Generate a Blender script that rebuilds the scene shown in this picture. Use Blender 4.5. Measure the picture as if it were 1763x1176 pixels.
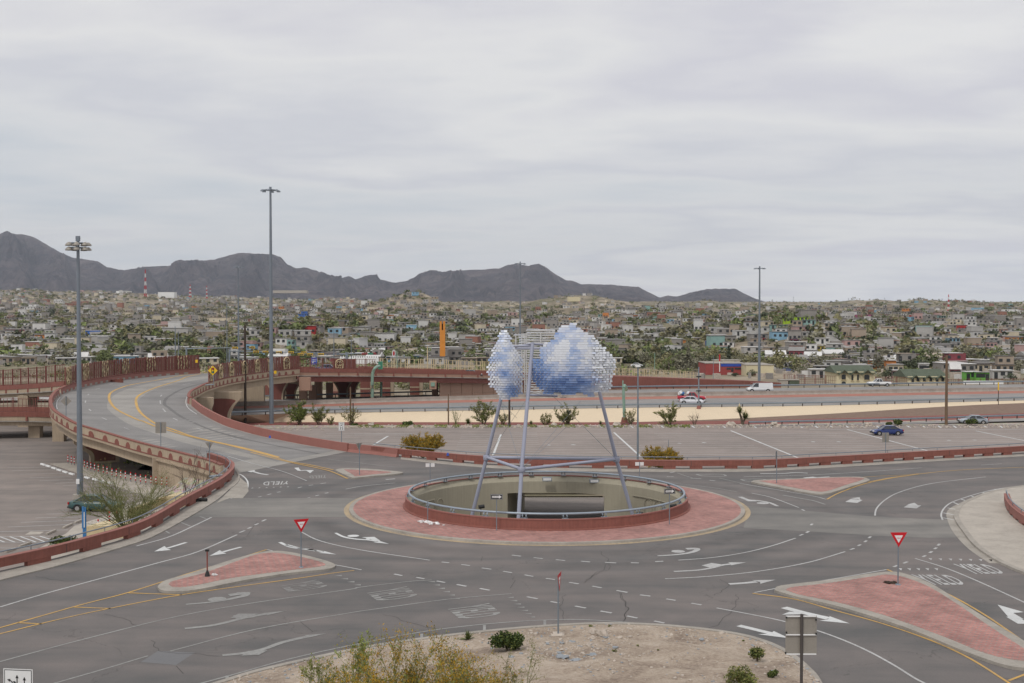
import bpy, math, random
import numpy as np
from mathutils import Vector, Matrix, noise, geometry
random.seed(7)
R = math.radians
SC = bpy.context.scene
COL = SC.collection
for _o in list(bpy.data.objects): bpy.data.objects.remove(_o)
# ------------------------------------------------------------------ camera
F, CX, CY, CH = 1959.0, 881.5, 588.0, 15.4        # lens in photo pixels, photo centre, eye height
TH = math.atan(43.0 / F)
cam_d = bpy.data.cameras.new('camera'); cam = bpy.data.objects.new('camera', cam_d); COL.objects.link(cam)
cam.location = (0, 0, CH); cam.rotation_euler = (math.pi/2 - TH, 0, 0)
cam_d.sensor_width = 36; cam_d.lens = 36 * F / 1763; cam_d.clip_start = 0.5; cam_d.clip_end = 60000
SC.camera = cam
# ------------------------------------------------------------------ sky + sun
SUN_EL, SUN_AZ = 52, 205
W = bpy.data.worlds.new('World'); SC.world = W; W.use_nodes = True
nt = W.node_tree; nt.nodes.clear()
def wn(t, **k):
    n = nt.nodes.new(t)
    for a, b in k.items(): setattr(n, a, b)
    return n
def wl(a, ao, b, bi): nt.links.new(a.outputs[ao], b.inputs[bi])
out = wn('ShaderNodeOutputWorld'); bg = wn('ShaderNodeBackground'); bg.inputs[1].default_value = 0.1
sky = wn('ShaderNodeTexSky', sky_type='NISHITA', sun_disc=False)
sky.sun_elevation = R(SUN_EL); sky.sun_rotation = R(SUN_AZ)
tc = wn('ShaderNodeTexCoord'); sep = wn('ShaderNodeSeparateXYZ'); wl(tc, 'Generated', sep, 0)
def wm(op, a, b=None, c=None):
    n = wn('ShaderNodeMath', operation=op)
    for i, v in enumerate((a, b, c)):
        if v is None: continue
        if isinstance(v, (int, float)): n.inputs[i].default_value = v
        else: nt.links.new(v, n.inputs[i])
    return n.outputs[0]
zz = wm('MAXIMUM', sep.outputs[2], 0.0)
den = wm('ADD', zz, 0.10)
u = wm('DIVIDE', sep.outputs[0], den); v = wm('DIVIDE', sep.outputs[1], den)
cmb = wn('ShaderNodeCombineXYZ'); nt.links.new(u, cmb.inputs[0]); nt.links.new(v, cmb.inputs[1])
def wnoise(scale, detail, rough, sx, sy, dist=0.0, off=0.0):
    mp = wn('ShaderNodeMapping'); mp.inputs['Scale'].default_value = (sx, sy*0.85, 1); mp.inputs['Location'].default_value = (off, off*0.7, 0)
    mp.inputs['Rotation'].default_value = (0, 0, R(7))
    wl(cmb, 0, mp, 0)
    n = wn('ShaderNodeTexNoise'); n.inputs['Scale'].default_value = scale; n.inputs['Detail'].default_value = detail
    n.inputs['Roughness'].default_value = rough; n.inputs['Distortion'].default_value = dist
    wl(mp, 0, n, 0); return n.outputs['Fac']
n1 = wnoise(0.42, 6, 0.55, 0.75, 1.3, 0.15)
n2 = wnoise(1.5, 8, 0.65, 0.6, 1.4, 0.2, 3.1)
n3 = wnoise(0.35, 3, 0.5, 0.6, 1.0, 0.0, 9.0)
mixn = wm('ADD', wm('MULTIPLY', n1, 0.50), wm('ADD', wm('MULTIPLY', n2, 0.09), wm('MULTIPLY', n3, 0.41)))
# a thinner, bluer deck low in the sky and a thick white one higher up
elev = wm('MULTIPLY', wm('SUBTRACT', zz, 0.10), 0.42)
cl = wm('ADD', mixn, elev)
ramp = wn('ShaderNodeValToRGB'); nt.links.new(cl, ramp.inputs[0])
e = ramp.color_ramp.elements
e[0].position = 0.405; e[0].color = (0.465, 0.49, 0.52, 1)
e[1].position = 0.70; e[1].color = (0.60, 0.595, 0.605, 1)
for p_, c_ in ((0.465, (0.565, 0.565, 0.568)), (0.495, (0.50, 0.502, 0.53)), (0.54, (0.615, 0.608, 0.60)), (0.585, (0.515, 0.507, 0.54)), (0.63, (0.63, 0.622, 0.612))):
    m = e.new(p_); m.color = (*c_, 1)
sc10 = wn('ShaderNodeVectorMath', operation='SCALE'); wl(ramp, 0, sc10, 0); sc10.inputs['Scale'].default_value = 10.4
mx = wn('ShaderNodeMix', data_type='RGBA'); mx.inputs['Factor'].default_value = 0.94
nt.links.new(sky.outputs[0], mx.inputs[6]); nt.links.new(sc10.outputs[0], mx.inputs[7])
nt.links.new(mx.outputs[2], bg.inputs[0]); wl(bg, 0, out, 0)
sd = bpy.data.lights.new('sun', 'SUN'); sd.energy = 1.3; sd.angle = R(10); sd.color = (1, 0.965, 0.92)
so = bpy.data.objects.new('sun', sd); COL.objects.link(so)
_az = R(SUN_AZ); _el = R(SUN_EL)
sdir = Vector((math.sin(_az)*math.cos(_el), math.cos(_az)*math.cos(_el), math.sin(_el)))
so.rotation_euler = (-sdir).to_track_quat('-Z', 'Y').to_euler()
VS = SC.view_settings
SC.display_settings.display_device = 'sRGB'
VS.view_transform = 'Standard'; VS.look = 'None'; VS.gamma = 1; VS.use_curve_mapping = False; VS.exposure = 0.34
SC.render.engine = 'CYCLES'; SC.cycles.volume_bounces = 0; SC.cycles.max_bounces = 6; SC.cycles.transparent_max_bounces = 16
# ------------------------------------------------------------------ measuring helpers
_c, _s = math.cos(TH), math.sin(TH)
def ray(px, py):
    dx = (px-CX)/F; dz = -(py-CY)/F
    return Vector((dx, _c + dz*_s, -_s + dz*_c))
def G(px, py, z=0.0):
    "where the line of sight through a photo pixel meets the level z"
    d = ray(px, py); t = (z-CH)/d.z
    return Vector((d.x*t, d.y*t, z))
def GD(px, py, D):
    d = ray(px, py); t = D/d.y
    return Vector((d.x*t, D, CH + d.z*t))
def PJ(p):
    x, y, z = p[0], p[1], p[2]-CH
    f = y*_c - z*_s; uu = y*_s + z*_c
    return CX + F*x/f, CY - F*uu/f
def zm(ox, oy, s):
    return lambda a, b: (ox + a/s, oy + b/s)
def smooth(pts, n=6):
    pts = [Vector(p) for p in pts]
    if len(pts) < 3: return pts
    o = []
    P = [pts[0]*2-pts[1]] + pts + [pts[-1]*2-pts[-2]]
    for i in range(1, len(P)-2):
        for k in range(n):
            t = k/n; a, b, c, d = P[i-1], P[i], P[i+1], P[i+2]
            o.append(0.5*((2*b) + (c-a)*t + (2*a-5*b+4*c-d)*t*t + (3*b-a-3*c+d)*t**3))
    o.append(pts[-1]); return o
def resample(pts, step):
    L = [0]
    for i in range(1, len(pts)): L.append(L[-1] + (pts[i]-pts[i-1]).length)
    n = max(1, int(round(L[-1]/step))); o = []; j = 0
    for k in range(n+1):
        s = L[-1]*k/n
        while j < len(L)-2 and L[j+1] < s: j += 1
        t = (s-L[j])/max(1e-9, L[j+1]-L[j]); o.append(pts[j].lerp(pts[j+1], min(1, max(0, t))))
    return o
def offs(pts, d):
    "polyline shifted sideways (to its right for d > 0)"
    o = []
    for i, p in enumerate(pts):
        a = pts[max(0, i-1)]; b = pts[min(len(pts)-1, i+1)]
        t = Vector((b.x-a.x, b.y-a.y, 0)); t = t.normalized() if t.length > 1e-9 else Vector((1, 0, 0))
        o.append(p + Vector((t.y, -t.x, 0))*d)
    return o
# ------------------------------------------------------------------ objects
class MB:
    def __init__(s): s.v = []; s.f = []; s.m = []; s.sm = []
    def add(s, vs, fs, m=0, sm=False):
        b = len(s.v); s.v.extend([tuple(p) for p in vs])
        for f in fs: s.f.append(tuple(b+i for i in f)); s.m.append(m); s.sm.append(sm)
        return s
    def box(s, c, d, rz=0, m=0, taper=1.0):
        c = Vector(c); hx, hy, hz = d[0]/2, d[1]/2, d[2]/2
        ca, sa = math.cos(rz), math.sin(rz); vs = []
        for z, k in ((-hz, 1.0), (hz, taper)):
            for x, y in ((-hx, -hy), (hx, -hy), (hx, hy), (-hx, hy)):
                x *= k; y *= k
                vs.append((c.x+x*ca-y*sa, c.y+x*sa+y*ca, c.z+z))
        return s.add(vs, [(3,2,1,0), (4,5,6,7), (0,1,5,4), (1,2,6,5), (2,3,7,6), (3,0,4,7)], m)
    def tube(s, pts, r, n=8, m=0, r2=None, sm=True, cap=True):
        pts = [Vector(p) for p in pts]; k = len(pts); vs = []; fs = []
        up = Vector((0, 0, 1))
        for i, p in enumerate(pts):
            t = (pts[min(k-1, i+1)] - pts[max(0, i-1)]).normalized()
            a = t.cross(up)
            if a.length < 1e-3: a = t.cross(Vector((1, 0, 0)))
            a.normalize(); b = t.cross(a)
            rr = r if r2 is None else r + (r2-r)*i/(k-1)
            for j in range(n):
                an = 2*math.pi*j/n; vs.append(p + a*math.cos(an)*rr + b*math.sin(an)*rr)
        for i in range(k-1):
            for j in range(n):
                fs.append((i*n+j, i*n+(j+1) % n, (i+1)*n+(j+1) % n, (i+1)*n+j))
        s.add(vs, fs, m, sm)
        if cap: s.add([vs[j] for j in range(n)], [tuple(range(n))], m); s.add([vs[(k-1)*n+j] for j in range(n)], [tuple(reversed(range(n)))], m)
        return s
    def prism(s, poly, z0, z1, m=0, mt=None):
        n = len(poly); b = [(p[0], p[1], z0) for p in poly]; t = [(p[0], p[1], z1) for p in poly]
        tri = geometry.tessellate_polygon([[Vector((p[0], p[1], 0)) for p in poly]])
        s.add(b+t, [(i, (i+1) % n, n+(i+1) % n, n+i) for i in range(n)], m)
        s.add(t, [tuple(x) for x in tri], m if mt is None else mt)
        return s
    def sweep(s, pts, prof, m=0, closed=False, cap=True, sm=False, mats=None):
        "prof: (side, height) pairs; side grows to the right of the path"
        pts = [Vector(p) for p in pts]; k = len(pts); n = len(prof); vs = []; fs = []; ms = []
        for i, p in enumerate(pts):
            if closed: a, b = pts[i-1], pts[(i+1) % k]
            else: a, b = pts[max(0, i-1)], pts[min(k-1, i+1)]
            t = Vector((b.x-a.x, b.y-a.y, 0)).normalized(); nr = Vector((t.y, -t.x, 0))
            for (u_, h_) in prof: vs.append(p + nr*u_ + Vector((0, 0, h_)))
        for i in range(k if closed else k-1):
            i2 = (i+1) % k
            for j in range(n): 
                fs.append((i*n+j, i2*n+j, i2*n+(j+1) % n, i*n+(j+1) % n)); ms.append(mats[j] if mats else m)
        b0 = len(s.v); s.v.extend([tuple(q) for q in vs])
        for f, mm in zip(fs, ms): s.f.append(tuple(b0+i for i in f)); s.m.append(mm); s.sm.append(sm)
        if cap and not closed:
            s.f.append(tuple(b0+j for j in range(n))); s.m.append(m); s.sm.append(False)
            s.f.append(tuple(b0+(k-1)*n+j for j in reversed(range(n)))); s.m.append(m); s.sm.append(False)
        return s
    def ribbon(s, A, B, m=0):
        "flat strip between two polylines of equal length"
        n = len(A)
        return s.add(list(A)+list(B), [(i, i+1, n+i+1, n+i) for i in range(n-1)], m)
    def lathe(s, c, prof, n=12, m=0, sm=True):
        c = Vector(c); vs = []; fs = []
        for (r, z) in prof:
            for j in range(n):
                a = 2*math.pi*j/n; vs.append((c.x+r*math.cos(a), c.y+r*math.sin(a), c.z+z))
        for i in range(len(prof)-1):
            for j in range(n): fs.append((i*n+j, i*n+(j+1) % n, (i+1)*n+(j+1) % n, (i+1)*n+j))
        return s.add(vs, fs, m, sm)
    def blob(s, c, r, m=0, seed=0, rough=0.25, flat=1.0, n=7):
        c = Vector(c); vs = []; fs = []; k = n*2
        for i in range(n+1):
            ph = math.pi*i/n
            for j in range(k):
                a = 2*math.pi*j/k
                d = Vector((math.sin(ph)*math.cos(a), math.sin(ph)*math.sin(a), math.cos(ph)))
                q = 1 + rough*noise.noise(d*1.6+Vector((seed*3.7, seed, 0)))*2
                vs.append(c + Vector((d.x*r*q, d.y*r*q, d.z*r*q*flat)))
        for i in range(n):
            for j in range(k): fs.append((i*k+j, i*k+(j+1) % k, (i+1)*k+(j+1) % k, (i+1)*k+j))
        return s.add(vs, fs, m, False)
    def mesh(s, name, mats):
        me = bpy.data.meshes.new(name); me.from_pydata(s.v, [], s.f)
        for mt in (mats if isinstance(mats, (list, tuple)) else [mats]): me.materials.append(mt)
        if len(s.f):
            me.polygons.foreach_set('material_index', s.m); me.polygons.foreach_set('use_smooth', s.sm)
        me.validate(); me.update(); return me
    def build(s, name, mats, parent=None, kind=None, label=None, color=None, cat=None, group=None):
        if parent is not None:
            o_ = Vector(parent['_o']) if '_o' in parent else Vector((0, 0, 0))
            if o_.length > 0: s.v = [(a-o_.x, b-o_.y, c-o_.z) for a, b, c in s.v]
        o = bpy.data.objects.new(name, s.mesh(name, mats)); COL.objects.link(o)
        if parent is not None: o.parent = parent
        if kind: o['kind'] = kind
        if label: o['label'] = label
        if cat: o['category'] = cat
        if group: o['group'] = group
        if color: o.color = (*color, 1)
        return o
def thing(name, label, cat, loc=(0, 0, 0), rz=0, group=None, local=False):
    "an Empty at the thing's base; parts given in world coordinates unless local"
    o = bpy.data.objects.new(name, None); COL.objects.link(o); o.empty_display_size = 0.3
    o.location = loc; o.rotation_euler = (0, 0, rz); o['label'] = label; o['category'] = cat
    if group: o['group'] = group
    if not local: o['_o'] = tuple(loc)
    return o
def copy_tree(o, parent=None):
    c = o.copy(); COL.objects.link(c)
    if parent is not None: c.parent = parent
    for ch in o.children: copy_tree(ch, c)
    return c
def structure(o): o['kind'] = 'structure'; return o
# ------------------------------------------------------------------ materials
def newmat(name):
    m_ = bpy.data.materials.new(name); m_.use_nodes = True; t = m_.node_tree
    return m_, t, t.nodes['Principled BSDF']
class N:
    def __init__(s, t): s.t = t
    def __call__(s, ty, ins=None, **k):
        n = s.t.nodes.new(ty)
        for a, b in k.items(): setattr(n, a, b)
        for a, b in (ins or {}).items():
            if hasattr(b, 'is_output'): s.t.links.new(b, n.inputs[a])
            else: n.inputs[a].default_value = b
        return n
    def math(s, op, a, b=0.0): return s('ShaderNodeMath', {0: a, 1: b}, operation=op).outputs[0]
    def mix(s, f, a, b, mode='MIX'):
        n = s('ShaderNodeMix', {0: f, 6: a, 7: b}, data_type='RGBA', blend_type=mode); return n.outputs[2]
    def ramp(s, f, stops):
        n = s('ShaderNodeValToRGB', {0: f}); e = n.color_ramp.elements
        e[0].position, e[0].color = stops[0][0], (*stops[0][1], 1); e[1].position, e[1].color = stops[-1][0], (*stops[-1][1], 1)
        for p, c in stops[1:-1]: q = e.new(p); q.color = (*c, 1)
        return n.outputs[0]
    def noise(s, co, sc, det=4, ro=0.55, di=0.0): return s('ShaderNodeTexNoise', {'Vector': co, 'Scale': sc, 'Detail': det, 'Roughness': ro, 'Distortion': di}).outputs['Fac']
def c4(c): return (c[0], c[1], c[2], 1)
def simple(name, col, rough=0.7, var=0.18, scale=1.0, bump=0.0, bscale=8.0, metal=0.0, objcol=False, spec=0.4, streak=0.0):
    m_, t, b = newmat(name); n = N(t)
    co = n('ShaderNodeTexCoord').outputs['Object']
    geo = n('ShaderNodeNewGeometry').outputs['Position']
    base = c4(col)
    if objcol: base = n.mix(1.0, c4(col), n('ShaderNodeObjectInfo').outputs['Color'], 'MULTIPLY')
    f = n.noise(geo, scale, 5, 0.6)
    f2 = n.noise(geo, scale*9, 4, 0.6)
    k = n.math('ADD', n.math('MULTIPLY', f, 0.65), n.math('MULTIPLY', f2, 0.35))
    if streak:
        mp = n('ShaderNodeMapping', {'Vector': geo, 'Scale': (3, 3, 0.15)}).outputs[0]
        k = n.math('ADD', n.math('MULTIPLY', k, 1-streak), n.math('MULTIPLY', n.noise(mp, 2.0, 4, 0.6), streak))
    g = n.ramp(k, [(0.3, (1-var,)*3), (0.7, (1+var*0.6,)*3)])
    colr = n.mix(1.0, base, g, 'MULTIPLY')
    t.links.new(colr, b.inputs['Base Color'])
    b.inputs['Roughness'].default_value = rough; b.inputs['Metallic'].default_value = metal
    b.inputs['Specular IOR Level'].default_value = spec
    if bump:
        h = n.noise(geo, bscale, 4, 0.6)
        bn = n('ShaderNodeBump', {'Height': h, 'Strength': bump, 'Distance': 0.05})
        t.links.new(bn.outputs[0], b.inputs['Normal'])
    return m_
M = {}
RC = Vector((2.78, 92.3, 0))            # centre of the roundabout
def road_mat(name, c1, c2, cracks=1.0, grooves=False, ring=0.0):
    m_, t, b = newmat(name); n = N(t)
    geo = n('ShaderNodeNewGeometry').outputs['Position']
    big = n.noise(geo, 0.045, 4, 0.55, 0.6); mid = n.noise(geo, 0.35, 5, 0.6, 0.3); fine = n.noise(geo, 14.0, 3, 0.7)
    sp = n('ShaderNodeMapping', {'Vector': geo, 'Scale': (0.05, 0.4, 1), 'Rotation': (0, 0, R(12))}).outputs[0]
    trk = n.noise(sp, 1.0, 4, 0.6, 0.4)
    k = n.math('ADD', n.math('MULTIPLY', big, 0.36), n.math('ADD', n.math('MULTIPLY', mid, 0.26), n.math('MULTIPLY', trk, 0.38)))
    col = n.ramp(k, [(0.40, c1), (0.60, c2)])
    g = n.ramp(fine, [(0.25, (0.86,)*3), (0.75, (1.12,)*3)])
    col = n.mix(1.0, col, g, 'MULTIPLY')
    if ring:
        d = n('ShaderNodeVectorMath', {0: geo, 1: (RC.x, RC.y, 0)}, operation='SUBTRACT').outputs[0]
        r_ = n('ShaderNodeVectorMath', {0: d}, operation='LENGTH').outputs['Value']
        w = n.math('SINE', n.math('MULTIPLY', r_, 1.75)); w = n.math('MULTIPLY', w, n.math('SUBTRACT', n.noise(geo, 0.12, 3), 0.3))
        fade = n('ShaderNodeMapRange', {0: r_, 1: 15.5, 2: 31.0, 3: 1.0, 4: 0.0}).outputs[0]
        w = n.math('ADD', 1.0, n.math('MULTIPLY', n.math('MULTIPLY', w, fade), -ring))
        cw = n('ShaderNodeCombineXYZ', {0: w, 1: w, 2: w}).outputs[0]
        col = n.mix(1.0, col, cw, 'MULTIPLY')
    if cracks:
        wob = n('ShaderNodeTexNoise', {'Vector': geo, 'Scale': 0.5, 'Detail': 5}).outputs['Color']
        wv = n('ShaderNodeVectorMath', {0: geo, 1: n('ShaderNodeVectorMath', {0: wob, 'Scale': 4.5}, operation='SCALE').outputs[0]}, operation='ADD').outputs[0]
        vo = n('ShaderNodeTexVoronoi', {'Vector': wv, 'Scale': 0.085}, feature='DISTANCE_TO_EDGE').outputs['Distance']
        ln = n('ShaderNodeMapRange', {0: vo, 1: 0.0025, 2: 0.0045, 3: 1.0, 4: 0.0}).outputs[0]
        msk = n('ShaderNodeMapRange', {0: n.noise(geo, 0.07, 2), 1: 0.45, 2: 0.55, 3: 0.0, 4: 0.55*cracks}).outputs[0]
        col = n.mix(n.math('MULTIPLY', ln, msk), col, (0.03, 0.028, 0.026, 1))
    t.links.new(col, b.inputs['Base Color']); b.inputs['Roughness'].default_value = 0.82; b.inputs['Specular IOR Level'].default_value = 0.3
    bn = n('ShaderNodeBump', {'Height': fine, 'Strength': 0.25, 'Distance': 0.02}); t.links.new(bn.outputs[0], b.inputs['Normal'])
    return m_
M['asphalt'] = road_mat('asphalt', (0.103, 0.101, 0.099), (0.178, 0.156, 0.146), 0.5, ring=0.6)
M['lot'] = road_mat('lot_asphalt', (0.21, 0.178, 0.16), (0.30, 0.252, 0.226), 0.5)
M['lot_left'] = road_mat('lot_asphalt_left', (0.17, 0.15, 0.137), (0.265, 0.225, 0.20), 0.3)
M['concrete_road'] = road_mat('concrete_road', (0.225, 0.212, 0.196), (0.33, 0.312, 0.285), 0.3)
M['deck_worn'] = road_mat('deck_worn', (0.175, 0.168, 0.163), (0.25, 0.24, 0.23), 0)
M['tyre_band'] = road_mat('tyre_band', (0.12, 0.115, 0.112), (0.17, 0.165, 0.16), 0)
M['concrete_band'] = road_mat('concrete_band', (0.145, 0.14, 0.132), (0.24, 0.225, 0.205), 0.3)
M['freeway'] = road_mat('freeway', (0.21, 0.20, 0.195), (0.29, 0.275, 0.26), 0.0)
M['street'] = road_mat('street', (0.26, 0.25, 0.235), (0.36, 0.345, 0.32), 0.0)
M['concrete'] = simple('concrete', (0.34, 0.31, 0.27), 0.85, 0.34, 0.7, 0.15)
M['sidewalk'] = simple('sidewalk', (0.41, 0.37, 0.32), 0.85, 0.26, 0.5, 0.12)
M['red'] = simple('red_barrier', (0.235, 0.086, 0.065), 0.75, 0.34, 0.6, 0.12, streak=0.4)
M['red_light'] = simple('red_barrier_faded', (0.30, 0.128, 0.105), 0.8, 0.15, 0.8, 0.12, streak=0.3)
M['maroon'] = simple('maroon_fence', (0.185, 0.064, 0.05), 0.65, 0.25, 0.5, 0.0, streak=0.5)
M['beige'] = simple('beige_concrete', (0.41, 0.325, 0.235), 0.85, 0.28, 0.35, 0.1, streak=0.5)
M['beige_pink'] = simple('rose_concrete', (0.36, 0.225, 0.165), 0.85, 0.12, 0.35, 0.1, streak=0.4)
M['cream'] = simple('cream_paint', (0.60, 0.49, 0.30), 0.7, 0.1, 1.0)
M['slope'] = simple('cream_slope', (0.66, 0.54, 0.385), 0.9, 0.12, 0.25, 0.05, streak=0.5)
M['ringwall'] = simple('ring_wall_plaster', (0.34, 0.31, 0.235), 0.85, 0.16, 0.3, 0.08, streak=0.5)
M['dark'] = simple('dark_void', (0.03, 0.028, 0.026), 0.9)
M['steel'] = simple('galvanised_steel', (0.22, 0.255, 0.29), 0.5, 0.15, 1.5, metal=0.35)
M['pipe'] = simple('pale_pipe', (0.30, 0.35, 0.40), 0.45, 0.12, 1.5, metal=0.3)
M['mast'] = simple('mast_grey', (0.19, 0.215, 0.245), 0.5, 0.12, 0.5, metal=0.3)
M['signback'] = simple('sign_back', (0.30, 0.275, 0.24), 0.6, 0.15, 2.0, metal=0.3)
M['brown_post'] = simple('dark_post', (0.07, 0.06, 0.055), 0.7)
M['wood'] = simple('weathered_wood', (0.16, 0.105, 0.065), 0.85, 0.3, 1.0, streak=0.6)
M['darkwood'] = simple('dark_wood', (0.055, 0.038, 0.028), 0.85, 0.3, 1.0, streak=0.6)
M['green_steel'] = simple('pale_green_steel', (0.22, 0.34, 0.27), 0.5, 0.12, 1.0, metal=0.1)
M['lavender'] = simple('lavender_paint', (0.32, 0.335, 0.415), 0.4, 0.06, 1.0)
M['white'] = simple('white_paint', (0.74, 0.74, 0.73), 0.5, 0.08, 2.0)
M['black'] = simple('black_paint', (0.02, 0.02, 0.02), 0.5, 0.1)
M['yellow'] = simple('yellow_paint', (0.80, 0.50, 0.02), 0.5, 0.08)
M['orange'] = simple('orange_paint', (0.62, 0.24, 0.035), 0.6, 0.12, 0.3)
M['signred'] = simple('sign_red', (0.52, 0.012, 0.02), 0.4, 0.05)
M['blue'] = simple('blue_paint', (0.045, 0.17, 0.38), 0.5, 0.2, 1.0)
M['signblue'] = simple('sign_blue', (0.03, 0.09, 0.42), 0.5, 0.1)
M['signgreen'] = simple('sign_green', (0.05, 0.22, 0.14), 0.5, 0.1)
M['glass'] = simple('dark_glass', (0.02, 0.024, 0.03), 0.08, 0.1, spec=0.8)
M['tyre'] = simple('rubber', (0.02, 0.02, 0.02), 0.85)
M['rim'] = simple('alloy', (0.5, 0.5, 0.5), 0.3, metal=0.7)
M['chrome'] = simple('chrome', (0.6, 0.6, 0.6), 0.2, metal=0.9)
M['paint'] = simple('car_paint', (1, 1, 1), 0.25, 0.03, objcol=True, spec=0.6)
M['lamp_red'] = simple('tail_lamp', (0.4, 0.01, 0.01), 0.2)
M['lamp_clear'] = simple('head_lamp', (0.6, 0.6, 0.6), 0.1, spec=0.8)
M['wall'] = simple('house_wall', (1, 1, 1), 0.85, 0.2, 0.25, objcol=True, streak=0.3)
M['roof'] = simple('house_roof', (1, 1, 1), 0.8, 0.22, 0.3, objcol=True)
M['window'] = simple('window_dark', (0.035, 0.038, 0.04), 0.3, 0.3, 0.3)
M['trunk'] = simple('bark', (0.12, 0.09, 0.065), 0.9, 0.3, 3.0)
M['greenbark'] = simple('green_bark', (0.15, 0.16, 0.06), 0.8, 0.25, 3.0)
M['rock'] = simple('rock', (0.46, 0.40, 0.34), 0.9, 0.3, 1.5, 0.3)
M['slate'] = simple('grey_slab', (0.27, 0.29, 0.31), 0.8, 0.2, 2.0, 0.2)
def paint_mat(name, col, wear):
    m_, t, b = newmat(name); n = N(t)
    geo = n('ShaderNodeNewGeometry').outputs['Position']
    f = n.math('ADD', n.math('MULTIPLY', n.noise(geo, 5.0, 6, 0.7), 0.6), n.math('MULTIPLY', n.noise(geo, 0.3, 3), 0.4))
    k = n('ShaderNodeMapRange', {0: f, 1: 0.38, 2: 0.62, 3: 0.0, 4: wear}).outputs[0]
    col = n.mix(k, c4(col), (0.15, 0.14, 0.135, 1))
    t.links.new(col, b.inputs['Base Color']); b.inputs['Roughness'].default_value = 0.75; return m_
M['mark'] = paint_mat('road_paint_white', (0.52, 0.52, 0.51), 0.55)
M['mark_faded'] = paint_mat('road_paint_faded', (0.30, 0.30, 0.285), 0.75)
M['mark_bright'] = paint_mat('road_paint_bright', (0.62, 0.63, 0.62), 0.35)
M['mark_yellow'] = paint_mat('road_paint_yellow', (0.62, 0.36, 0.07), 0.55)
M['mark_kerb_yellow'] = paint_mat('kerb_paint_yellow', (0.46, 0.345, 0.20), 0.7)
M['patch'] = road_mat('asphalt_patch', (0.15, 0.15, 0.155), (0.175, 0.172, 0.172), 0)
# red paver brick
m_, t, b = newmat('red_pavers'); n = N(t)
geo = n('ShaderNodeNewGeometry').outputs['Position']
mp = n('ShaderNodeMapping', {'Vector': geo, 'Rotation': (0, 0, R(28))}).outputs[0]
br = n('ShaderNodeTexBrick', {'Vector': mp, 'Color1': (0.42, 0.19, 0.16, 1), 'Color2': (0.31, 0.13, 0.11, 1), 'Mortar': (0.27, 0.19, 0.17, 1), 'Scale': 1.0,
                              'Mortar Size': 0.035, 'Brick Width': 0.42, 'Row Height': 0.22})
var = n.ramp(n.noise(geo, 0.5, 6, 0.65, 0.5), [(0.36, (0.80, 0.80, 0.80)), (0.62, (1.18, 1.16, 1.16))])
f2 = n.ramp(n.noise(geo, 3.5, 4, 0.6), [(0.3, (0.86,)*3), (0.7, (1.14,)*3)])
col = n.mix(1.0, n.mix(1.0, br.outputs[0], var, 'MULTIPLY'), f2, 'MULTIPLY')
t.links.new(col, b.inputs['Base Color']); b.inputs['Roughness'].default_value = 0.85
bn = n('ShaderNodeBump', {'Height': br.outputs['Fac'], 'Strength': 0.4, 'Distance': -0.02}); t.links.new(bn.outputs[0], b.inputs['Normal'])
M['paver'] = m_
# dirt of the near mound
m_, t, b = newmat('sandy_dirt'); n = N(t)
geo = n('ShaderNodeNewGeometry').outputs['Position']
k = n.math('ADD', n.math('MULTIPLY', n.noise(geo, 0.35, 6, 0.65, 0.6), 0.6), n.math('MULTIPLY', n.noise(geo, 6.0, 5, 0.7), 0.4))
col = n.ramp(k, [(0.38, (0.19, 0.14, 0.105)), (0.5, (0.35, 0.28, 0.215)), (0.60, (0.45, 0.375, 0.30))])
vo = n('ShaderNodeTexVoronoi', {'Vector': geo, 'Scale': 5.5}); pk = n('ShaderNodeMapRange', {0: vo.outputs['Distance'], 1: 0.16, 2: 0.24, 3: 1.0, 4: 0.0}).outputs[0]
pm = n('ShaderNodeMapRange', {0: n.noise(geo, 0.5, 3), 1: 0.5, 2: 0.62, 3: 0.0, 4: 0.8}).outputs[0]
col = n.mix(n.math('MULTIPLY', pk, pm), col, (0.5, 0.45, 0.4, 1))
t.links.new(col, b.inputs['Base Color']); b.inputs['Roughness'].default_value = 0.95
bn = n('ShaderNodeBump', {'Height': n.noise(geo, 4.0, 7, 0.7), 'Strength': 0.7, 'Distance': 0.12}); t.links.new(bn.outputs[0], b.inputs['Normal'])
M['dirt'] = m_
# gravel
m_, t, b = newmat('gravel_bed'); n = N(t)
geo = n('ShaderNodeNewGeometry').outputs['Position']
vo = n('ShaderNodeTexVoronoi', {'Vector': geo, 'Scale': 2.2})
col = n.mix(0.5, n.ramp(n.noise(geo, 0.6, 4), [(0.35, (0.20, 0.16, 0.12)), (0.65, (0.40, 0.34, 0.27))]), n.mix(0.75, vo.outputs['Color'], (0.35, 0.29, 0.23, 1)))
t.links.new(col, b.inputs['Base Color']); b.inputs['Roughness'].default_value = 0.95
M['gravel'] = m_
M['brown_gravel'] = simple('brown_gravel', (0.20, 0.135, 0.10), 0.95, 0.25, 1.2, 0.3)
M['redstrip'] = simple('red_strip', (0.22, 0.075, 0.06), 0.9, 0.2, 0.4)
M['redmed'] = simple('red_median', (0.36, 0.155, 0.115), 0.9, 0.2, 0.3)
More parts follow.
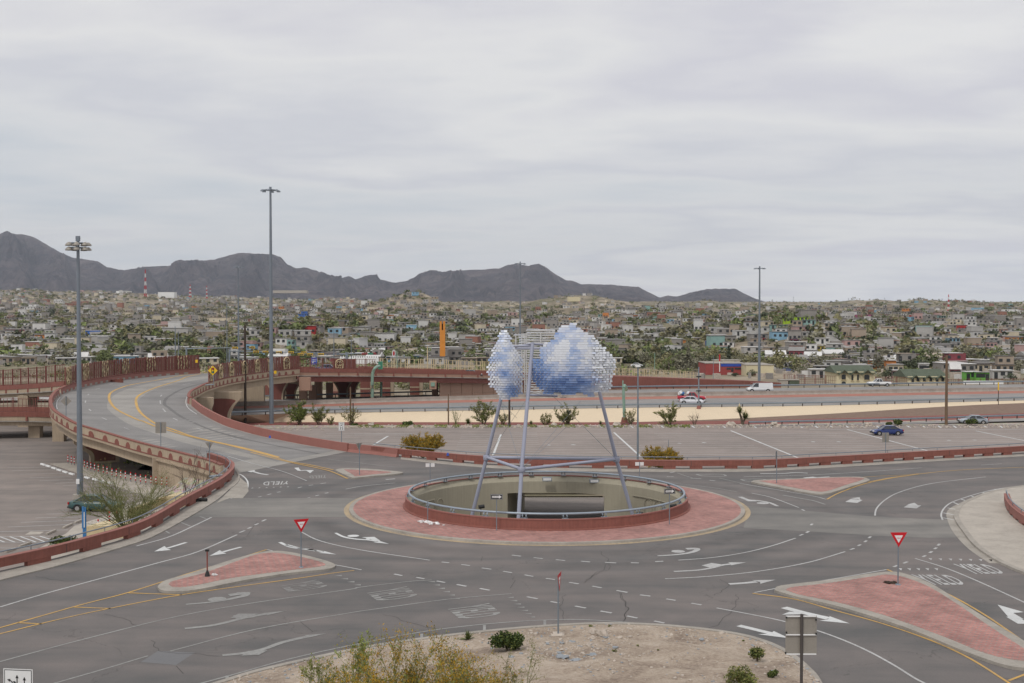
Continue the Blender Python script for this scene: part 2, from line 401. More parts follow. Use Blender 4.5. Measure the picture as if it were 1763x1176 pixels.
# far land
m_, t, b = newmat('desert_hills'); n = N(t)
geo = n('ShaderNodeNewGeometry').outputs['Position']
f1 = n.noise(geo, 0.006, 8, 0.62, 0.5); f2 = n.noise(geo, 0.035, 7, 0.7, 0.4); f3 = n.noise(geo, 0.22, 4, 0.7)
soil = n.ramp(f2, [(0.34, (0.16, 0.135, 0.098)), (0.5, (0.27, 0.225, 0.17)), (0.66, (0.44, 0.37, 0.29))])
scrub = n.ramp(f3, [(0.35, (0.07, 0.075, 0.035)), (0.65, (0.15, 0.15, 0.08))])
green = n('ShaderNodeMapRange', {0: n.math('ADD', n.math('MULTIPLY', f1, 0.5), n.math('MULTIPLY', n.noise(geo, 0.02, 5, 0.7), 0.5)), 1: 0.46, 2: 0.56, 3: 0.12, 4: 0.9}).outputs[0]
spk = n('ShaderNodeMapRange', {0: n.noise(geo, 0.12, 4, 0.75), 1: 0.38, 2: 0.54, 3: 0.0, 4: 1.0}).outputs[0]
col = n.mix(n.math('MULTIPLY', green, spk), soil, scrub)
t.links.new(col, b.inputs['Base Color']); b.inputs['Roughness'].default_value = 0.95; b.inputs['Specular IOR Level'].default_value = 0.1
bn = n('ShaderNodeBump', {'Height': f2, 'Strength': 0.6, 'Distance': 3.0}); t.links.new(bn.outputs[0], b.inputs['Normal'])
M['land'] = m_
m_, t, b = newmat('mountain_rock'); n = N(t)
geo = n('ShaderNodeNewGeometry').outputs['Position']
sx = n('ShaderNodeSeparateXYZ', {0: geo})
f1 = n.noise(geo, 0.0022, 9, 0.62, 0.6); f2 = n.noise(geo, 0.012, 7, 0.7, 0.3)
col = n.ramp(n.math('ADD', n.math('MULTIPLY', f1, 0.5), n.math('MULTIPLY', f2, 0.5)), [(0.40, (0.042, 0.037, 0.042)), (0.5, (0.10, 0.083, 0.088)), (0.60, (0.20, 0.158, 0.155))])
zb = n.math('ADD', n.math('MULTIPLY', sx.outputs[2], 0.045), n.math('MULTIPLY', f1, 6.0)); zs = n.math('SINE', zb)
col = n.mix(n.math('MULTIPLY', n.math('GREATER_THAN', zs, 0.55), 0.30), col, (0.15, 0.112, 0.115, 1))
t.links.new(col, b.inputs['Base Color']); b.inputs['Roughness'].default_value = 0.95; b.inputs['Specular IOR Level'].default_value = 0.05
bn = n('ShaderNodeBump', {'Height': n.math('ADD', f2, n.math('MULTIPLY', f1, 1.5)), 'Strength': 1.0, 'Distance': 110.0}); t.links.new(bn.outputs[0], b.inputs['Normal'])
M['mountain'] = m_
def leafmat(name, col, var=0.45):
    m_, t, b = newmat(name); n = N(t)
    geo = n('ShaderNodeNewGeometry').outputs['Position']
    oi = n('ShaderNodeObjectInfo').outputs['Color']
    f = n.noise(geo, 1.1, 4, 0.7)
    g = n.ramp(f, [(0.3, (1-var,)*3), (0.7, (1+var,)*3)])
    c = n.mix(1.0, n.mix(1.0, c4(col), g, 'MULTIPLY'), oi, 'MULTIPLY')
    t.links.new(c, b.inputs['Base Color']); b.inputs['Roughness'].default_value = 0.8; b.inputs['Specular IOR Level'].default_value = 0.2
    return m_
M['leaf'] = leafmat('leaves', (1, 1, 1)); 
M['leaf_green'] = leafmat('leaves_green', (0.115, 0.14, 0.038)); M['leaf_yellow'] = leafmat('blossom_yellow', (0.34, 0.20, 0.015))
M['leaf_olive'] = leafmat('leaves_olive', (0.20, 0.19, 0.065)); M['leaf_dark'] = leafmat('leaves_dark', (0.036, 0.056, 0.014), 0.25)
M['leaf_bright'] = leafmat('leaves_bright', (0.18, 0.21, 0.05))
# ================================================================== LAND
def lerp_tab(tab, x):
    if x <= tab[0][0]: return tab[0][1]
    for (a, va), (b, vb) in zip(tab, tab[1:]):
        if x <= b:
            t = (x-a)/(b-a); return va + (vb-va)*t
    return tab[-1][1]
def sst(a, b, x):
    t = min(1, max(0, (x-a)/(b-a))); return t*t*(3-2*t)
ZT = [(0, -4.3), (123, -4.3), (134, -3.05), (430, -3.05), (560, -2.6), (680, 0.0), (800, 3.5), (1000, 8.0), (1250, 13.0), (1600, 20.0), (2200, 32), (3000, 48), (4200, 66), (6500, 99), (7600, 104)]
HILLS = [  # px centre, distance, height, half width m, half depth m
    (716, 1500, 27, 46, 60), (480, 545, 13, 30, 40), (560, 620, 12, 30, 45), (660, 610, 8, 34, 45), (1370, 585, 13, 36, 55), (265, 590, 10, 30, 50), (1150, 640, 9, 50, 60), (1600, 640, 8, 60, 60), (80, 700, 8, 60, 60), (985, 2300, 20, 110, 120), (1380, 1700, 9, 60, 60),
    (1010, 1300, 9, 120, 90), (930, 1500, 8, 60, 70), (840, 900, 5, 50, 50), (250, 640, 5, 60, 40)]
def tz(x, y):
    D = max(y, 1.0); px = CX + F*x/D
    z = lerp_tab(ZT, D)
    if D > 1200:
        z += sst(1300, 3200, D)*38*max(0.0, min(1.0, 1-px/640.0))*(1-sst(5200, 6500, D))
    if D > 440:
        a = (min(16.0, 0.012*D) if D < 2600 else max(8.0, 16.0-(D-2600)*.01))*sst(440, 760, D)*(1-0.75*sst(3500, 6000, D))
        q = noise.fractal(Vector((x/170, y/230, 1.7)), 0.9, 2.1, 5)
        z += a*q
    for (hp, hd, hh, hw, hl) in HILLS:
        if abs(D-hd) > hl*3: continue
        dx = (x-(hp-CX)/F*hd)/hw; dy = (y-hd)/hl; r2 = dx*dx+dy*dy
        if r2 < 9: z += hh*math.exp(-r2*0.9)
    if y < 300 and abs(x-RC.x) > 14 and y < 134: z = -4.3
    return z
def hit(px, py, D0=440):
    "first point of the land seen through a photo pixel"
    d = ray(px, py); D = D0
    while D < 7000:
        t = D/d.y; x = d.x*t; z = CH+d.z*t
        if z <= tz(x, D): return Vector((x, D, tz(x, D)))
        D *= 1.006
    return None
NA, ND = 400, 250
Ds = [18*(7600/18)**(k/(ND-1)) for k in range(ND)]
vs = []
for D in Ds:
    for i in range(NA):
        tx = -0.95 + 1.9*i/(NA-1); vs.append((tx*D, D, tz(tx*D, D)))
fs = [(j*NA+i, j*NA+i+1, (j+1)*NA+i+1, (j+1)*NA+i) for j in range(ND-1) for i in range(NA-1)]
mb = MB(); mb.add(vs, fs, 0, True)
mb.build('terrain', M['land'], kind='structure')
RIDGE = [(-900,455),(-500,430),(-200,405),(0,403),(40,403),(60,408),(80,420),(100,432),(125,443),(150,447),(170,450),(185,460),(205,464),(215,465),(250,459),(290,458),(310,452),(340,449),(370,447),(400,438),(415,435),(450,437),(470,438),(485,443),(495,455),(510,462),(525,460),(545,466),(565,478),(573,481),(590,478),(602,475),(612,481),(630,474),(650,472),(653,480),(665,483),(675,487),(700,484),(720,475),(740,467),(760,469),(800,465),(835,464),(860,462),(875,456),(890,454),(910,458),(928,454),(940,460),(950,468),(975,483),(985,483),(1000,489),(1050,490),(1100,494),(1120,505),(1135,512),(1150,509),(1165,511),(1190,503),(1210,499),(1230,497),(1265,497),(1280,505),(1300,514),(1325,522),(1400,530)]
def ridge_mesh():
    mb = MB(); D0, DC, D1 = 6900.0, 9500.0, 11500.0
    NX, NY = 760, 84; vs = []
    for j in range(NY):
        s = j/(NY-1); D = D0+(D1-D0)*s
        for i in range(NX):
            px = -800 + 2200*i/(NX-1); yr = lerp_tab(RIDGE, px)
            yr += 0.8*noise.fractal(Vector((px/9, 3.3, 0)), 0.7, 2.0, 4)*(1 if yr < 512 else 0.3)
            crest = CH + (545-yr)*DC/F; foot = 100.0
            if D <= DC: t = (D-D0)/(DC-D0)
            else: t = 1-(D-DC)/(D1-DC)*0.85
            spur = noise.fractal(Vector((px/42 + 1.5*noise.noise(Vector((px/60, D/900, 0))), D/2600, 5)), 0.8, 2.1, 5)
            g = max(0.0, min(1.0, t + 0.34*spur*math.sin(math.pi*min(1, t)))) if D <= DC else min(1.0, t)
            prof = g**1.35*0.80 + 0.20*sst(0.80, 0.94, g)
            z = foot + max(0, crest-foot)*prof if crest > foot else foot-20
            z += 22*noise.fractal(Vector((px/16, D/260, 2)), 0.7, 2.0, 5)*math.sin(math.pi*min(1, max(0, t)))*(1-0.75*max(0, min(1, t))) 
            x = (px-CX)/F*D; vs.append((x, D, z))
    fs = [(j*NX+i, j*NX+i+1, (j+1)*NX+i+1, (j+1)*NX+i) for j in range(NY-1) for i in range(NX-1)]
    mb.add(vs, fs, 0, True); return mb
ridge_mesh().build('mountain_range', M['mountain'], kind='structure')
# ================================================================== PLATEAU AND ROADS
BACK = [(640,781.5),(680,786),(746,792.5),(821,799),(900,803),(1000,806),(1100,807),(1186,807.6),(1252,807),(1297,807),(1339,805.5),(1384,803),(1425,800.6),(1462,798.6),(1532,794.5),(1600,790.5),(1667,787),(1738,783),(1830,777.5),(2300,752)]
LEFTB = [(-420,1080),(-150,1020),(0,985),(80,967),(144,950),(246,918),(321,874),(373,845),(392,831),(401,820),(400,811),(388,803),(361,794)]
back_w = smooth([G(*p) for p in BACK], 5)
left_w = smooth([G(*p) for p in LEFTB], 5)
RING = [RC + Vector((math.cos(2*math.pi*k/96), math.sin(2*math.pi*k/96), 0))*11.25 for k in range(96)]
back_o = offs(back_w, -0.9); left_o = offs(left_w, -0.35)
plat = left_o + [G(325, 787), G(480, 756), G(540, 768), G(600, 776)] + back_o + [Vector((260, 60, 0)), Vector((160, 3, 0)), Vector((-120, 3, 0))]
def flat(loops, z, name, mat, kind='structure', skirt=0.0, parent=None):
    tri = geometry.tessellate_polygon([[Vector((p.x, p.y, 0)) for p in L] for L in loops])
    pts = [Vector((p.x, p.y, z)) for L in loops for p in L]
    mb = MB(); mb.add(pts, [tuple(t) for t in tri])
    # make the faces look up
    fl = []
    for f in mb.f:
        a, b, c = (Vector(mb.v[i]) for i in f)
        fl.append(f if (b-a).cross(c-a).z > 0 else tuple(reversed(f)))
    mb.f = fl
    if skirt:
        L = loops[0]; n_ = len(L)
        mb.add([(p.x, p.y, z-0.001) for p in L]+[(p.x, p.y, z-skirt) for p in L], [(i, (i+1) % n_, n_+(i+1) % n_, n_+i) for i in range(n_)], 0)
    return mb.build(name, mat, kind=kind, parent=parent)
flat([plat, RING], 0.0, 'road_surface', M['asphalt'])
mb = MB(); L = left_o + [G(325, 787), G(480, 756), G(540, 768), G(600, 776)] + back_o
mb.add([(p.x, p.y, -0.002) for p in L]+[(p.x, p.y, -4.6 if not (-1 < p.x < 13 and p.y > 100) else -0.6) for p in L], [(i, i+1, len(L)+i+1, len(L)+i) for i in range(len(L)-1)])
mb.build('retaining_wall', M['beige'], kind='structure')
# lots
def poly(pts, z=0.0, n=1):
    w = [G(a, b, z) for a, b in pts]; return smooth(w, n) if n > 1 else w
lot_c = [G(360, 731.5, -3), G(700, 731.5, -3), G(1100, 731.5, -3), G(1500, 731, -3), G(1763, 730, -3), G(2200, 728, -3)] + [Vector((190, 124, -3)), Vector((60, 124.5, -3)), Vector((30, 136, -3)), Vector((-45, 136, -3))]
flat([lot_c], -3.0, 'parking_lot', M['lot'], skirt=1.0)
lot_l = [Vector((-230, 215, 0)), Vector((-66, 215, 0)), Vector((-48, 190, 0)), Vector((-30, 136, 0)), Vector((-26, 118, 0)), Vector((-26, 70, 0)), Vector((-60, 40, 0)), Vector((-230, 40, 0))]
flat([lot_l], -3.0, 'lower_parking_lot', M['lot_left'], skirt=1.3)
# concrete bands across the ring road
flat([poly([(372,857.5),(560,857.5),(626,858),(612,866),(600,880),(598,890),(300,890),(330,872)])], 0.004, 'concrete_band', M['concrete_band'])
flat([poly([(1276,870),(1400,880.5),(1500,889),(1580,893),(1650,895),(1656,905),(1672,925),(1600,926),(1500,922),(1400,915.5),(1280,909),(1285,890)])], 0.004, 'concrete_band', M['concrete_band'])
# pavement along the left barrier, back barrier
KL = [(-420,1108),(0,1000),(100,975),(200,946),(262,925),(330,888),(372,862),(392,845),(408,832),(412,822),(408,812),(404,806)]
kl = smooth([G(*p) for p in KL], 4)
flat([left_w[:-2] + list(reversed(kl))], 0.012, 'pavement', M['concrete'])
mb = MB(); mb.sweep(kl, [(-0.12, 0.0), (0.05, 0.0), (0.05, 0.07), (-0.12, 0.07)], 0); mb.build('kerb', M['concrete'], kind='structure')
kb = smooth([G(*p) for p in [(690,791),(760,799),(830,805),(920,810),(1020,812),(1120,812.5),(1220,812.5),(1300,812),(1400,807),(1500,801),(1600,795),(1763,785.5),(2300,757)]], 4)
kbo = smooth([G(*p) for p in [(690,786.5),(746,792.5),(821,799),(900,803),(1000,806),(1100,807),(1186,807.6),(1252,807),(1339,805.5),(1425,800.6),(1532,794.5),(1600,790.5),(1667,787),(1738,783),(2300,752)]], 4)
flat([kb + list(reversed(kbo))], 0.012, 'pavement', M['concrete'])
flat([poly([(428,846),(418,858),(395,858),(372,867),(395,845),(404,832),(405,818),(414,823),(426,833)])], 0.016, 'gutter_apron', M['concrete'])
# right-hand pavement
KR = [(2300,800),(1900,822),(1763,838.5),(1728,844),(1701,850.6),(1676,860),(1655,871),(1647,885),(1648,897),(1660,915),(1680,940),(1710,962),(1745,980),(1800,1000),(1900,1030),(2400,1100)]
kr = smooth([G(*p) for p in KR], 5)
mb = MB(); mb.prism([(p.x, p.y) for p in kr] + [(150, 60)], 0.0, 0.13); mb.build('pavement', M['sidewalk'], kind='structure')
mb = MB(); mb.sweep(kr, [(-0.2, 0.0), (0.18, 0.0), (0.16, 0.145), (-0.2, 0.145)], 0); mb.build('kerb', M['concrete'], kind='structure')
GR = [(2300,803),(1763,842),(1701,853),(1660,866),(1637,880),(1638,898),(1650,920),(1674,945),(1710,970)]
mb = MB(); gr = smooth([G(*p) for p in GR], 4); mb.sweep(gr, [(-0.45, 0.004), (0.25, 0.004), (0.25, 0.012), (-0.45, 0.012)], 0); mb.build('gutter', M['concrete'], kind='structure')
# ------------------------------------------------------------------ islands
def island(name_px_out, name_px_in, label, kind='traffic_island'):
    po = smooth([G(*p) for p in name_px_out] + [G(*name_px_out[0])], 4)[:-1]
    pi = smooth([G(*p) for p in name_px_in] + [G(*name_px_in[0])], 4)[:-1]
    c = sum(po, Vector())/len(po)
    t = thing(kind, label, 'traffic island', c)
    mb = MB(); mb.prism([(p.x, p.y) for p in po], 0.0, 0.14); mb.build('kerb', M['concrete'], t)
    mb = MB(); mb.prism([(p.x, p.y) for p in pi], 0.05, 0.15); mb.build('paving', M['paver'], t)
    return t
island([(271,1014),(285,1003),(330,990),(390,970),(440,956),(470,952),(500,954),(540,963),(570,972),(577,978),(560,984),(500,990),(420,1003),(340,1019),(300,1022),(278,1020)],
       [(290,1010),(300,1004),(350,991),(400,973),(440,959),(475,955.5),(520,963),(556,973),(552,979),(480,988),(400,999),(330,1013),(300,1015)], 'small red paved island with two signposts, left of the ring')
island([(1333,1020),(1345,1012),(1420,1003),(1500,991),(1535,988),(1560,992),(1600,1007),(1650,1038),(1700,1070),(1763,1108),(1800,1132),(1800,1152),(1763,1155),(1720,1147),(1650,1122),(1560,1085),(1450,1050),(1370,1031)],
       [(1352,1020),(1365,1015),(1420,1009),(1500,997),(1530,993.5),(1560,999),(1600,1015),(1650,1046),(1700,1081),(1763,1122),(1785,1138),(1763,1143),(1700,1131),(1620,1099),(1520,1063),(1440,1041),(1380,1029)], 'largest red paved island, bare in front of the yield sign at right')
island([(577,811.5),(585,809),(610,808.5),(650,810.5),(685,814),(694,816),(680,818.5),(640,822),(612,825),(603,823.5),(590,818)],
       [(592,810.5),(640,812.5),(674,815.5),(640,819.5),(613,822.5),(608,820)], 'tiny red paved wedge island before the curved ramp')
island([(1293,832),(1302,829),(1340,827.5),(1433,824),(1480,823.5),(1497,828),(1490,832),(1462,841),(1440,848),(1425,852),(1397,852),(1350,843)],
       [(1306,830.5),(1340,829),(1433,825),(1478,824.8),(1486,828),(1455,838),(1424,848),(1403,848.5),(1360,841)], 'red paved island in front of the far barrier, right of the ring')
# ------------------------------------------------------------------ the ring
def ann(mb, r0, r1, z, m=0, n=96):
    A = [RC + Vector((math.cos(2*math.pi*k/n)*r0, math.sin(2*math.pi*k/n)*r0, z)) for k in range(n+1)]
    B = [RC + Vector((math.cos(2*math.pi*k/n)*r1, math.sin(2*math.pi*k/n)*r1, z)) for k in range(n+1)]
    mb.ribbon(A, B, m)
ringpath = lambda r, z, n=96: [RC + Vector((math.cos(2*math.pi*k/n)*r, math.sin(2*math.pi*k/n)*r, z)) for k in range(n)]
mb = MB(); ann(mb, 16.3, 15.85, 0.006); mb.build('painted_gutter', M['mark_kerb_yellow'], kind='structure')
isl = thing('roundabout_island', 'round red paved island with a tan kerb circling the sunken well', 'traffic island', (RC.x, RC.y, 0))
mb = MB(); mb.sweep(ringpath(15.75, 0), [(-0.2, 0.0), (0.15, 0.0), (0.12, 0.15), (-0.2, 0.15)], closed=True); mb.build('kerb', M['concrete'], isl)
mb = MB(); ann(mb, 15.6, 11.3, 0.148); mb.build('paving', M['paver'], isl)
well = thing('ring_parapet', 'circular red parapet wall with pipe railing round the open well', 'parapet', (RC.x, RC.y, 0))
mb = MB()
mb.sweep(ringpath(11.2, 0), [(-0.22, 0.40), (0.20, 0.9), (0.25, 0.25), (0.42, 0.2), (0.42, 0.1), (-0.22, 0.1)], closed=True, mats=[1, 0, 0, 0, 0, 1]); mb.build('wall', [M['red'], M['ringwall']], well)
mb = MB(); mb.sweep(ringpath(11.2, 0), [(0.10, 0.86), (0.24, 0.86), (0.24, 0.95), (0.10, 0.95)], closed=True); mb.build('coping', M['red_light'], well)
mb = MB(); mb.tube(ringpath(11.12, 1.27)+ringpath(11.12, 1.27)[:1], 0.085, 8, cap=False); mb.build('handrail', M['pipe'], well)
nb = 24
for k in range(nb):
    a = 2*math.pi*(k+0.35)/nb; mb = MB()
    for da in (-0.012, 0.012):
        c_, s_ = math.cos(a+da), math.sin(a+da)
        mb.tube([RC+Vector((c_*11.2, s_*11.2, 0.94)), RC+Vector((c_*11.24, s_*11.24, 1.1)), RC+Vector((c_*11.12, s_*11.12, 1.25))], 0.05, 5)
    mb.box(RC+Vector((math.cos(a)*11.2, math.sin(a)*11.2, 0.955)), (0.3, 0.45, 0.03), a)
    mb.build('rail_bracket', M['steel'], well)
# inner plaster wall, with the road tunnel on the far side
mb = MB(); n_ = 192; zl = -0.62
XL, XR = -0.5, 8.25
def rp(k, r=10.98): a = 2*math.pi*k/n_; return RC.x+r*math.cos(a), RC.y+r*math.sin(a)
for k in range(n_):
    x0, y0 = rp(k); x1, y1 = rp(k+1); xm = (x0+x1)/2
    op = (y0 > RC.y and XL < xm < XR)
    z0 = zl if op else -4.4
    mb.add([(x0,y0,z0),(x1,y1,z0),(x1,y1,0.38),(x0,y0,0.38)], [(0,1,2,3)])
wi = mb.build('well_wall', M['ringwall'], kind='structure')
mb = MB(); ann(mb, 10.98, 0.01, -4.25); mb.build('well_floor', M['lot_left'], kind='structure')
yA = RC.y+math.sqrt(10.98**2-(XL-RC.x)**2); yB = RC.y+math.sqrt(10.98**2-(XR-RC.x)**2)
mb = MB(); EX = 116.0
mb.add([(XL,yA,-4.4),(1.3,EX,-4.4),(1.3,EX,zl),(XL,yA,zl)], [(0,1,2,3)]); mb.add([(XR,yB,-4.4),(10.2,EX,-4.4),(10.2,EX,zl),(XR,yB,zl)], [(3,2,1,0)])
arc_ = [(XL+(XR-XL)*k/12, RC.y+math.sqrt(10.98**2-(XL+(XR-XL)*k/12-RC.x)**2), zl) for k in range(13)]; far_ = [(1.3+8.9*k/12, EX, zl) for k in range(13)]; mb.ribbon(arc_, far_)
mb.add([(1.0,EX,zl),(10.4,EX,zl),(10.4,EX+.01,-.05),(1.0,EX+.01,-.05)], [(0,1,2,3)])
mb.build('tunnel_wall', M['ringwall'], kind='structure')
mb = MB(); mb.add([(XL-1,99,-4.24),(XR+1,99,-4.24),(11.4,136,-4.24),(0.2,136,-4.24)], [(0,1,2,3)]); mb.build('underpass_road', M['lot_left'], kind='structure')
for zb, yb in ((-0.95, 104.6), (-1.25, 104.9)):
    mb = MB(); mb.tube([(0.4, yb, zb), (8.4, yb, zb)], 0.07, 6); o = mb.build('pipe', M['ringwall'])
    o['label'] = 'upper slim pipe slung below the tunnel lintel' if zb > -1 else 'lower slim pipe slung below the tunnel lintel'; o['category'] = 'pipe'
# raised arches on the plaster
def wall_arch(azdeg, w, h, zb, name='arch_relief'):
    mb = MB(); a0 = R(azdeg); pts = []
    for k in range(13):
        th = math.pi*k/12; pts.append((-w/2*math.cos(th), zb+h-w/2+w/2*math.sin(th)))
    pts = [(-w/2, zb)] + pts + [(w/2, zb)]
    P = [RC + Vector((math.cos(a0+u_/10.9)*10.9, math.sin(a0+u_/10.9)*10.9, z_)) for u_, z_ in pts]
    mb.tube(P, 0.028, 5)
    mb.build(name, M['ringwall'], wi)
for az in (146, 152, 34, 27): wall_arch(az, .95, 2.6, -3.0)
for az in (20, 150): 
    mb = MB(); P = [RC + Vector((math.cos(R(az+d))*10.9, math.sin(R(az+d))*10.9, -0.35)) for d in range(0, 26, 2)]; mb.tube(P, 0.05, 5); mb.build('moulding', M['ringwall'], wi)
# ================================================================== ROAD PAINT
def G4(p, z=0.010): return G(p[0], p[1], z)
def stripe(pts, w=0.15, mat='mark', z=0.012, name='lane_line', sm=5):
    P = [G(a, b, z) for a, b in pts]
    if len(P) > 2: P = smooth(P, sm)
    mb = MB(); mb.ribbon(offs(P, -w/2), offs(P, w/2)); fixup(mb)
    return mb.build(name, M[mat], kind='structure')
def fixup(mb):
    fl = []
    for f in mb.f:
        a, b, c = (Vector(mb.v[i]) for i in f[:3])
        fl.append(f if (b-a).cross(c-a).z > 0 else tuple(reversed(f)))
    mb.f = fl
def T(z_, pts): return [z_(a, b) for a, b in pts]
zA = zm(0, 860, 2.938); zB = zm(500, 880, 2.938); zC = zm(1000, 880, 2.311); zD = zm(1463, 740, 5.877)
zE = zm(1280, 780, 5.877); zF = zm(1080, 760, 5.877); zG = zm(380, 760, 5.877); zH = zm(0, 780, 5.877); z5 = zm(1050, 600, 2.4725)
LINES = [
 ('mark', .15, [(0,1045),(70,1024),(136,1006),(272,969),(340,950),(408,920.6)]),
 ('mark', .15, [(235,940),(289,925),(330,907),(364,890.6)]),
 ('mark_faded', .13, [(-60,1155),(0,1139),(146,1100),(306,1061),(442,1037),(600,1015),(619,1011),(704,1001),(743,998.5)]),
 ('mark_faded', .13, [(60,1188),(95,1176),(175,1153),(255,1129)]), ('mark_faded', .13, [(293,1121),(442,1083),(600,1055.5),(636,1050),(772,1031.5),(881,1022)]),
 ('mark_faded', .13, [(340,1178),(408,1159.5),(504,1133),(619,1108),(738,1086),(840,1074),(936,1067.5),(1011,1067),(1100,1073),(1130,1076)]),
 ('mark_yellow', .13, [(-60,1096),(0,1080.6),(136,1042),(221,1020),(306,993),(391,967),(459.5,946)]),
 ('mark_yellow', .13, [(-60,1104),(0,1091),(102,1066),(190.6,1047),(306,1025),(408,1010),(510.5,996),(570,987),(610,982)]),
 ('mark_yellow', .13, [(221,1020.6),(313,1024)]), ('mark_yellow', .13, [(126,1045),(190,1047.5)]), ('mark_yellow', .13, [(31,1072),(71.5,1074)]),
 ('mark', .12, [(459.5,946),(475,950),(490,954)]), ('mark', .12, [(545,968.5),(580,973),(622.5,981)]),
 ('mark', .13, [(519,916),(551,931),(619,946.4),(740,964.4)]),
 ('mark', .13, T(zC, [(540,385),(700,415),(815,440),(940,475),(1050,515),(1150,560),(1250,615),(1330,665),(1400,700)])),
 ('mark', .13, T(zC, [(388,195),(520,185),(650,165),(760,138),(855,107)])), ('mark', .13, T(zC, [(335,269),(500,260),(700,240),(900,205),(1052,161)])),
 ('mark', .10, T(zC, [(690,324),(800,303),(1000,270),(1219,232)])),
 ('mark_yellow', .13, T(zC, [(683,327),(850,350),(1000,392),(1200,447),(1400,517),(1550,587),(1705,684),(1800,740)])),
 ('mark_yellow', .13, T(zC, [(1219,232),(1280,258),(1440,320),(1600,408),(1763,520),(1850,585)])), ('mark_yellow', .13, T(zC, [(1703,674),(1790,640)])),
 ('mark', .13, T(zC, [(1330,188),(1440,222),(1560,270),(1763,362),(1850,405)])), ('mark', .13, T(zC, [(1533,125),(1600,165),(1705,217)])),
 ('mark', .13, T(zD, [(255,868),(265,810),(300,760),(370,700),(480,640),(700,570),(950,525),(1380,476)])),
 ('mark', .13, T(zD, [(940,912),(925,860),(950,800),(1020,740),(1150,690),(1350,630),(1550,590),(1763,567),(2100,540)])),
 ('mark_yellow', .14, T(zD, [(0,592),(60,565),(180,530),(430,482),(700,447),(1100,408),(1763,378),(2400,350)])), ('mark_yellow', .10, T(zD, [(100,482),(300,468),(500,460),(700,443)])),
 ('mark', .12, T(zE, [(0,240),(700,220),(1300,185),(1763,152),(1800,150)])), ('mark', .10, T(zD, [(1330,357),(1540,343)])),
 ('mark', .12, T(zE, [(80,405),(250,440),(400,490),(560,552)])), ('mark', .12, T(zE, [(-40,308),(100,330),(680,430),(835,468)])),
 ('mark_yellow', .14, T(zE, [(845,468),(920,425),(1000,390),(1200,318),(1450,262),(1763,215)])),
 ('mark_faded', .12, T(zF, [(505,318),(580,345),(660,368)])), ('mark_faded', .12, T(zF, [(930,370),(1080,405),(1240,440)])), ('mark_faded', .12, T(zF, [(440,420),(850,465),(1110,510)])),
 ('mark_faded', .12, T(zG, [(1080,178),(1300,205),(1763,260)])), ('mark_bright', .14, T(zG, [(130,310),(210,340),(260,385),(275,430),(260,500),(205,575)])),
 ('mark', .12, T(zG, [(130,510),(240,530)])), ('mark', .12, T(zG, [(30,560),(115,577)])), ('mark', .12, T(zG, [(1265,482),(1450,450),(1763,420)])),
]
for mt, w, pts in LINES: stripe(pts, w, mt, name='lane_line' if 'yellow' not in mt else 'yellow_line', z=0.010 + (0.004 if 'yellow' in mt else 0))
TICKS = [[(283.5,913),(292,918.5)],[(311,899),(328,906)],[(344,889),(355,893)],[(391,1163),(391,1176)],[(726,1091),(726,1106)],[(834,1076),(834,1091)],[(938,1068),(938,1080)],[(619,1108),(621,1122)]]
TICKS += [T(zD, q) for q in ([(945,890),(1070,915)],[(945,840),(1065,862)],[(990,790),(1090,808)],[(1050,735),(1135,768)],[(1125,700),(1200,727)],[(1230,670),(1290,690)],[(1345,632),(1390,650)],[(1465,600),(1510,614)],[(1600,590),(1640,600)])]
TICKS += [T(zC, q) for q in ([(1575,135),(1612,160)],)]
for q in TICKS: stripe(q, .14, 'mark_faded' if q[0][0] < 1200 else 'mark_bright', z=0.014, name='edge_tick')
DASH = []
DASH += [T(zA, q) for q in ([(1212,167),(1238,157)],[(1253,147),(1272,139)],[(1288,129),(1307,121)],[(1325,110),(1345,101)])]
DASH += [T(zB, q) for q in ([(765,257),(803,261)],[(865,270),(908,275)],[(968,287),(1016,294)],[(1076,304),(1120,311)],[(1184,322),(1228,330)],[(1292,340),(1338,346)],[(1410,360),(1458,368)],[(1527,379),(1575,388)],[(1650,401),(1705,411)],
 [(1120,222),(1166,228)],[(1230,235),(1277,240)],[(1342,245),(1390,250)],[(1470,253),(1516,257)],[(1592,259),(1648,262)],[(1722,261),(1763,262)],
 [(525,318),(565,326)],[(637,335),(678,342)],[(740,353),(782,361)],[(842,371),(890,380)],[(958,391),(1008,400)],[(1196,433),(1250,443)],[(1316,457),(1360,465)],[(1440,480),(1494,490)],[(1568,505),(1625,515)],[(1703,530),(1755,541)])]
DASH += [T(zC, q) for q in ([(296,201),(328,199)],[(236,333),(277,338)],[(340,349),(377,355)],[(440,366),(480,373)],
 [(292,437),(332,445)],[(400,457),(445,464)],[(870,97),(884,92)],[(897,86),(907,80)],[(915,56),(922,50)],[(1072,153),(1088,148)],[(1102,138),(1114,133)],[(1128,123),(1138,117)],[(1145,107),(1154,101)],
 [(1245,222),(1260,215)],[(1283,208),(1300,201)],[(1361,182),(1372,176)],[(1387,166),(1398,160)],[(1406,151),(1416,145)],[(1420,137),(1428,130)])]
DASH += [T(zG, q) for q in ([(780,470),(820,460)],[(1010,427),(1065,420)],[(380,563),(410,556)],[(470,540),(510,530)],[(570,515),(605,509)],[(880,570),(905,567)],[(960,550),(995,542)],[(1055,525),(1090,518)],[(890,445),(935,440)])]
DASH += [T(zE, q) for q in ([(590,570),(618,583)],)] + [T(zF, q) for q in ([(400,355),(470,357)],[(640,372),(750,378)],[(830,392),(890,398)],[(430,318),(480,308)])]
for q in DASH: stripe(q, .17, 'mark', name='lane_dash')
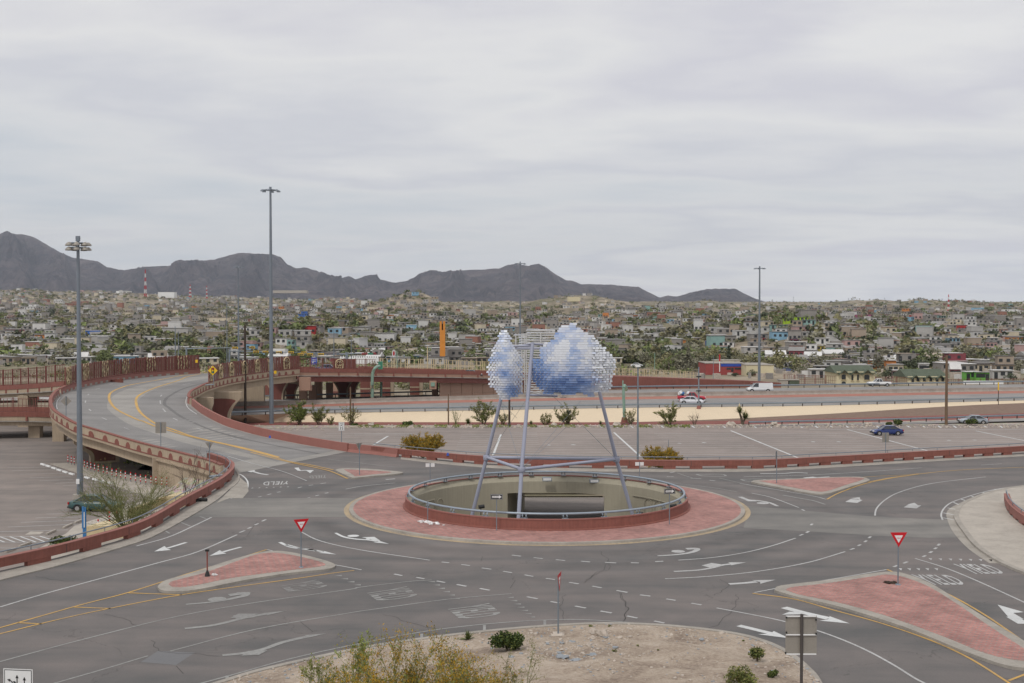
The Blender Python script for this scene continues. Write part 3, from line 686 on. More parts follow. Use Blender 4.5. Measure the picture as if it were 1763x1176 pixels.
def fan(P, name, mat, z=0.012):
    mb = MB(); w = [G(a, b, z) for a, b in P]
    tri = geometry.tessellate_polygon([[Vector((p.x, p.y, 0)) for p in w]]); mb.add(w, [tuple(t) for t in tri]); fixup(mb)
    return mb
def arrow(parts, mat, name='lane_arrow'):
    "one painted arrow: strokes with tapering width and triangles"
    mb = MB(); k = 0
    for p in parts:
        z = 0.012 + 0.002*k; k += 1
        if p[0] == 's':
            P = smooth([G(a, b, z) for a, b in p[1]], 5); n_ = len(P)
            A = []; B = []; o1 = offs(P, 1.0)
            for i in range(n_):
                t = i/(n_-1); w = (p[2] + (p[3]-p[2])*t)/2; d = o1[i]-P[i]; A.append(P[i]-d*w); B.append(P[i]+d*w)
            mb.ribbon(A, B)
        else:
            m2 = fan(p[1], '', mat, z); mb.add(m2.v, m2.f)
    fixup(mb); return mb.build(name, M[mat], kind='structure')
def disc(c, r):
    w = G(*c); o = []
    for k in range(14):
        a = 2*math.pi*k/14; o.append(PJ((w.x+r*math.cos(a), w.y+r*math.sin(a), 0)))
    return o
arrow([('s', T(zA, [(942,217),(880,236),(845,246)]), .25, .3), ('t', T(zA, [(780,263),(832,235),(845,247),(865,255)]))], 'mark_bright')
arrow([('s', T(zA, [(1220,240),(1160,256),(1125,266)]), .25, .3), ('t', T(zA, [(1060,285),(1112,256),(1125,266),(1145,273)]))], 'mark_bright')
arrow([('s', T(zC, [(590,290),(650,286),(700,281)]), .35, .35), ('t', T(zC, [(775,273),(680,275),(712,281),(715,289)]))], 'mark')
arrow([('s', T(zC, [(808,383),(890,405),(985,427)]), .5, .55), ('t', T(zC, [(1070,447),(990,418),(985,430),(950,436)])), ('t', T(zC, [(900,410),(800,412),(830,400),(880,402)]))], 'mark_bright')
arrow([('s', T(zC, [(628,455),(690,470),(760,487)]), .4, .4), ('t', T(zC, [(830,506),(768,477),(755,487),(705,490)]))], 'mark_bright')
arrow([('s', T(zB, [(228,110),(270,130),(330,141),(400,146),(440,152)]), .2, .4), ('t', T(zB, [(500,166),(436,146),(445,153),(420,158)])), ('s', T(zB, [(385,146),(395,138),(400,134)]), .3, .3), ('t', T(zB, [(455,150),(425,130),(360,132),(400,140),(430,150)])), ('t', disc(zB(318,125), .42))], 'mark_bright')
arrow([('s', T(zB, [(-20,170),(40,186),(90,193),(165,205)]), .3, .25), ('t', T(zB, [(232,219),(172,202),(168,207),(140,211)]))], 'mark_bright')
arrow([('s', T(zA, [(1415,216),(1470,240),(1545,251),(1600,259)]), .25, .4)], 'mark_bright')
arrow([('s', T(zA, [(940,530),(1040,522),(1130,510),(1200,495),(1240,484),(1235,474),(1160,484)]), .2, .55), ('t', T(zA, [(1225,480),(1280,468),(1200,470),(1150,492)])), ('t', disc(zA(1098,504), .5))], 'mark_faded')
arrow([('s', T(zA, [(935,652),(1050,640),(1130,625),(1200,607),(1270,592),(1345,578)]), .3, .35), ('t', T(zA, [(1450,562),(1335,574),(1350,579),(1350,586)])), ('s', T(zA, [(1245,602),(1225,588),(1220,582)]), .9, .8), ('t', T(zA, [(1165,600),(1205,577),(1310,577),(1260,592)]))], 'mark_faded')
arrow([('s', T(zA, [(1125,788),(1230,777),(1330,757),(1420,725),(1500,705),(1560,692)]), .3, .35), ('t', T(zA, [(1652,677),(1540,686),(1555,692),(1560,699)])), ('t', T(zA, [(1220,790),(1255,766),(1355,762),(1310,786)]))], 'mark_faded')
arrow([('s', T(zC, [(305,178),(380,173),(430,166),(458,157),(460,149),(420,150)]), .2, .5), ('t', disc(zC(387,160), .45))], 'mark')
arrow([('s', T(zC, [(370,240),(460,235),(520,226),(560,215),(600,210)]), .25, .3), ('t', T(zC, [(657,204),(585,204),(598,210),(597,216)])), ('t', T(zC, [(480,216),(520,206),(560,212),(525,228)]))], 'mark')
arrow([('s', T(zD, [(15,735),(70,705)]), 1.0, 1.0), ('t', T(zD, [(100,682),(8,692),(60,700),(85,700),(110,712)]))], 'mark')
arrow([('s', T(zD, [(610,790),(660,760)]), 1.0, 1.0), ('t', T(zD, [(655,738),(582,756),(640,762),(680,762),(700,770)]))], 'mark')
arrow([('s', T(zE, [(400,425),(560,455),(700,480),(830,520)]), .25, .2)], 'mark_faded')
arrow([('s', T(zF, [(1140,560),(1220,590),(1330,600),(1440,620),(1520,655)]), .4, .3), ('t', T(zF, [(1190,590),(1290,592),(1310,606),(1220,606)])), ('t', disc(zF(1370,625), .5))], 'mark')
arrow([('s', T(zG, [(480,338),(400,325),(330,305)]), .3, .3), ('t', T(zG, [(262,302),(290,282),(335,285),(350,300),(310,312)]))], 'mark_bright')
arrow([('s', T(zG, [(930,300),(860,292),(800,295),(770,270)]), .4, .35), ('t', T(zG, [(905,322),(860,290),(940,290)])), ('t', T(zG, [(745,268),(790,264),(790,278),(760,282)]))], 'mark_bright')
arrow([('s', T(zF, [(690,332),(950,332),(980,352),(780,350),(700,334)]), .25, .25)], 'mark_faded')
arrow([('s', T(zF, [(1145,384),(1350,380),(1420,398),(1220,402),(1150,386)]), .25, .25)], 'mark_faded')
arrow([('s', T(zE, [(170,208),(400,206),(530,197),(650,203)]), .25, .25)], 'mark_bright')
arrow([('s', T(zE, [(430,262),(600,258),(720,250),(870,240)]), .3, .25), ('t', T(zE, [(600,250),(700,240),(760,248),(680,262)]))], 'mark_bright')
arrow([('s', T(zG, [(1670,385),(1763,378)]), .3, .3)], 'mark')
arrow([('s', T(zC, [(1763,448),(1715,420)]), .6, .6), ('t', T(zC, [(1658,372),(1763,402),(1720,405),(1763,430),(1700,420)]))], 'mark_bright')
for q in range(7):                                   # give-way teeth
    a = (1390+q*40, 190+q*0.8); mb = fan([zC(a[0]-8, a[1]-3), zC(a[0]+8, a[1]-2), zC(a[0]+4, a[1]+5)], '', ''); mb.build('give_way_tooth', M['mark'], kind='structure')
for q in range(5):
    a = (1270+q*36, 230); mb = fan([zC(a[0]-8, a[1]-3), zC(a[0]+8, a[1]-2), zC(a[0]+5, a[1]+6)], '', ''); mb.build('give_way_tooth', M['mark'], kind='structure')
for (x0, y0, dx, dy, n_) in ((228,322,32,15.5,4), (700,352,25,17,6), (1098,432,18,16.5,7)):
    for q in range(n_):
        a = (x0+q*dx, y0+q*dy); mb = fan([zB(a[0]-6, a[1]+5), zB(a[0]+32, a[1]+1), zB(a[0]+32, a[1]+8)], '', ''); mb.build('give_way_tooth', M['mark_faded'], kind='structure')
for q in range(6):
    a = (320+q*72, 472-q*2.5); mb = fan([zG(a[0]-14, a[1]+4), zG(a[0], a[1]-4), zG(a[0]+14, a[1])], '', ''); mb.build('give_way_tooth', M['mark'], kind='structure')
# lettering
def text_mesh(s):
    cu = bpy.data.curves.new('t', 'FONT'); cu.body = s; cu.size = 1.0; cu.resolution_u = 2; cu.space_character = 1.12; cu.offset = 0.015
    o = bpy.data.objects.new('t', cu); COL.objects.link(o); dg = bpy.context.evaluated_depsgraph_get()
    me = bpy.data.meshes.new_from_object(o.evaluated_get(dg)); bpy.data.objects.remove(o)
    vs = [v_.co.copy() for v_ in me.vertices]; fs = [tuple(p.vertices) for p in me.polygons]; bpy.data.meshes.remove(me)
    x0 = min(v_.x for v_ in vs); x1 = max(v_.x for v_ in vs); y0 = min(v_.y for v_ in vs); y1 = max(v_.y for v_ in vs)
    return [((v_.x-x0)/(x1-x0), (v_.y-y0)/(y1-y0)) for v_ in vs], fs
_tc = {}
def text_on(mb, s, P00, P10, P11, P01, m=0):
    if s not in _tc: _tc[s] = text_mesh(s)
    uv, fs = _tc[s]
    mb.add([(P00*(1-u_)*(1-v_) + P10*u_*(1-v_) + P11*u_*v_ + P01*(1-u_)*v_) for u_, v_ in uv], fs, m); return mb
for q, mt in (([zB(790,490), zB(860,548), zB(1072,524), zB(1005,465)], 'mark_faded'), ([zB(382,410), zB(445,457), zB(650,430), zB(588,380)], 'mark_faded'), ([zA(1412,435), zA(1465,470), zA(1665,440), zA(1600,405)], 'mark_faded'),
              ([zC(1395,293), zC(1538,292), zC(1470,254), zC(1312,252)], 'mark'), ([zC(1560,250), zC(1695,248), zC(1620,212), zC(1480,210)], 'mark'),
              ([zG(705,400), zG(430,408), zG(430,447), zG(680,432)], 'mark'), ([zG(1075,340), zG(890,348), zG(905,374), zG(1065,372)], 'mark_faded')):
    W4 = [G(a, b, 0.012) for a, b in q]; mb = MB(); text_on(mb, 'YIELD', *W4); fixup(mb); mb.build('road_lettering', M[mt], kind='structure')
flat([poly([zA(712,822), zA(800,766), zA(985,775), zA(890,838)])], 0.004, 'asphalt_patch', M['patch'])
# hand-traced cracks
M['crack'] = simple('crack_sealant', (0.06, 0.056, 0.053), 0.9)
for pts in ([zC(1763*0+105,195), zC(95,225), zC(60,250), zC(20,275)], [zB(1560,200), zB(1600,240), zB(1615,290), zB(1530,330), zB(1490,365)], [zB(1670,415), zB(1700,480), zB(1690,555)], [zB(1140,350), zB(1120,390)], [zB(1390,420), zB(1370,470), zB(1380,550)],
            [zC(550,270), zC(590,295), zC(560,320), zC(535,335)], [zC(620,330), zC(615,380), zC(560,430), zC(510,470)], [zA(770,710), zA(790,750), zA(830,770), zA(980,780), zA(1100,795)], [zA(180,385), zA(280,408), zA(380,412)], [zA(530,580), zA(620,600), zA(700,640)],
            [zB(480,520), zB(600,560), zB(740,600)], [zB(50,560), zB(110,610)], [zC(150,325), zC(180,380), zC(172,440)], [zE(1000,480), zE(1100,500)], [zA(1300,110), zA(1240,190)], [zA(890,840), zA(930,880)], [zB(970,230), zB(965,255)]):
    P = [Vector(G(a, b, 0.008)) for a, b in pts]; P = smooth(P, 8)
    P = [p + Vector((noise.noise(p*1.3), noise.noise(p*1.3+Vector((9, 9, 9))), 0))*0.22 for p in P]
    mb = MB(); mb.ribbon(offs(P, -0.012), offs(P, 0.014)); mb.build('crack', M['crack'], kind='structure')
# ------------------------------------------------------------------ lot markings
def seg(a, b, w, z, name='stall_line', mat='mark'):
    P = [Vector((a[0], a[1], z)), Vector((b[0], b[1], z))]; mb = MB(); mb.ribbon(offs(P, -w/2), offs(P, w/2)); fixup(mb); return mb.build(name, M[mat], kind='structure')
for (xa, xb, ya, yb) in ((560,715,748,776), (795,925,750,784), (930,1085,748,784), (1128,1262,748,784), (1275,1450,748,778), (1560,1800,748,768), (1470,1560,748,776)):
    D = 18.4*1959/(ya-545) + 1
    while D > 18.4*1959/(yb-545):
        seg(((xa+xb)/2*0 + (xa-CX)/F*178, D), ((xb-CX)/F*178, D), 0.16, -2.99, mat='mark'); D -= 2.75
for q in (([668,751],[643,766]), ([862.5,748],[849,784]), ([1057,744.6],[1103.6,787]), ([1258,741.5],[1375.5,789]), ([1458,739.5],[1600,777]), ([1680,742],[1800,766])):
    a, b = G(*q[0], -3), G(*q[1], -3); seg(a, b, 0.3, -2.986, 'lot_line', 'mark_bright')
for k in range(46):
    x = 560+26.5*k; a, b = G(x, 736.5, -3), G(x-5, 733.2, -3)
    seg(a, b, 0.3, -2.99, 'stall_tick', 'mark_bright')
for (x, y) in ((945,766),(987,765.5),(1170,763),(1212,762),(1400,760.5),(1444,760.5),(1634,758),(1678,757.5)):
    a, b = G(x-3, y, -3), G(x+3, y+.6, -3); seg(a, b, 0.5, -2.986, 'lot_arrow', 'mark_bright')
for (x0, x1, y) in ((850,925,745.5),(610,730,747.5),(1393,1500,739.5),(1605,1760,739.5)):
    seg(G(x0, y, -3), G(x1, y, -3), 0.25, -2.99, 'lot_line', 'mark')
# left lot stalls
for q in ([(470,618),(800,612)], [(360,657),(870,648)], [(210,703),(800,682)], [(80,750),(790,720)], [(0,797),(690,778)], [(0,848),(500,842)], [(0,903),(455,903)], [(0,962),(380,965)], [(600,580),(900,575)],
          [(80,150),(560,140)], [(120,180),(640,168)], [(200,215),(700,205)], [(300,252),(720,240)], [(400,282),(740,270)], [(560,308),(770,296)], [(640,330),(770,324)], [(900,300),(1300,290)], [(950,330),(1400,330)], [(1000,360),(1500,365)], [(1020,395),(1560,400)]):
    a, b = zH(*q[0]), zH(*q[1]); seg(G(*a, -3), G(*b, -3), 0.13, -2.99, 'stall_line', 'mark')
for q in ([(0,848),(150,903)], [(100,848),(255,903)], [(205,846),(365,903)], [(310,844),(460,903)], [(400,842),(520,878)], [(-90,850),(45,903)]):
    a, b = zH(*q[0]), zH(*q[1]); seg(G(*a, -3), G(*b, -3), 0.15, -2.988, 'hatch_line', 'mark_bright')
flat([poly([zH(250,828), zH(310,795), zH(445,798), zH(400,825)], -3)], -2.988, 'lot_patch', M['sidewalk'])
# ================================================================== BARRIERS
def at_px(path, px):
    "parameter point of a path whose photo x is px"
    best = min(range(len(path)), key=lambda i: abs(PJ(path[i])[0]-px)); return best
def beam_barrier(name, label, path, blocks, kind_mats=('red', 'red'), h0=0.30, h1=0.84, w=0.28, rail=True, rail_side=-0.35, rail_from=None):
    c = path[len(path)//2]
    t = thing(name, label, 'barrier', (c.x, c.y, c.z))
    mb = MB(); mb.sweep(path, [(-w, h0), (w*0.4, h0), (w*0.4, h1), (-w, h1)], 0); mb.build('beam', M[kind_mats[0]], t)
    mb = MB(); mb.sweep(path, [(-w-.02, h1+0.001), (w*0.4+.02, h1+0.001), (w*0.4+.02, h1+0.05), (-w-.02, h1+0.05)], 0); mb.build('coping', M['red_light'], t)
    for p, q in zip(resample(path, 6.1), resample(path, 6.1)[1:]):
        d = (q-p).normalized()*.02; mb = MB(); mb.sweep([q-d, q+d], [(-w-.008, h0-.004), (w*0.4+.008, h0-.004), (w*0.4+.008, h1-.004), (-w-.008, h1-.004)]); mb.build('joint', M['brown_post'], t)
    for (a, b) in blocks:
        mb = MB(); mb.sweep([a, b], [(-w+.03, 0.0), (w*0.4-.03, 0.0), (w*0.4-.03, h0+.02), (-w+.03, h0+.02)], 0); mb.build('block', M[kind_mats[1]], t)
    if rail:
        rp_ = [p for p in offs(path, rail_side)]
        mb = MB(); mb.tube([p+Vector((0, 0, 1.16)) for p in rp_], 0.045, 6); mb.build('handrail', M['steel'], t)
        for p in resample(rp_, 3.3):
            mb = MB(); mb.tube([p+Vector((0, 0, 0.5)), p+Vector((0, 0, 1.15))], 0.03, 5); mb.build('rail_post', M['steel'], t)
    return t
def blocks_along(path, step, ln):
    r = resample(path, 0.35); o = []; k = max(1, int(round(ln/0.35))); s = int(round(step/0.35))
    for i in range(s//2, len(r)-k-1, s): o.append((r[i], r[i+k]))
    return o
back_path = resample(back_w, 0.9)
bl = []
for px in (700,745,784,821,868,918,972,1025,1088,1151,1204,1252,1297,1339,1384,1425,1462,1497,1532,1566,1600,1634,1667,1702,1738,1780,1830,1880):
    i = at_px(back_path, px); d = (back_path[min(i+1, len(back_path)-1)]-back_path[i-1]).normalized(); bl.append((back_path[i]-d*0.62, back_path[i]+d*0.62))
beam_barrier('road_barrier', 'long red beam barrier on blocks behind the ring, in front of the empty lot', back_path, bl)
lp = resample(left_w, 0.5)
beam_barrier('road_barrier', 'red beam barrier on blocks curling round the tip at the left, beside the lower lot', lp, blocks_along(lp[:int(len(lp)*.93)], 4.6, 1.9), rail_side=-0.3)
# faded red wall at the right edge
RW = smooth([G(*p) for p in [(1731,868),(1735,880),(1745,893),(1770,912),(1850,960),(1950,1010),(2150,1100),(2400,1200)]], 5)
beam_barrier('road_barrier', 'faded salmon barrier with pipe rail at the right edge of the pavement', RW, blocks_along(RW, 2.0, 1.2), ('red_light', 'red_light'), rail_side=-0.05)
# ================================================================== CURVED RAMP
OUT_TOP = [(388,803,.92),(361,792,.95),(329,783,1.0),(289,773,1.15),(231,759,1.5),(179,744,2.1),(134,730,2.9),(110,717,3.5),(92,704,4.0),(87,691,4.4),(90,680,4.75),(103.5,668,5.1),(136,656.7,5.4),(190,647,5.5),(240,641,5.5),(300,636.5,5.5),(344,634,5.5)]
outer = []
for a, b, z in OUT_TOP: p = G(a, b, z); outer.append(Vector((p.x, p.y, max(0.02, z-0.97))))
inner = [G(a, b, z+0.02) for a, b, z in [(600,777.5,0),(560,771,.1),(520,764,.25),(480,756,.5),(444,748,.9),(400,735,1.7),(376,725,2.3),(349,711,2.9),(333,699,3.3)]]
for a, b, z in [(324.6,681,4.6),(328.7,672.6,4.8),(339,667,4.95),(356.6,659,5.15),(388,650.5,5.3),(420,645,5.4),(470,638.5,5.45),(515,634.5,5.5)]:
    p = G(a, b, z); inner.append(Vector((p.x, p.y, z-0.97)))
NR = 110
def uniform(pts, n):
    s = smooth(pts, 10); L = [0]
    for i in range(1, len(s)): L.append(L[-1]+(s[i]-s[i-1]).length)
    o = []; j = 0
    for k in range(n):
        q = L[-1]*k/(n-1)
        while j < len(L)-2 and L[j+1] < q: j += 1
        t = (q-L[j])/max(1e-9, L[j+1]-L[j]); o.append(s[j].lerp(s[j+1], t))
    return o
ro = uniform(outer, NR); ri = uniform(inner, NR)
# pull both ends of each cross-section to a common height a little so the deck is not twisted
for i in range(NR):
    zm_ = (ro[i].z+ri[i].z)/2; ro[i].z = ro[i].z*0.85+zm_*0.15; ri[i].z = ri[i].z*0.85+zm_*0.15
ramp_t = thing('curved_ramp_bridge', 'concrete bridge ramp curving up from the roundabout to the left and away', 'bridge', (ro[40].x, ro[40].y, -3))
def cross(i, t): return ro[i].lerp(ri[i], t)
mb = MB(); K = 8
vs = [cross(i, j/K) for i in range(NR) for j in range(K+1)]
mb.add(vs, [(i*(K+1)+j, (i+1)*(K+1)+j, (i+1)*(K+1)+j+1, i*(K+1)+j+1) for i in range(NR-1) for j in range(K)]); fixup(mb)
deck_v, deck_f = [Vector(p) for p in vs], list(mb.f); mb.build('deck', M['concrete_road'], ramp_t)
def deck_band(t0, t1, t0s, mat, i0=2):
    mb = MB(); A = []; B = []
    for i in range(i0, NR):
        k = min(1, i/40); A.append(cross(i, t0s+(t0-t0s)*k)+Vector((0, 0, .008))); B.append(cross(i, t1)+Vector((0, 0, .008 if mat == 'deck_worn' else .014)))
        if mat != 'deck_worn': A[-1].z += .006
    mb.ribbon(A, B); fixup(mb); mb.build('worn_lane', M[mat], ramp_t)
deck_band(.61, .97, .44, 'deck_worn'); deck_band(.03, .39, .03, 'deck_worn', 6); deck_band(.80, .825, .80, 'tyre_band')
IS = 16                                             # the deck leaves the ground here
def Z(v_, dz): return Vector((v_.x, v_.y, v_.z+dz))
mb = MB()                                          # slab edge, soffit and girders
lo = [Z(ro[i], -.35) for i in range(IS, NR)]; li = [Z(ri[i], -.35) for i in range(IS, NR)]
mb.ribbon([Z(ro[i], -.02) for i in range(IS, NR)], lo); mb.ribbon([Z(ri[i], -.02) for i in range(IS, NR)], li); mb.ribbon(lo, li)
mb.build('slab', M['beige'], ramp_t)
for t0, t1 in ((0.03, 0.06), (0.34, 0.37), (0.64, 0.67), (0.94, 0.97)):
    mb = MB()
    A = [Z(cross(i, t0), -.34) for i in range(IS, NR)]; B = [Z(cross(i, t1), -.34) for i in range(IS, NR)]
    A2 = [Z(p, -1.25) for p in A]; B2 = [Z(p, -1.25) for p in B]
    mb.ribbon(A, A2); mb.ribbon(B, B2); mb.ribbon(A2, B2); mb.build('girder', M['beige'], ramp_t)
# parapets
def parapet(path, side, i0, i1, cap_mat='red', arches=True, solid_inside=True, panel='beige', road_red=True):
    "side +1: outer face is on the right of the path"
    P = path[i0:i1]
    mb = MB(); s = side
    pr = [(s*-0.16, 0.0), (s*0.16, -0.40), (s*0.16, 0.86), (s*-0.10, 0.86)]
    mats = [0, 0, 0, 1] if road_red else [0, 0, 0, 0]
    mb.sweep(P, pr, 0, mats=mats); mb.build('parapet', [M[panel], M['red_light']], ramp_t)
    mb = MB(); mb.sweep(P, [(s*-0.2, 0.862), (s*0.22, 0.862), (s*0.22, 0.98), (s*-0.2, 0.98)], 0); mb.build('coping', M['red'], ramp_t)
    mb = MB(); mb.sweep(P, [(s*0.161, -0.12), (s*0.2, -0.12), (s*0.2, 0.0), (s*0.161, 0.0)], 0); mb.build('band', M['red'], ramp_t)
    if arches:
        R_ = resample(P, 2.3); F_ = offs(R_, s*0.2)
        for k in range(1, len(R_)-1):
            d = (R_[k+1]-R_[k-1]).normalized(); q = F_[k]; mb = MB(); n_ = Vector((d.y, -d.x, 0))*s
            pts = [q + d*(0.45*math.cos(math.pi*j/8)) + Vector((0, 0, 0.62*math.sin(math.pi*j/8))) for j in range(9)]
            v2 = pts + [p - n_*0.05 for p in pts]
            mb.add(v2, [tuple(range(9))] + [(j, j+1, 10+j, 9+j) for j in range(8)]); mb.build('arch_motif', M['red'], ramp_t)
parapet(ro, -1, 1, 60)
parapet(ro, -1, 60, NR, arches=False)
# blocks standing on the far half of the outer parapet's foot, seen from the carriageway
for p, q in zip(resample(ro[52:NR-2], 2.5)[:-1], resample(ro[52:NR-2], 2.5)[1:]):
    d = (q-p); mb = MB(); a = p + d*0.2; b_ = p + d*0.62
    mb.sweep([a, b_], [(0.13, 0.02), (0.20, 0.02), (0.20, 0.34), (0.13, 0.34)]); mb.build('block', M['concrete'], ramp_t)
mb = MB()                                          # solid sloped barrier on the inside of the bend
NJ = [i for i in range(NR) if PJ(ri[i])[1] > 684 or PJ(ri[i])[0] < 340]
iK = next(i for i in range(NR) if PJ(ri[i])[0] < 328)
mb.sweep(ri[0:iK], [(0.30, 0.0), (-0.2, -0.3), (-0.2, 0.95), (0.08, 0.95), (0.14, 0.3)], 0, mats=[0,0,0,0,0]); mb.build('barrier', M['red_light'], ramp_t)
# note: path runs away from the roundabout, so the carriageway lies to the left
parapet(ri, 1, iK, NR, arches=True)
bb = MB(); P = [G(600,777.5), G(620,779.6), G(640,781.5), G(660,783.8), G(685,787)]
bb.sweep(P, [(-0.12, 0.0), (0.30, 0.0), (0.12, 0.3), (0.08, 0.92), (-0.2, 0.92)], 0); 
tb = thing('road_barrier', 'short solid red barrier with a scraped face joining ramp wall and beam barrier', 'barrier', P[2]); bb.build('wall', M['red_light'], tb)
# lane paint on the ramp
zI = zm(0, 590, 7.346); zJ = zm(230, 580, 7.346); zK = zm(240, 700, 7.346)
from mathutils.bvhtree import BVHTree
dbvh = BVHTree.FromPolygons(deck_v, deck_f)
def deck_line(px_pts, w, mat, name='lane_line', n=7):
    D = []                                            # every sample is draped on the deck
    for q in smooth([(a, b, 0) for a, b in px_pts], n):
        h_ = dbvh.ray_cast(Vector((0, 0, CH)), ray(q.x, q.y).normalized())[0]
        D.append((h_ if h_ is not None else G(q.x, q.y, 0.02)) + Vector((0, 0, 0.02)))
    mb = MB(); mb.ribbon(offs(D, -w/2), offs(D, w/2)); fixup(mb); mb.build(name, M[mat], ramp_t)
deck_line([zJ(930,437), zJ(700,470), zJ(400,530), zJ(0,600), zI(1560,560), zI(1420,620), zI(1380,680), zI(1400,760), zI(1500,860), zI(1763,985), zJ(100,1060), zJ(280,1135), zK(400,310), zK(600,370), zK(900,440), zK(1400,550), zK(1763,650)], .34, 'mark_yellow', 'yellow_line')
deck_line([zJ(930,452), zJ(680,505), zJ(560,555), zJ(300,635), zJ(120,710), zJ(40,770), zJ(35,850), zJ(80,950), zJ(200,1050), zJ(310,1110), zK(450,300), zK(650,372), zK(900,432), zK(1400,542), zK(1763,640)], .34, 'mark_yellow', 'yellow_line')
for a, b in ((zI(1210,590), zI(1260,580)), (zI(1110,665), zI(1125,650)), (zI(1082,735), zI(1080,760)), (zI(1125,840), zI(1150,865)), (zI(1290,950), zI(1350,975)), (zI(1570,1075), zI(1640,1100)), (zI(1380,530), zI(1430,520)), (zI(1600,485), zI(1660,478)),
             (zJ(620,605), zJ(720,588)), (zJ(420,672), zJ(480,662)), (zJ(340,755), zJ(358,735)), (zJ(335,805), zJ(340,850)), (zJ(370,910), zJ(405,950)), (zJ(500,1030), zJ(560,1055)), (zK(720,272), zK(810,303)), (zK(1160,395), zK(1290,430)), (zK(430,150), zK(485,175))):
    deck_line([a, b], .16, 'mark')
deck_line(T(zG, [(75,152),(350,232),(640,310),(870,400)]), .12, 'mark'); deck_line(T(zG, [(-60,8),(300,95),(560,165),(700,205),(900,238),(1140,290)]), .2, 'mark_yellow', 'yellow_line'); deck_line(T(zG, [(300,110),(560,178),(700,212),(1000,275),(1130,310),(1285,378)]), .2, 'mark_yellow', 'yellow_line')
deck_line([zI(760,690), zI(725,740), zI(715,800), zI(725,840)], .12, 'mark_bright')
deck_line([zJ(690,735), zJ(665,790), zJ(665,850), zJ(700,910), zJ(800,980)], .10, 'mark_bright')
# abutment, wing wall and piers
mb = MB(); a, b = ro[IS-1], ri[IS-1]; d = (b-a).normalized()
ab0, ab1 = Vector((a.x, a.y, 0)) , Vector((b.x, b.y, 0))
mb.sweep([ab0 + d*0.0, ab1], [(-.5, -4.4), (.4, -4.4), (.4, ro[IS].z-1.25), (-.5, ro[IS].z-1.25)]); mb.build('abutment', M['beige'], ramp_t)
mb = MB(); W_ = [Z(Vector((p.x, p.y, 0)), 0) for p in ro[0:IS+1]]
mb.ribbon([Vector((p.x, p.y, -0.38)) for p in W_], [Vector((p.x, p.y, -4.4)) for p in W_]); mb.build('wing_wall', M['beige'], ramp_t)
mb = MB(); mb.sweep(ro[0:IS+1], [(-0.3, -0.55), (0, -0.55), (0, -0.37), (-0.3, -0.37)]); mb.build('ledge', M['beige'], ramp_t)
mb = MB(); q = ro[IS]; mb.box((q.x, q.y, -2.2), (0.8, 0.8, 4.4), 0.4); mb.build('corner_pilaster', M['beige'], ramp_t)
def pier(base, ang, w_top, w_bot, ztop, depth=1.6, inset=True, parent=ramp_t, cap=1.0, mat='beige'):
    "flared hammerhead column with a maroon inset on each broad face"
    ca, sa = math.cos(ang), math.sin(ang); z0 = base[2]; H = ztop-z0
    prof = []
    for k in range(9):
        t = k/8; w = w_bot + (w_top-w_bot)*max(0, (t-0.35)/0.65)**2.2; prof.append((w/2, z0+H*t))
    prof.append((w_top/2, ztop+cap))
    poly_ = [(-x, z) for x, z in prof] + [(x, z) for x, z in reversed(prof)]
    def P(x, y, z): return (base[0]+x*ca-y*sa, base[1]+x*sa+y*ca, z)
    n_ = len(poly_); fr = [P(x, -depth/2, z) for x, z in poly_]; bk = [P(x, depth/2, z) for x, z in poly_]
    tri = geometry.tessellate_polygon([[Vector((x, z, 0)) for x, z in poly_]])
    mb = MB(); mb.add(fr+bk, [tuple(t) for t in tri] + [tuple(n_+i for i in reversed(t)) for t in tri] + [(i, (i+1) % n_, n_+(i+1) % n_, n_+i) for i in range(n_)])
    pr_ = mb.build('pier', M[mat], parent)
    if inset:
        for sgn in (-1, 1):
            mb = MB(); pts = []
            for x, z in prof[:-1]:
                pts.append((x*0.74, z0+0.35+(z-z0)*0.86))
            top = pts[-1]; arc = [(top[0]*math.cos(math.pi*k/8), top[1]+0.25*H*0.3*math.sin(math.pi*k/8)) for k in range(1, 8)]
            pl = [(x, z) for x, z in pts] + arc + [(-x, z) for x, z in reversed(pts)]
            vv = [P(x, sgn*(depth/2+0.02), z) for x, z in pl]; tri = geometry.tessellate_polygon([[Vector((x, z, 0)) for x, z in pl]])
            o_ = Vector(parent['_o']) ; mb.add(vv, [tuple(t) for t in tri]); mb.v = [(a_-o_.x, b_-o_.y, c_-o_.z) for a_, b_, c_ in mb.v]
            mb.build('inset', M['maroon'], pr_)
    return pr_
def px_x(px, D): return (px-CX)/F*D
pier((px_x(180, 144), 143.5, -3.1), 0.45, 6.5, 3.4, -1.0, 1.8)
pier((px_x(150, 139), 138.5, -0.2), 0.45, 3.0, 2.6, 0.0, 1.6, inset=False, cap=1.0)
pier((px_x(101, 168), 168, -3.1), 0.1, 2.0, 1.6, 1.0, 1.6, inset=False, cap=2.0)
pier((px_x(381, 184), 184, -3.1), 0.1, 6.4, 2.6, 2.2, 1.8)
pier((px_x(345, 172), 171.5, -3.1), 0.2, 4.0, 2.8, 2.2, 1.8, inset=False)
mb = MB(); mb.box((px_x(388, 222), 222, 0.0), (15.0, 1.6, 6.4), 0.05); mb.build('wall_pier', M['beige'], ramp_t)
pier((px_x(478, 232), 232, -3.1), 0.0, 5.0, 2.4, 2.2, 1.8, parent=ramp_t)
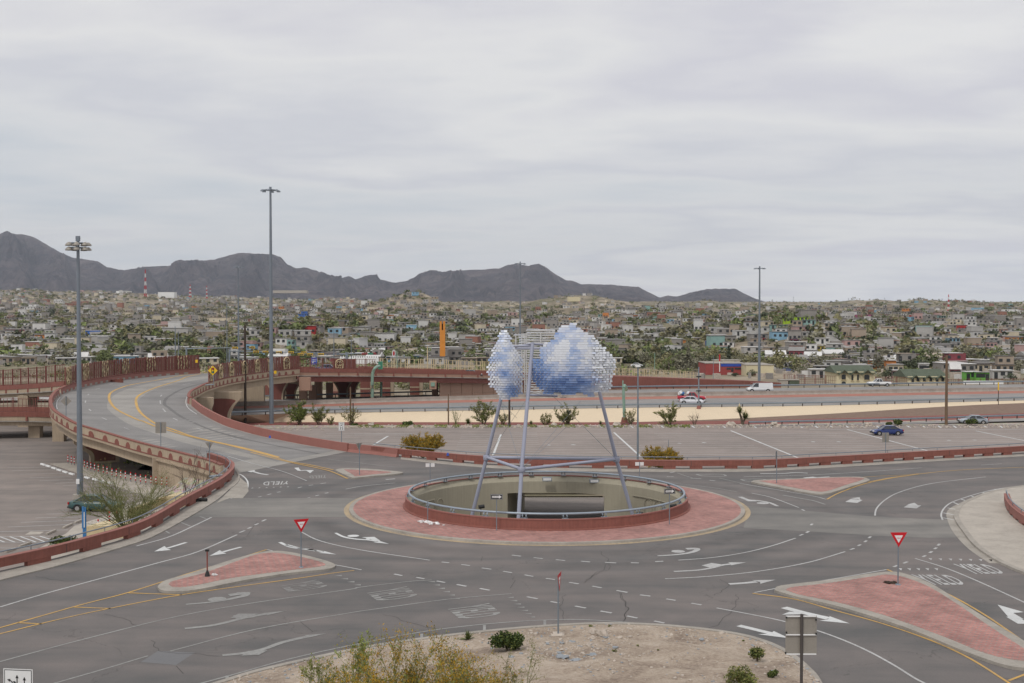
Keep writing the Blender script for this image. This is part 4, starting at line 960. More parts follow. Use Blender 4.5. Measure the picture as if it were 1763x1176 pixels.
# ================================================================== FENCES
def fence(name, label, path, h, pattern, group=None, cat='fence', motif='poles', base=0.0, slat=0.42, spacing=3.0):
    c = path[len(path)//2]; t = thing(name, label, cat, (c.x, c.y, c.z))
    P = resample(path, spacing)
    for k in range(len(P)-1):
        a, b = P[k], P[k+1]; d = (b-a); L = d.length; d = d/L; nr = Vector((d.y, -d.x, 0))
        kind = pattern(k)
        if kind == 's':
            mb = MB(); n_ = max(1, int(L/slat))
            for j in range(n_):
                p = a + d*(L*(j+0.5)/n_) + nr*(0.05 if j % 2 else -0.05)
                mb.box((p.x, p.y, p.z+base+h/2), (L/n_*0.94, 0.07, h), math.atan2(d.y, d.x))
            mb.build('panel', M['maroon'], t)
        elif kind == 'm':
            mb = MB(); n_ = max(1, int(L/slat))
            for j in range(n_):
                p = a + d*(L*(j+0.5)/n_) + nr*(0.05 if j % 2 else -0.05)
                mb.box((p.x, p.y, p.z+base+h/2), (L/n_*0.94, 0.05, h), math.atan2(d.y, d.x))
            mb.build('panel', M['maroon'], t)
            mb = MB()
            for sg in (-1, 1):
                off = nr*0.13*sg
                if motif == 'poles':
                    for j in range(4):
                        q = a + d*(L*(j+0.5)/4); w_ = [q + off + d*(0.09*math.sin(z_*5.1+j*2.1)) + Vector((0, 0, base+z_)) for z_ in [h*i/8 for i in range(9)]]
                        mb.tube(w_, 0.06, 5)
                        mb.tube([w_[2], w_[3]+d*0.22, w_[5]+d*0.1], 0.05, 4); mb.tube([w_[5], w_[6]-d*0.2, w_[7]-d*0.05], 0.05, 4)
                else:
                    q = a + d*(L*0.5); rr = min(L*0.34, 0.95)
                    ar = [q + off + d*(-rr*math.cos(math.pi*i/10)) + Vector((0, 0, base+h-rr*1.15+rr*math.sin(math.pi*i/10))) for i in range(11)]
                    ar = [q+off-d*rr*0.9+Vector((0, 0, base+.1))] + ar + [q+off+d*rr*0.9+Vector((0, 0, base+.1))]
                    mb.tube(ar, 0.10, 5)
                    for x_, kx in ((-.5, .25), (0.0, -.2), (.45, -.3)):
                        w_ = [q+off+d*rr*(x_+kx*math.sin(i*1.2))+Vector((0, 0, base+.1+(h-rr*0.7)*i/6)) for i in range(7)]
                        mb.tube(w_, 0.07, 4)
                    mb.tube([q+off+d*rr*.6+Vector((0,0,base+.5)), q+off-d*rr*.2+Vector((0,0,base+h*.5)), q+off+d*rr*.3+Vector((0,0,base+h*.8))], 0.06, 4)
            mb.build('ornament', M['cream'], t)
        elif kind == 'b':                            # see-through bars
            mb = MB(); n_ = max(1, int(L/0.5))
            for j in range(n_):
                p = a + d*(L*(j+0.5)/n_); mb.box((p.x, p.y, p.z+base+h/2), (0.06, 0.06, h), math.atan2(d.y, d.x))
            for zz_ in (0.08, h*0.5, h-0.05): mb.tube([a+Vector((0, 0, base+zz_)), b+Vector((0, 0, base+zz_))], 0.04, 4)
            mb.build('bar_panel', M['maroon'], t)
        elif kind == 'c':
            mb = MB(); n_ = max(1, int(L/1.0))
            for j in range(n_):
                p = a + d*(L*(j+0.5)/n_); mb.box((p.x, p.y, p.z+base+h/2), (0.12, 0.12, h), math.atan2(d.y, d.x))
            for zz_ in (0.15, h*0.5, h-0.05): mb.tube([a+Vector((0, 0, base+zz_)), b+Vector((0, 0, base+zz_))], 0.035, 4)
            mb.build('post_panel', M['cream'], t)
        mb = MB(); mb.box((a.x, a.y, a.z+base+h/2+.05), (0.16, 0.16, h+.1), math.atan2(d.y, d.x)); mb.build('fence_post', M['maroon'] if kind != 'c' else M['cream'], t)
    return t
i0 = next(i for i in range(60, NR) if PJ(ro[i])[0] > 112)
fence('slat_fence', 'maroon slatted fence with cream pole bundles on the far side of the curved ramp', [Z(p, .98) for p in offs(ro[i0:NR], -0.1)], 2.55, lambda k: 'm' if k % 3 == 0 else 's')
i1 = next(i for i in range(iK, NR) if PJ(ri[i])[0] > 357)
fence('slat_fence', 'maroon slatted fence with cream arch ornaments on the near side of the ramp', [Z(p, .98) for p in offs(ri[i1:NR], 0.05)], 2.45, lambda k: 'm' if k % 2 == 0 else 's', motif='arch', spacing=2.9)
# ================================================================== CROSSING BRIDGES
def bridge(name, label, path, below=2.6, stripe_mat='beige_pink', girder='maroon', parh=.95, wid=10, inner_side=-1, marks=True, red='red', deckw=None):
    deckw = deckw or wid
    "path: top of the near parapet; the deck lies behind it (left of the path)"
    c = path[len(path)//2]; t = thing(name, label, 'bridge', (c.x, c.y, c.z-5)); P = resample(path, 3.0)
    mb = MB(); mb.sweep(P, [(-.2, -.72), (.18, -.72), (.18, 0), (-.2, 0)]); mb.build('parapet', M[red], t)
    mb = MB(); mb.sweep(P, [(-.2, -1.32), (.1, -1.32), (.1, -.722), (-.2, -.722)]); mb.build('stripe', M[stripe_mat], t)
    if marks:
        for p in resample(path, 4.2):
            q = p; mb = MB(); mb.box((q.x, q.y-0.17, q.z-1.02), (0.28, 0.22, 0.6)); mb.build('stripe_joint', M['red'], t)
    mb = MB(); mb.sweep(P, [(-deckw, -1.5), (.14, -1.5), (.14, -1.322), (-deckw, -1.322), ]); mb.build('deck', M['concrete'], t)
    mb = MB(); mb.sweep(P, [(-.9, -below), (-.3, -below), (-.3, -1.5), (-.9, -1.5)]); mb.build('girder', M[girder], t)
    mb = MB(); mb.sweep(P, [(-wid+1, -below), (-wid+.4, -below), (-wid+.4, -1.5), (-wid+1, -1.5)]); mb.build('girder', M[girder], t)
    mb = MB(); mb.sweep(P, [(-wid, -1.3), (-wid+.3, -1.3), (-wid+.3, 0), (-wid, 0)]); mb.build('parapet', M[red], t)
    return t
XB = [GD(515,634.5,217), GD(600,635,223), GD(660,636,228), GD(730,637.5,234), GD(800,638.8,240), GD(900,641.5,250), GD(980,644.5,257)]
XBs = smooth(XB, 5)
xb = bridge('crossing_bridge', 'red and tan bridge crossing over the highway behind the empty lot', XBs, 2.55, deckw=24)  # deck widened out of sight past the far parapet to darken the piers below
XD = smooth([GD(980,644.5,257), GD(1050,647.5,262), GD(1130,650,268), GD(1200,652.8,274), GD(1290,656,282), GD(1345,659,287)], 5)
t = thing('ramp_wall', 'solid red wall of the ramp descending behind the silver sculpture to the right', 'wall', XD[8])
mb = MB()
for i in range(len(XD)-1):
    for (f0, f1, m_) in ((0, .62, 0), (.62, .82, 1), (.82, 1, 2)):
        a, b = XD[i], XD[i+1]; ha, hb = a.z+3.0, b.z+3.0
        mb.add([(a.x, a.y, a.z-ha*f1), (b.x, b.y, b.z-hb*f1), (b.x, b.y, b.z-hb*f0), (a.x, a.y, a.z-ha*f0)], [(0,1,2,3)], m_)
mb.sweep(XD, [(-8, -.02), (0, -.02), (0, 0), (-8, 0)], 0)
mb.build('wall', [M['red'], M['beige_pink'], M['maroon']], t)
# soil retaining wall under the bridge, with panel joints
t = thing('panel_wall', 'rose concrete panel wall under the right end of the crossing bridge', 'wall', GD(880, 676, 252))
A_, B_ = GD(757, 678, 238), GD(1062, 672, 268); zb = -3.0
for k in range(18):
    a = A_.lerp(B_, k/18); b = A_.lerp(B_, (k+1)/18); a.z = b.z = 0
    za = GD(PJ(a)[0] if False else 0, 0, 1).z*0
    i = min(range(len(XBs)), key=lambda j: abs(XBs[j].x-a.x)); top = XBs[i].z-2.6 if a.x < XBs[-1].x else XD[min(range(len(XD)), key=lambda j: abs(XD[j].x-a.x))].z-1.6
    for r_ in range(2):
        z0 = zb + (top-zb)*r_/2+.02; z1 = zb+(top-zb)*(r_+1)/2-.02; mb = MB()
        d = (b-a).normalized(); mb.sweep([a+d*.04, b-d*.04], [(-.3, z0), (.0+.03*((k+r_) % 2), z0), (.03*((k+r_) % 2), z1), (-.3, z1)]); mb.build('wall_panel', M['beige_pink'], t)
for (px, D, kind_) in ((522, 229, 'box'), (538, 233, 'box'), (548, 246, 'box'), (567, 238, 'flat'), (577, 262, 'flat'), (590, 247, 'flare'), (605, 252, 'flare'), (629, 262, 'dark'), (664, 264, 'dark'), (714, 268, 'dark'), (749, 243, 'flat'), (500, 240, 'flare'), (486, 262, 'flat'), (462, 262, 'flare')):
    base = (px_x(px, D), D, -3.1)
    if kind_ == 'flare': pier(base, 0.1, 4.2, 1.9, 1.2, 1.5, parent=xb, cap=.7)
    elif kind_ == 'dark':
        mb = MB(); mb.box((base[0], D, -.7), (2.2, 1.6, 4.8)); mb.build('column', M['maroon'], xb)
        mb = MB(); mb.box((base[0]+1.5, D, -.7), (0.8, 1.3, 4.8)); mb.build('column', M['beige'], xb)
        for zz_ in (-2.2, -1.2): mb = MB(); mb.box((base[0], D, zz_), (2.26, 1.66, .3)); mb.build('column_band', M['beige'], xb)
    elif kind_ == 'flat':
        mb = MB(); mb.box((base[0], D, -.75), (1.3, 1.3, 4.7)); mb.build('column', M['beige_pink'], xb)
        mb = MB(); mb.box((base[0], D, -2.2), (1.36, 1.36, .8)); mb.build('column_band', M['maroon'], xb)
    else:
        mb = MB(); mb.box((base[0], D, -.85), (1.5, 1.5, 4.4)); mb.build('column', M['beige_pink'], xb)
mb = MB(); mb.box((px_x(749, 240), 233.5, 1.35), (1.4, .8, 1.7)); mb.build('bearing_block', M['beige_pink'], xb)
mb = MB(); mb.box((px_x(749, 240), 233.0, 1.5), (.8, .3, .8)); mb.build('plaque', M['green_steel'], xb)
mb = MB(); mb.box((px_x(524, 216), 216.5, 2.6), (2.1, 1.2, 2.5)); mb.build('end_block', M['beige_pink'], xb)
mb = MB(); mb.box((px_x(530, 219), 218.3, 1.7), (1.6, 1.2, 1.0)); mb.build('end_block', M['beige_pink'], xb)
# fences on the crossing bridge
P1 = [p for p in XBs if PJ(p)[0] < 660]
fence('slat_fence', 'maroon fence panels with cream arches on the crossing bridge, left part', P1, 1.95, lambda k: 'b' if k in (0, 1, 2, 5, 6) else ('m' if k % 2 else 's'), motif='arch', spacing=2.5)
P2 = smooth([GD(655,634,243), GD(760,636,251), GD(880,640,262), GD(1000,645,274), GD(1100,650,284), GD(1197,654,293)], 5)
fence('post_fence', 'pale cream post fence standing on the farther bridge deck', P2, 2.1, lambda k: 'c', spacing=3.2)
bridge('farther_bridge', 'second red bridge parapet rising behind the crossing bridge', smooth([GD(640,633,242.2), GD(760,636,250.2), GD(880,640,261), GD(1000,645,273), GD(1100,650,283), GD(1197,654.5,292), GD(1330,659,303)], 5), 1.7, marks=False, wid=8)
# left approach bridges
UB = smooth([GD(-330,682,205), GD(-120,670,205), GD(0,664.5,196), GD(60,661,187), GD(112,656.5,180)], 5)
ub = bridge('approach_bridge', 'upper red and tan approach bridge at the left edge with a bar fence on top', UB, 2.1, 'beige', 'beige')
fence('bar_fence', 'see-through maroon bar fence on the upper approach bridge at left', UB, 2.7, lambda k: 'b', spacing=3.2)
LBp = smooth([GD(-330,724,166), GD(-100,713,168), GD(0,709,170), GD(60,709.5,171), GD(100,711,172)], 5)
lb = bridge('approach_bridge', 'lower red and tan approach bridge just above the dark lot at left', LBp, 2.1, 'beige', 'beige')
fence('bar_fence', 'see-through maroon bar fence on the lower approach bridge at left', LBp, 2.0, lambda k: 'b', spacing=3.2)
MB3 = smooth([GD(-330,690,225), GD(-100,684,222), GD(0,677,218), GD(100,676,215)], 5)
bridge('approach_bridge', 'middle approach bridge with a pale guard strip, glimpsed between upper and lower ones', MB3, 1.9, 'white', 'red')
for px, D, zt in ((41, 190, 2.2), (-70, 190, 2.2), (52, 200, 3.0)):
    mb = MB(); mb.box((px_x(px, D), D, (zt-3.1)/2), (1.7, 1.4, zt+3.1)); mb.build('column', M['beige'], ub)
for px, D, zt in ((60, 173, -1), (-90, 172, -1)):
    mb = MB(); mb.box((px_x(px, D), D, (zt-3.1)/2), (1.7, 1.4, zt+3.1)); mb.build('column', M['beige'], lb)
# ================================================================== HIGHWAY
FZ = -1.5
def fw(ys, z=FZ, D_over=None):
    xs = [120, 300, 500, 800, 1100, 1400, 1763, 2300]
    return [G(x, y, z) for x, y in zip(xs, ys)]
E_gr  = fw([722,719,712,706.5,701.5,698,689,677])      # near edge (guard rail foot)
E_nm  = fw([711,706,701.5,693,687.5,683.5,677,668])    # near carriageway, median side
E_fm  = fw([706,700,696,687,681.5,677.5,671.5,664])    # far carriageway, median side
E_fe  = fw([697,691,686.5,678,670.5,667.5,661.5,655])  # far edge
def strip(A, B, name, mat, z=0): 
    mb = MB(); mb.ribbon([Z(p, z) for p in smooth(A, 6)], [Z(p, z) for p in smooth(B, 6)]); fixup(mb); return mb.build(name, M[mat], kind='structure')
strip(E_gr, E_nm, 'highway', 'freeway'); strip(E_fm, E_fe, 'highway', 'freeway'); strip(E_nm, E_fm, 'highway_median', 'redmed', 0.01)
mb = MB(); mb.ribbon(smooth(E_fe, 6), [Vector((p.x, p.y+4, -3.2)) for p in smooth(E_fe, 6)]); fixup(mb); mb.build('embankment', M['brown_gravel'], kind='structure')
# cream slope, brown gravel and red strips in front of the highway
S_bot = [G(x, y, -3.0) for x, y in zip([120, 300, 500, 800, 1100, 1400, 1763, 2300], [731, 729, 727, 727, 726.5, 717, 692, 681])]
S_bot2 = []
for (p, q, px) in zip(S_bot, E_gr, [120, 300, 500, 800, 1100, 1400, 1763, 2300]):
    z = -3.0 if px <= 1100 else {1400: -2.55, 1763: -1.75, 2300: -1.7}[px]
    y = {120:731, 300:729, 500:727, 800:727, 1100:726.5, 1400:714, 1763:694, 2300:684}[px]; S_bot2.append(G(px, y, z))
strip([Z(p, .01) for p in S_bot2], [Z(p, -.02) for p in E_gr], 'cream_slope', 'slope')
R_top = [G(x, y, z) for x, y, z in zip([120, 300, 500, 800, 1100, 1400, 1763, 2300], [731.2,729.2,727.2,727.2,726.7,721.5,711.5,700], [-3,-3,-3,-3,-3,-2.9,-2.6,-2.4])]
strip(S_bot2, R_top, 'gravel_slope', 'brown_gravel', 0.0)
R_bot = [G(x, y, -3.0) for x, y in zip([120, 300, 500, 800, 1100, 1400, 1763, 2300], [735,733.5,732.5,732.2,731.8,729,720,706])]
strip(R_top, R_bot, 'red_strip', 'redstrip', 0.02)
B_bot = [G(x, y, -3.0) for x, y in zip([120, 300, 500, 800, 1100, 1400, 1763, 2300], [748,746,737.5,736,733.5,732.8,731.5,726])]
strip(R_bot, B_bot, 'planting_bed', 'gravel', 0.03)
for (E, off, lab, n_, h) in ((E_gr, 0.5, 'grey guard rail along the near edge of the highway above the cream slope', 4, .75), (E_fe, -0.3, 'guard rail along the far edge of the highway', 4, .85)):
    P = smooth(offs(E, off), 6); t = thing('guard_rail', lab, 'guard rail', P[len(P)//2])
    for sg in ((0.0),):
        mb = MB(); mb.sweep(P, [(-.04, h-.32), (.04, h-.32), (.09, h-.16), (.04, h), (-.04, h)]); mb.build('rail', M['steel'], t)
    for p in resample(P, 4.0):
        if -40 < PJ(p)[0] < 1900:
            mb = MB(); mb.box((p.x, p.y+.12, p.z+h/2-.05), (0.15, 0.15, h)); mb.build('rail_post', M['darkwood'], t)
P = smooth([a.lerp(b, .75) for a, b in zip(E_nm, E_fm)], 6); t = thing('median_barrier', 'long concrete wall between the two highway carriageways', 'barrier', P[len(P)//2])
mb = MB(); mb.sweep(P, [(-.3, 0), (.3, 0), (.12, .3), (.09, .85), (-.09, .85), (-.12, .3)]); mb.build('wall', M['concrete'], t)
for A, B, f in ((E_gr, E_nm, .06), (E_gr, E_nm, .94), (E_fm, E_fe, .05), (E_fm, E_fe, .95)):
    P = smooth([Z(a.lerp(b, f), .012) for a, b in zip(A, B)], 6); mb = MB(); mb.ribbon(offs(P, -.1), offs(P, .1)); fixup(mb); mb.build('lane_line', M['mark'], kind='structure')
for A, B, f in ((E_gr, E_nm, .35), (E_gr, E_nm, .66), (E_fm, E_fe, .35), (E_fm, E_fe, .66)):
    P = resample(smooth([Z(a.lerp(b, f), .012) for a, b in zip(A, B)], 6), 3.0); mb = MB()
    for i in range(0, len(P)-1, 4):
        if -50 < PJ(P[i])[0] < 1850: mb.ribbon(offs(P[i:i+2], -.08), offs(P[i:i+2], .08))
    fixup(mb); mb.build('lane_line', M['mark'], kind='structure')
# access road and its rail at the right, beyond the lot
P = [G(1290,734,-2.98), G(1480,731.5,-2.98), G(1600,729.5,-2.9), G(1763,725,-2.7), G(2200,716,-2.5)]
Q = [G(1290,732.9,-2.98), G(1480,729.2,-2.98), G(1600,726,-2.9), G(1763,720.5,-2.7), G(2200,708,-2.5)]
strip(P, Q, 'access_road', 'freeway', 0.04)
P2 = smooth(offs(Q, -0.2), 5); t = thing('guard_rail', 'guard rail beside the access road at the lot corner, right', 'guard rail', P2[len(P2)//2])
mb = MB(); mb.sweep(P2, [(-.04, .45), (.04, .45), (.08, .6), (.04, .75), (-.04, .75)]); mb.build('rail', M['steel'], t)
for p in resample(P2, 3.0):
    if PJ(p)[0] < 1850: mb = MB(); mb.box((p.x, p.y, p.z+.3), (.14, .14, .6)); mb.build('rail_post', M['darkwood'], t)
# ================================================================== SILVER-BLUE PANEL SCULPTURE
TC = Vector((2.3, 91.0, 0))
tri_t = thing('cloud_sculpture', 'tall tripod sculpture of blue and white metal panels rising out of the well', 'sculpture', (TC.x, TC.y, -4.2))
NL = GD(838, 787.5, 94.2); NRt = GD(1061, 790.5, 94.2); NF = GD(898, 808, 86.8)
def leg(node, foot, top, name='leg'):
    mb = MB(); mb.tube([foot, node, top], 0.165, 14, r2=0.14); mb.build(name, M['lavender'], tri_t)
    mb = MB(); mb.lathe((foot.x, foot.y, foot.z), [(0.001, .12), (.5, .12), (.5, 0)], 14); mb.build('foot_plate', M['steel'], tri_t)
def foot_of(node, px_at, k): 
    d = Vector((node.x-TC.x, node.y-TC.y, 0)).normalized(); f_ = Vector((0, 0, 0)); D = node.y + d.y*k
    return Vector(((px_at-CX)/F*D, D, -4.2))
leg(NF, foot_of(NF, 886.5, 1.9), GD(917, 590, 89.3)); leg(NL, foot_of(NL, 797, 1.6), GD(874, 640, 92.8)); leg(NRt, foot_of(NRt, 1108, 1.6), GD(1027, 655, 92.8))
for a, b in ((NL, NRt), (NL, NF), (NF, NRt)):
    mb = MB(); mb.tube([a, b], 0.13, 10); mb.build('tie_beam', M['lavender'], tri_t)
    for q in (a, b): pass
for q in (NL, NRt, NF): mb = MB(); mb.lathe((q.x, q.y, q.z-.22), [(.26, 0), (.3, .1), (.3, .34), (.26, .44)], 14); mb.build('collar', M['lavender'], tri_t)
TF = GD(915, 592, 89.2); TL = GD(872, 600, 93.5); TR = GD(1020, 600, 93.5)
for a, b in ((TF, TL), (TL, TR), (TR, TF), (GD(917, 596, 89.2), GD(878, 596, 92)), (GD(905, 680, 90), GD(960, 682, 90))):
    mb = MB(); mb.tube([a, b], 0.09, 8); mb.build('tie_beam', M['lavender'], tri_t)
for a, b in ((NL, GD(905, 690, 89)), (NF, GD(1000, 690, 91)), (NRt, GD(930, 660, 90)), (NF, GD(862, 690, 91)), (NF, GD(975, 735, 92)), (GD(890, 720, 90), GD(860, 690, 91))):
    mb = MB(); mb.tube([a, b], 0.014, 4); mb.build('cable', M['steel'], tri_t)
def fan_in(poly_, x, y):
    c = False; j = len(poly_)-1
    for i in range(len(poly_)):
        xi, yi = poly_[i]; xj, yj = poly_[j]
        if ((yi > y) != (yj > y)) and (x < (xj-xi)*(y-yi)/(yj-yi+1e-9)+xi): c = not c
        j = i
    return c
PL = [(0.62,0.64,0.68), (0.52,0.56,0.66), (0.42,0.48,0.62), (0.34,0.42,0.60), (0.27,0.36,0.57), (0.205,0.30,0.53), (0.155,0.25,0.48), (0.12,0.205,0.42), (0.085,0.155,0.35), (0.06,0.115,0.27)]
PM = [simple('panel_print', c, 0.4, 0.08, 2.0, metal=0.1) for c in PL]
def cloudtone(px, py, side):
    q = noise.fractal(Vector((px/17, py/13, side*5)), 0.9, 2.0, 4)*0.5
    if side == 1:
        b = 0.95*math.exp(-((px-965)/42)**2-((py-668)/26)**2) + 0.75*math.exp(-((px-925)/17)**2-((py-635)/32)**2) + .55*math.exp(-((px-957)/14)**2-((py-585)/22)**2) + .35*math.exp(-((px-985)/8)**2-((py-605)/40)**2)
        b += 0.25*math.exp(-((px-1010)/25)**2-((py-655)/30)**2) - .5*math.exp(-((px-966)/18)**2-((py-600)/15)**2)
        b -= 0.25*sst(1005, 1050, px)
    else:
        b = 0.50*math.exp(-((px-872)/12)**2-((py-645)/14)**2) + .7*math.exp(-((px-884)/11)**2-((py-678)/16)**2) + 0.30*math.exp(-((px-862)/14)**2-((py-610)/20)**2)
    v_ = b + 0.10 + q*0.75 + random.uniform(-.04, .04); return max(0, min(9, int(v_*8.0)))
POLYL = [(866,567),(872,566),(879,578),(882,592),(890,600),(894,608),(896,612),(899,616),(901,640),(899,677),(887,684),(882,683),(872,690),(863,688),(858,683),(854,672),(844,668),(840,655),(839,640),(842,618),(846,606),(851,596),(856,583),(860,575)]
POLYR = [(983,553),(990,554),(998,566),(1008,572),(1020,577),(1032,592),(1042,600),(1052,610),(1062,622),(1062,630),(1056,640),(1056,655),(1053,664),(1049,672),(1030,674),(1026,674),(1020,684),(1012,682),(1000,674),(985,679),(968,679),(960,676),(938,679),(936,671),(922,663),(914,650),(911,635),(912,620),(930,616),(931,598),(938,590),(952,586),(958,572),(966,559),(978,558)]
def shell(poly_, side, D0, bul, xc, zc, hw, hh, yawk, step_px=4.15):
    dz = 0.187; pw = 0.285 if side == 1 else 0.25; res = []
    z = CH - (700-545)/F*90; row = 0
    while z < CH+0.9:
        x = -6 + (row % 2)*pw*(0.5 if side == 0 else 0.3)
        while x < 12:
            dx = (x-xc)/hw; dzz = (z-zc)/hh; r2 = min(1.3, dx*dx*.8+dzz*dzz*.6)
            y = D0 - bul*(1-r2)
            px, py = PJ((x, y, z))
            jx = 3.0*noise.noise(Vector((z*3.1, side*7, 0)))
            if fan_in(poly_, px+jx, py):
                yaw = -math.atan(2*bul*dx*.8/hw)*yawk
                pit = R(-7) - 0.14*dzz + random.uniform(-.04, .04)
                y += random.choice((-.012, 0, .012))
                if side == 1 and px > 1022: yaw += random.uniform(-.3, .5); pit -= random.uniform(0, .6); y -= random.uniform(0, .15)
                elif side == 0 and (px < 852 or py < 590): yaw += random.uniform(-.4, .2); pit -= random.uniform(0, .5); y -= random.uniform(0, .1)
                yaw += random.uniform(-.03, .03)
                res.append((Vector((x, y, z)), -yaw, pit, cloudtone(px, py, side), pw))
            x += pw
        z += dz; row += 1
    return res
xL = (870-CX)/F*88.5; xR = (985-CX)/F*89
shL = shell(POLYL, 0, 89.8, 2.2, xL, CH-(628-545)/F*89, 1.75, 3.4, .8)
shR = shell(POLYR, 1, 90.2, 2.6, xR, CH-(620-545)/F*89, 3.9, 3.4, .8)
def pmesh(k, pw):
    mb = MB(); mb.box((0, 0, 0), (pw*1.0, 0.012, 0.176)); return mb.mesh('panel', PM[k])
pmc = {}
allp = [(p, 0) for p in shL] + [(p, 1) for p in shR]
indiv = [p for p, s_ in allp if s_ == 0][:300]
rest = [p for p, s_ in allp if s_ == 0][300:] + [p for p, s_ in allp if s_ == 1]
indiv += rest[:max(0, 300-len(indiv))]; rest = rest[max(0, 300-len([p for p, s_ in allp if s_ == 0][:300])):]
for (c, yaw, pit, k, pw) in indiv:
    if (k, pw) not in pmc: pmc[(k, pw)] = pmesh(k, pw)
    o = bpy.data.objects.new('panel', pmc[(k, pw)]); COL.objects.link(o); o.parent = tri_t
    o.location = c - Vector(tri_t['_o']); o.rotation_euler = (pit, 0, yaw)
mb = MB()
for (c, yaw, pit, k, pw) in rest:
    m3 = Matrix.Rotation(yaw, 3, 'Z') @ Matrix.Rotation(pit, 3, 'X'); hx, hy, hz = pw*1.0/2, .006, .088
    mb.add([c + m3 @ Vector((sx_*hx, sy_*hy, sz_*hz)) for sz_ in (-1, 1) for sx_, sy_ in ((-1,-1),(1,-1),(1,1),(-1,1))], [(3,2,1,0),(4,5,6,7),(0,1,5,4),(1,2,6,5),(2,3,7,6),(3,0,4,7)], k)
mb.build('panels', PM, tri_t, kind='stuff')
# carrying rails behind the panels and the open back frame
for shp in (shL, shR):
    rows = {}
    for (c, *_r) in shp: rows.setdefault(round(c.z, 3), []).append(c)
    for z, cs in rows.items():
        cs.sort(key=lambda c: c.x)
        if len(cs) > 2: mb = MB(); mb.tube([c+Vector((0, .09, .06)) for c in cs[::3]+[cs[-1]]] if len(cs) > 4 else [cs[0]+Vector((0,.09,.06)), cs[-1]+Vector((0,.09,.06))], .022, 4, sm=False); mb.build('carrying_rail', M['steel'], tri_t)
M['backrail'] = simple('bare_aluminium', (0.60, 0.59, 0.57), 0.5, 0.15, 2.0, metal=0.1)
rnd = random.Random(5)
for k in range(27):
    py = 569 + k*4.25; xl = 884 + 10*math.sin(k*.35) - (6 if k < 3 else 0) + (0 if k < 12 else 10); xr = 968 - 8*math.cos(k*.5)
    if k < 2: xl, xr = 905+rnd.uniform(-12, 10), 955
    if k > 22: xl, xr = 905, 960+rnd.uniform(-12, 40)
    a, b = GD(xl, py, 95.2), GD(xr, py, 95.8)
    mb = MB(); d = (b-a)
    mb.box(((a.x+b.x)/2, (a.y+b.y)/2, a.z), (d.length, .16, .085)); mb.build('back_slat', M['backrail'], tri_t)
    if k % 1 == 0:
        mb = MB(); 
        for j in range(int(d.length/.3)):
            if rnd.random() < (.95 if k < 14 else .5): q = a + d*((j+.5)/int(d.length/.3)); mb.box((q.x, q.y+.12, q.z+.05), (.28, .02, .09), 0)
        if mb.v: mb.build('back_panel_row', PM[0], tri_t, kind='stuff')
for px in (888, 903, 906, 931, 955, 898): 
    a, b = GD(px, 572+abs(px-925)*.15, 95.4), GD(px+.5, 676, 95.4); mb = MB(); mb.tube([a, b], .055, 6); mb.build('upright', M['backrail'], tri_t)
for (x0, x1, y) in ((936,985,678),(938,1020,676.5),(965,975,684),(968,972,681)):
    mb = MB(); mb.tube([GD(x0, y, 91), GD(x1, y, 91)], .05, 5); mb.build('lower_rail', M['backrail'], tri_t)
# ================================================================== WELL FITTINGS
def well_light(px, py):
    p = GD(px, py, 102.4); t = thing('flood_light', f'grey flood light box clamped to the far rim of the well, {"left" if px < 990 else "right"} one', 'flood light', p)
    mb = MB(); mb.box(p, (.85, .5, .32)); mb.build('housing', M['steel'], t); mb = MB(); mb.box(p+Vector((0, -.26, .02)), (.72, .03, .22)); mb.build('lens', M['white'], t)
    mb = MB(); mb.box(p+Vector((0, .3, -.15)), (.1, .3, .2)); mb.build('bracket', M['steel'], t)
well_light(942, 825); well_light(1023, 828)
for px, py, D, lab in ((824, 873, 99, 'small black spotlight by the left leg inside the well'), (1097, 886, 94, 'small black spotlight by the right leg inside the well'), (1154, 872, 92, 'small black lamp fixed to the right rim of the well')):
    p = GD(px, py, D); t = thing('spot_light', lab, 'spotlight', p)
    mb = MB(); mb.tube([p, p+Vector((.5, .1, .05))], .17, 8); mb.build('housing', M['black'], t); mb = MB(); mb.tube([p+Vector((.2, 0, -.1)), p+Vector((.2, 0, -.7))], .04, 5); mb.build('bracket', M['black'], t)
# ================================================================== SIGNS
def poleobj(p, h, r=.035, mat='steel', parent=None, name='pole'):
    mb = MB(); mb.tube([p, p+Vector((0, 0, h))], r, 7); return mb.build(name, M[mat], parent)
def plate(parent, c, yaw, outline, mats, name='plate', th=.012, extra=None):
    "flat sign: outline in metres (x right, z up) seen from the front; yaw 0 faces the camera (-y)"
    m3 = Matrix.Rotation(yaw, 3, 'Z')
    def W3(x, z, y=0): return c + m3 @ Vector((x, y, z))
    tri = geometry.tessellate_polygon([[Vector((x, z, 0)) for x, z in outline]]); n_ = len(outline)
    mb = MB(); f_ = [W3(x, z, -th) for x, z in outline]; b_ = [W3(x, z, 0) for x, z in outline]
    mb.add(f_+b_, [tuple(t) for t in tri], 0); mb.add(f_+b_, [tuple(n_+i for i in reversed(t)) for t in tri]+[(i, (i+1) % n_, n_+(i+1) % n_, n_+i) for i in range(n_)], 1)
    o = mb.build(name, mats, parent)
    if extra: extra(W3, o)
    return o
def quad_on(W3, parent, pts, mat, y, name):
    mb = MB(); o_ = Vector(parent['_o']); v_ = [W3(x, z, y) for x, z in pts]; tri = geometry.tessellate_polygon([[Vector((x, z, 0)) for x, z in pts]]); mb.add(v_, [tuple(t) for t in tri]); return mb.build(name, mat, parent)
def txt(W3, parent, s, x0, z0, x1, z1, mat, y, name='lettering'):
    mb = MB(); text_on(mb, s, W3(x0, z0, y), W3(x1, z0, y), W3(x1, z1, y), W3(x0, z1, y)); return mb.build(name, mat, parent)
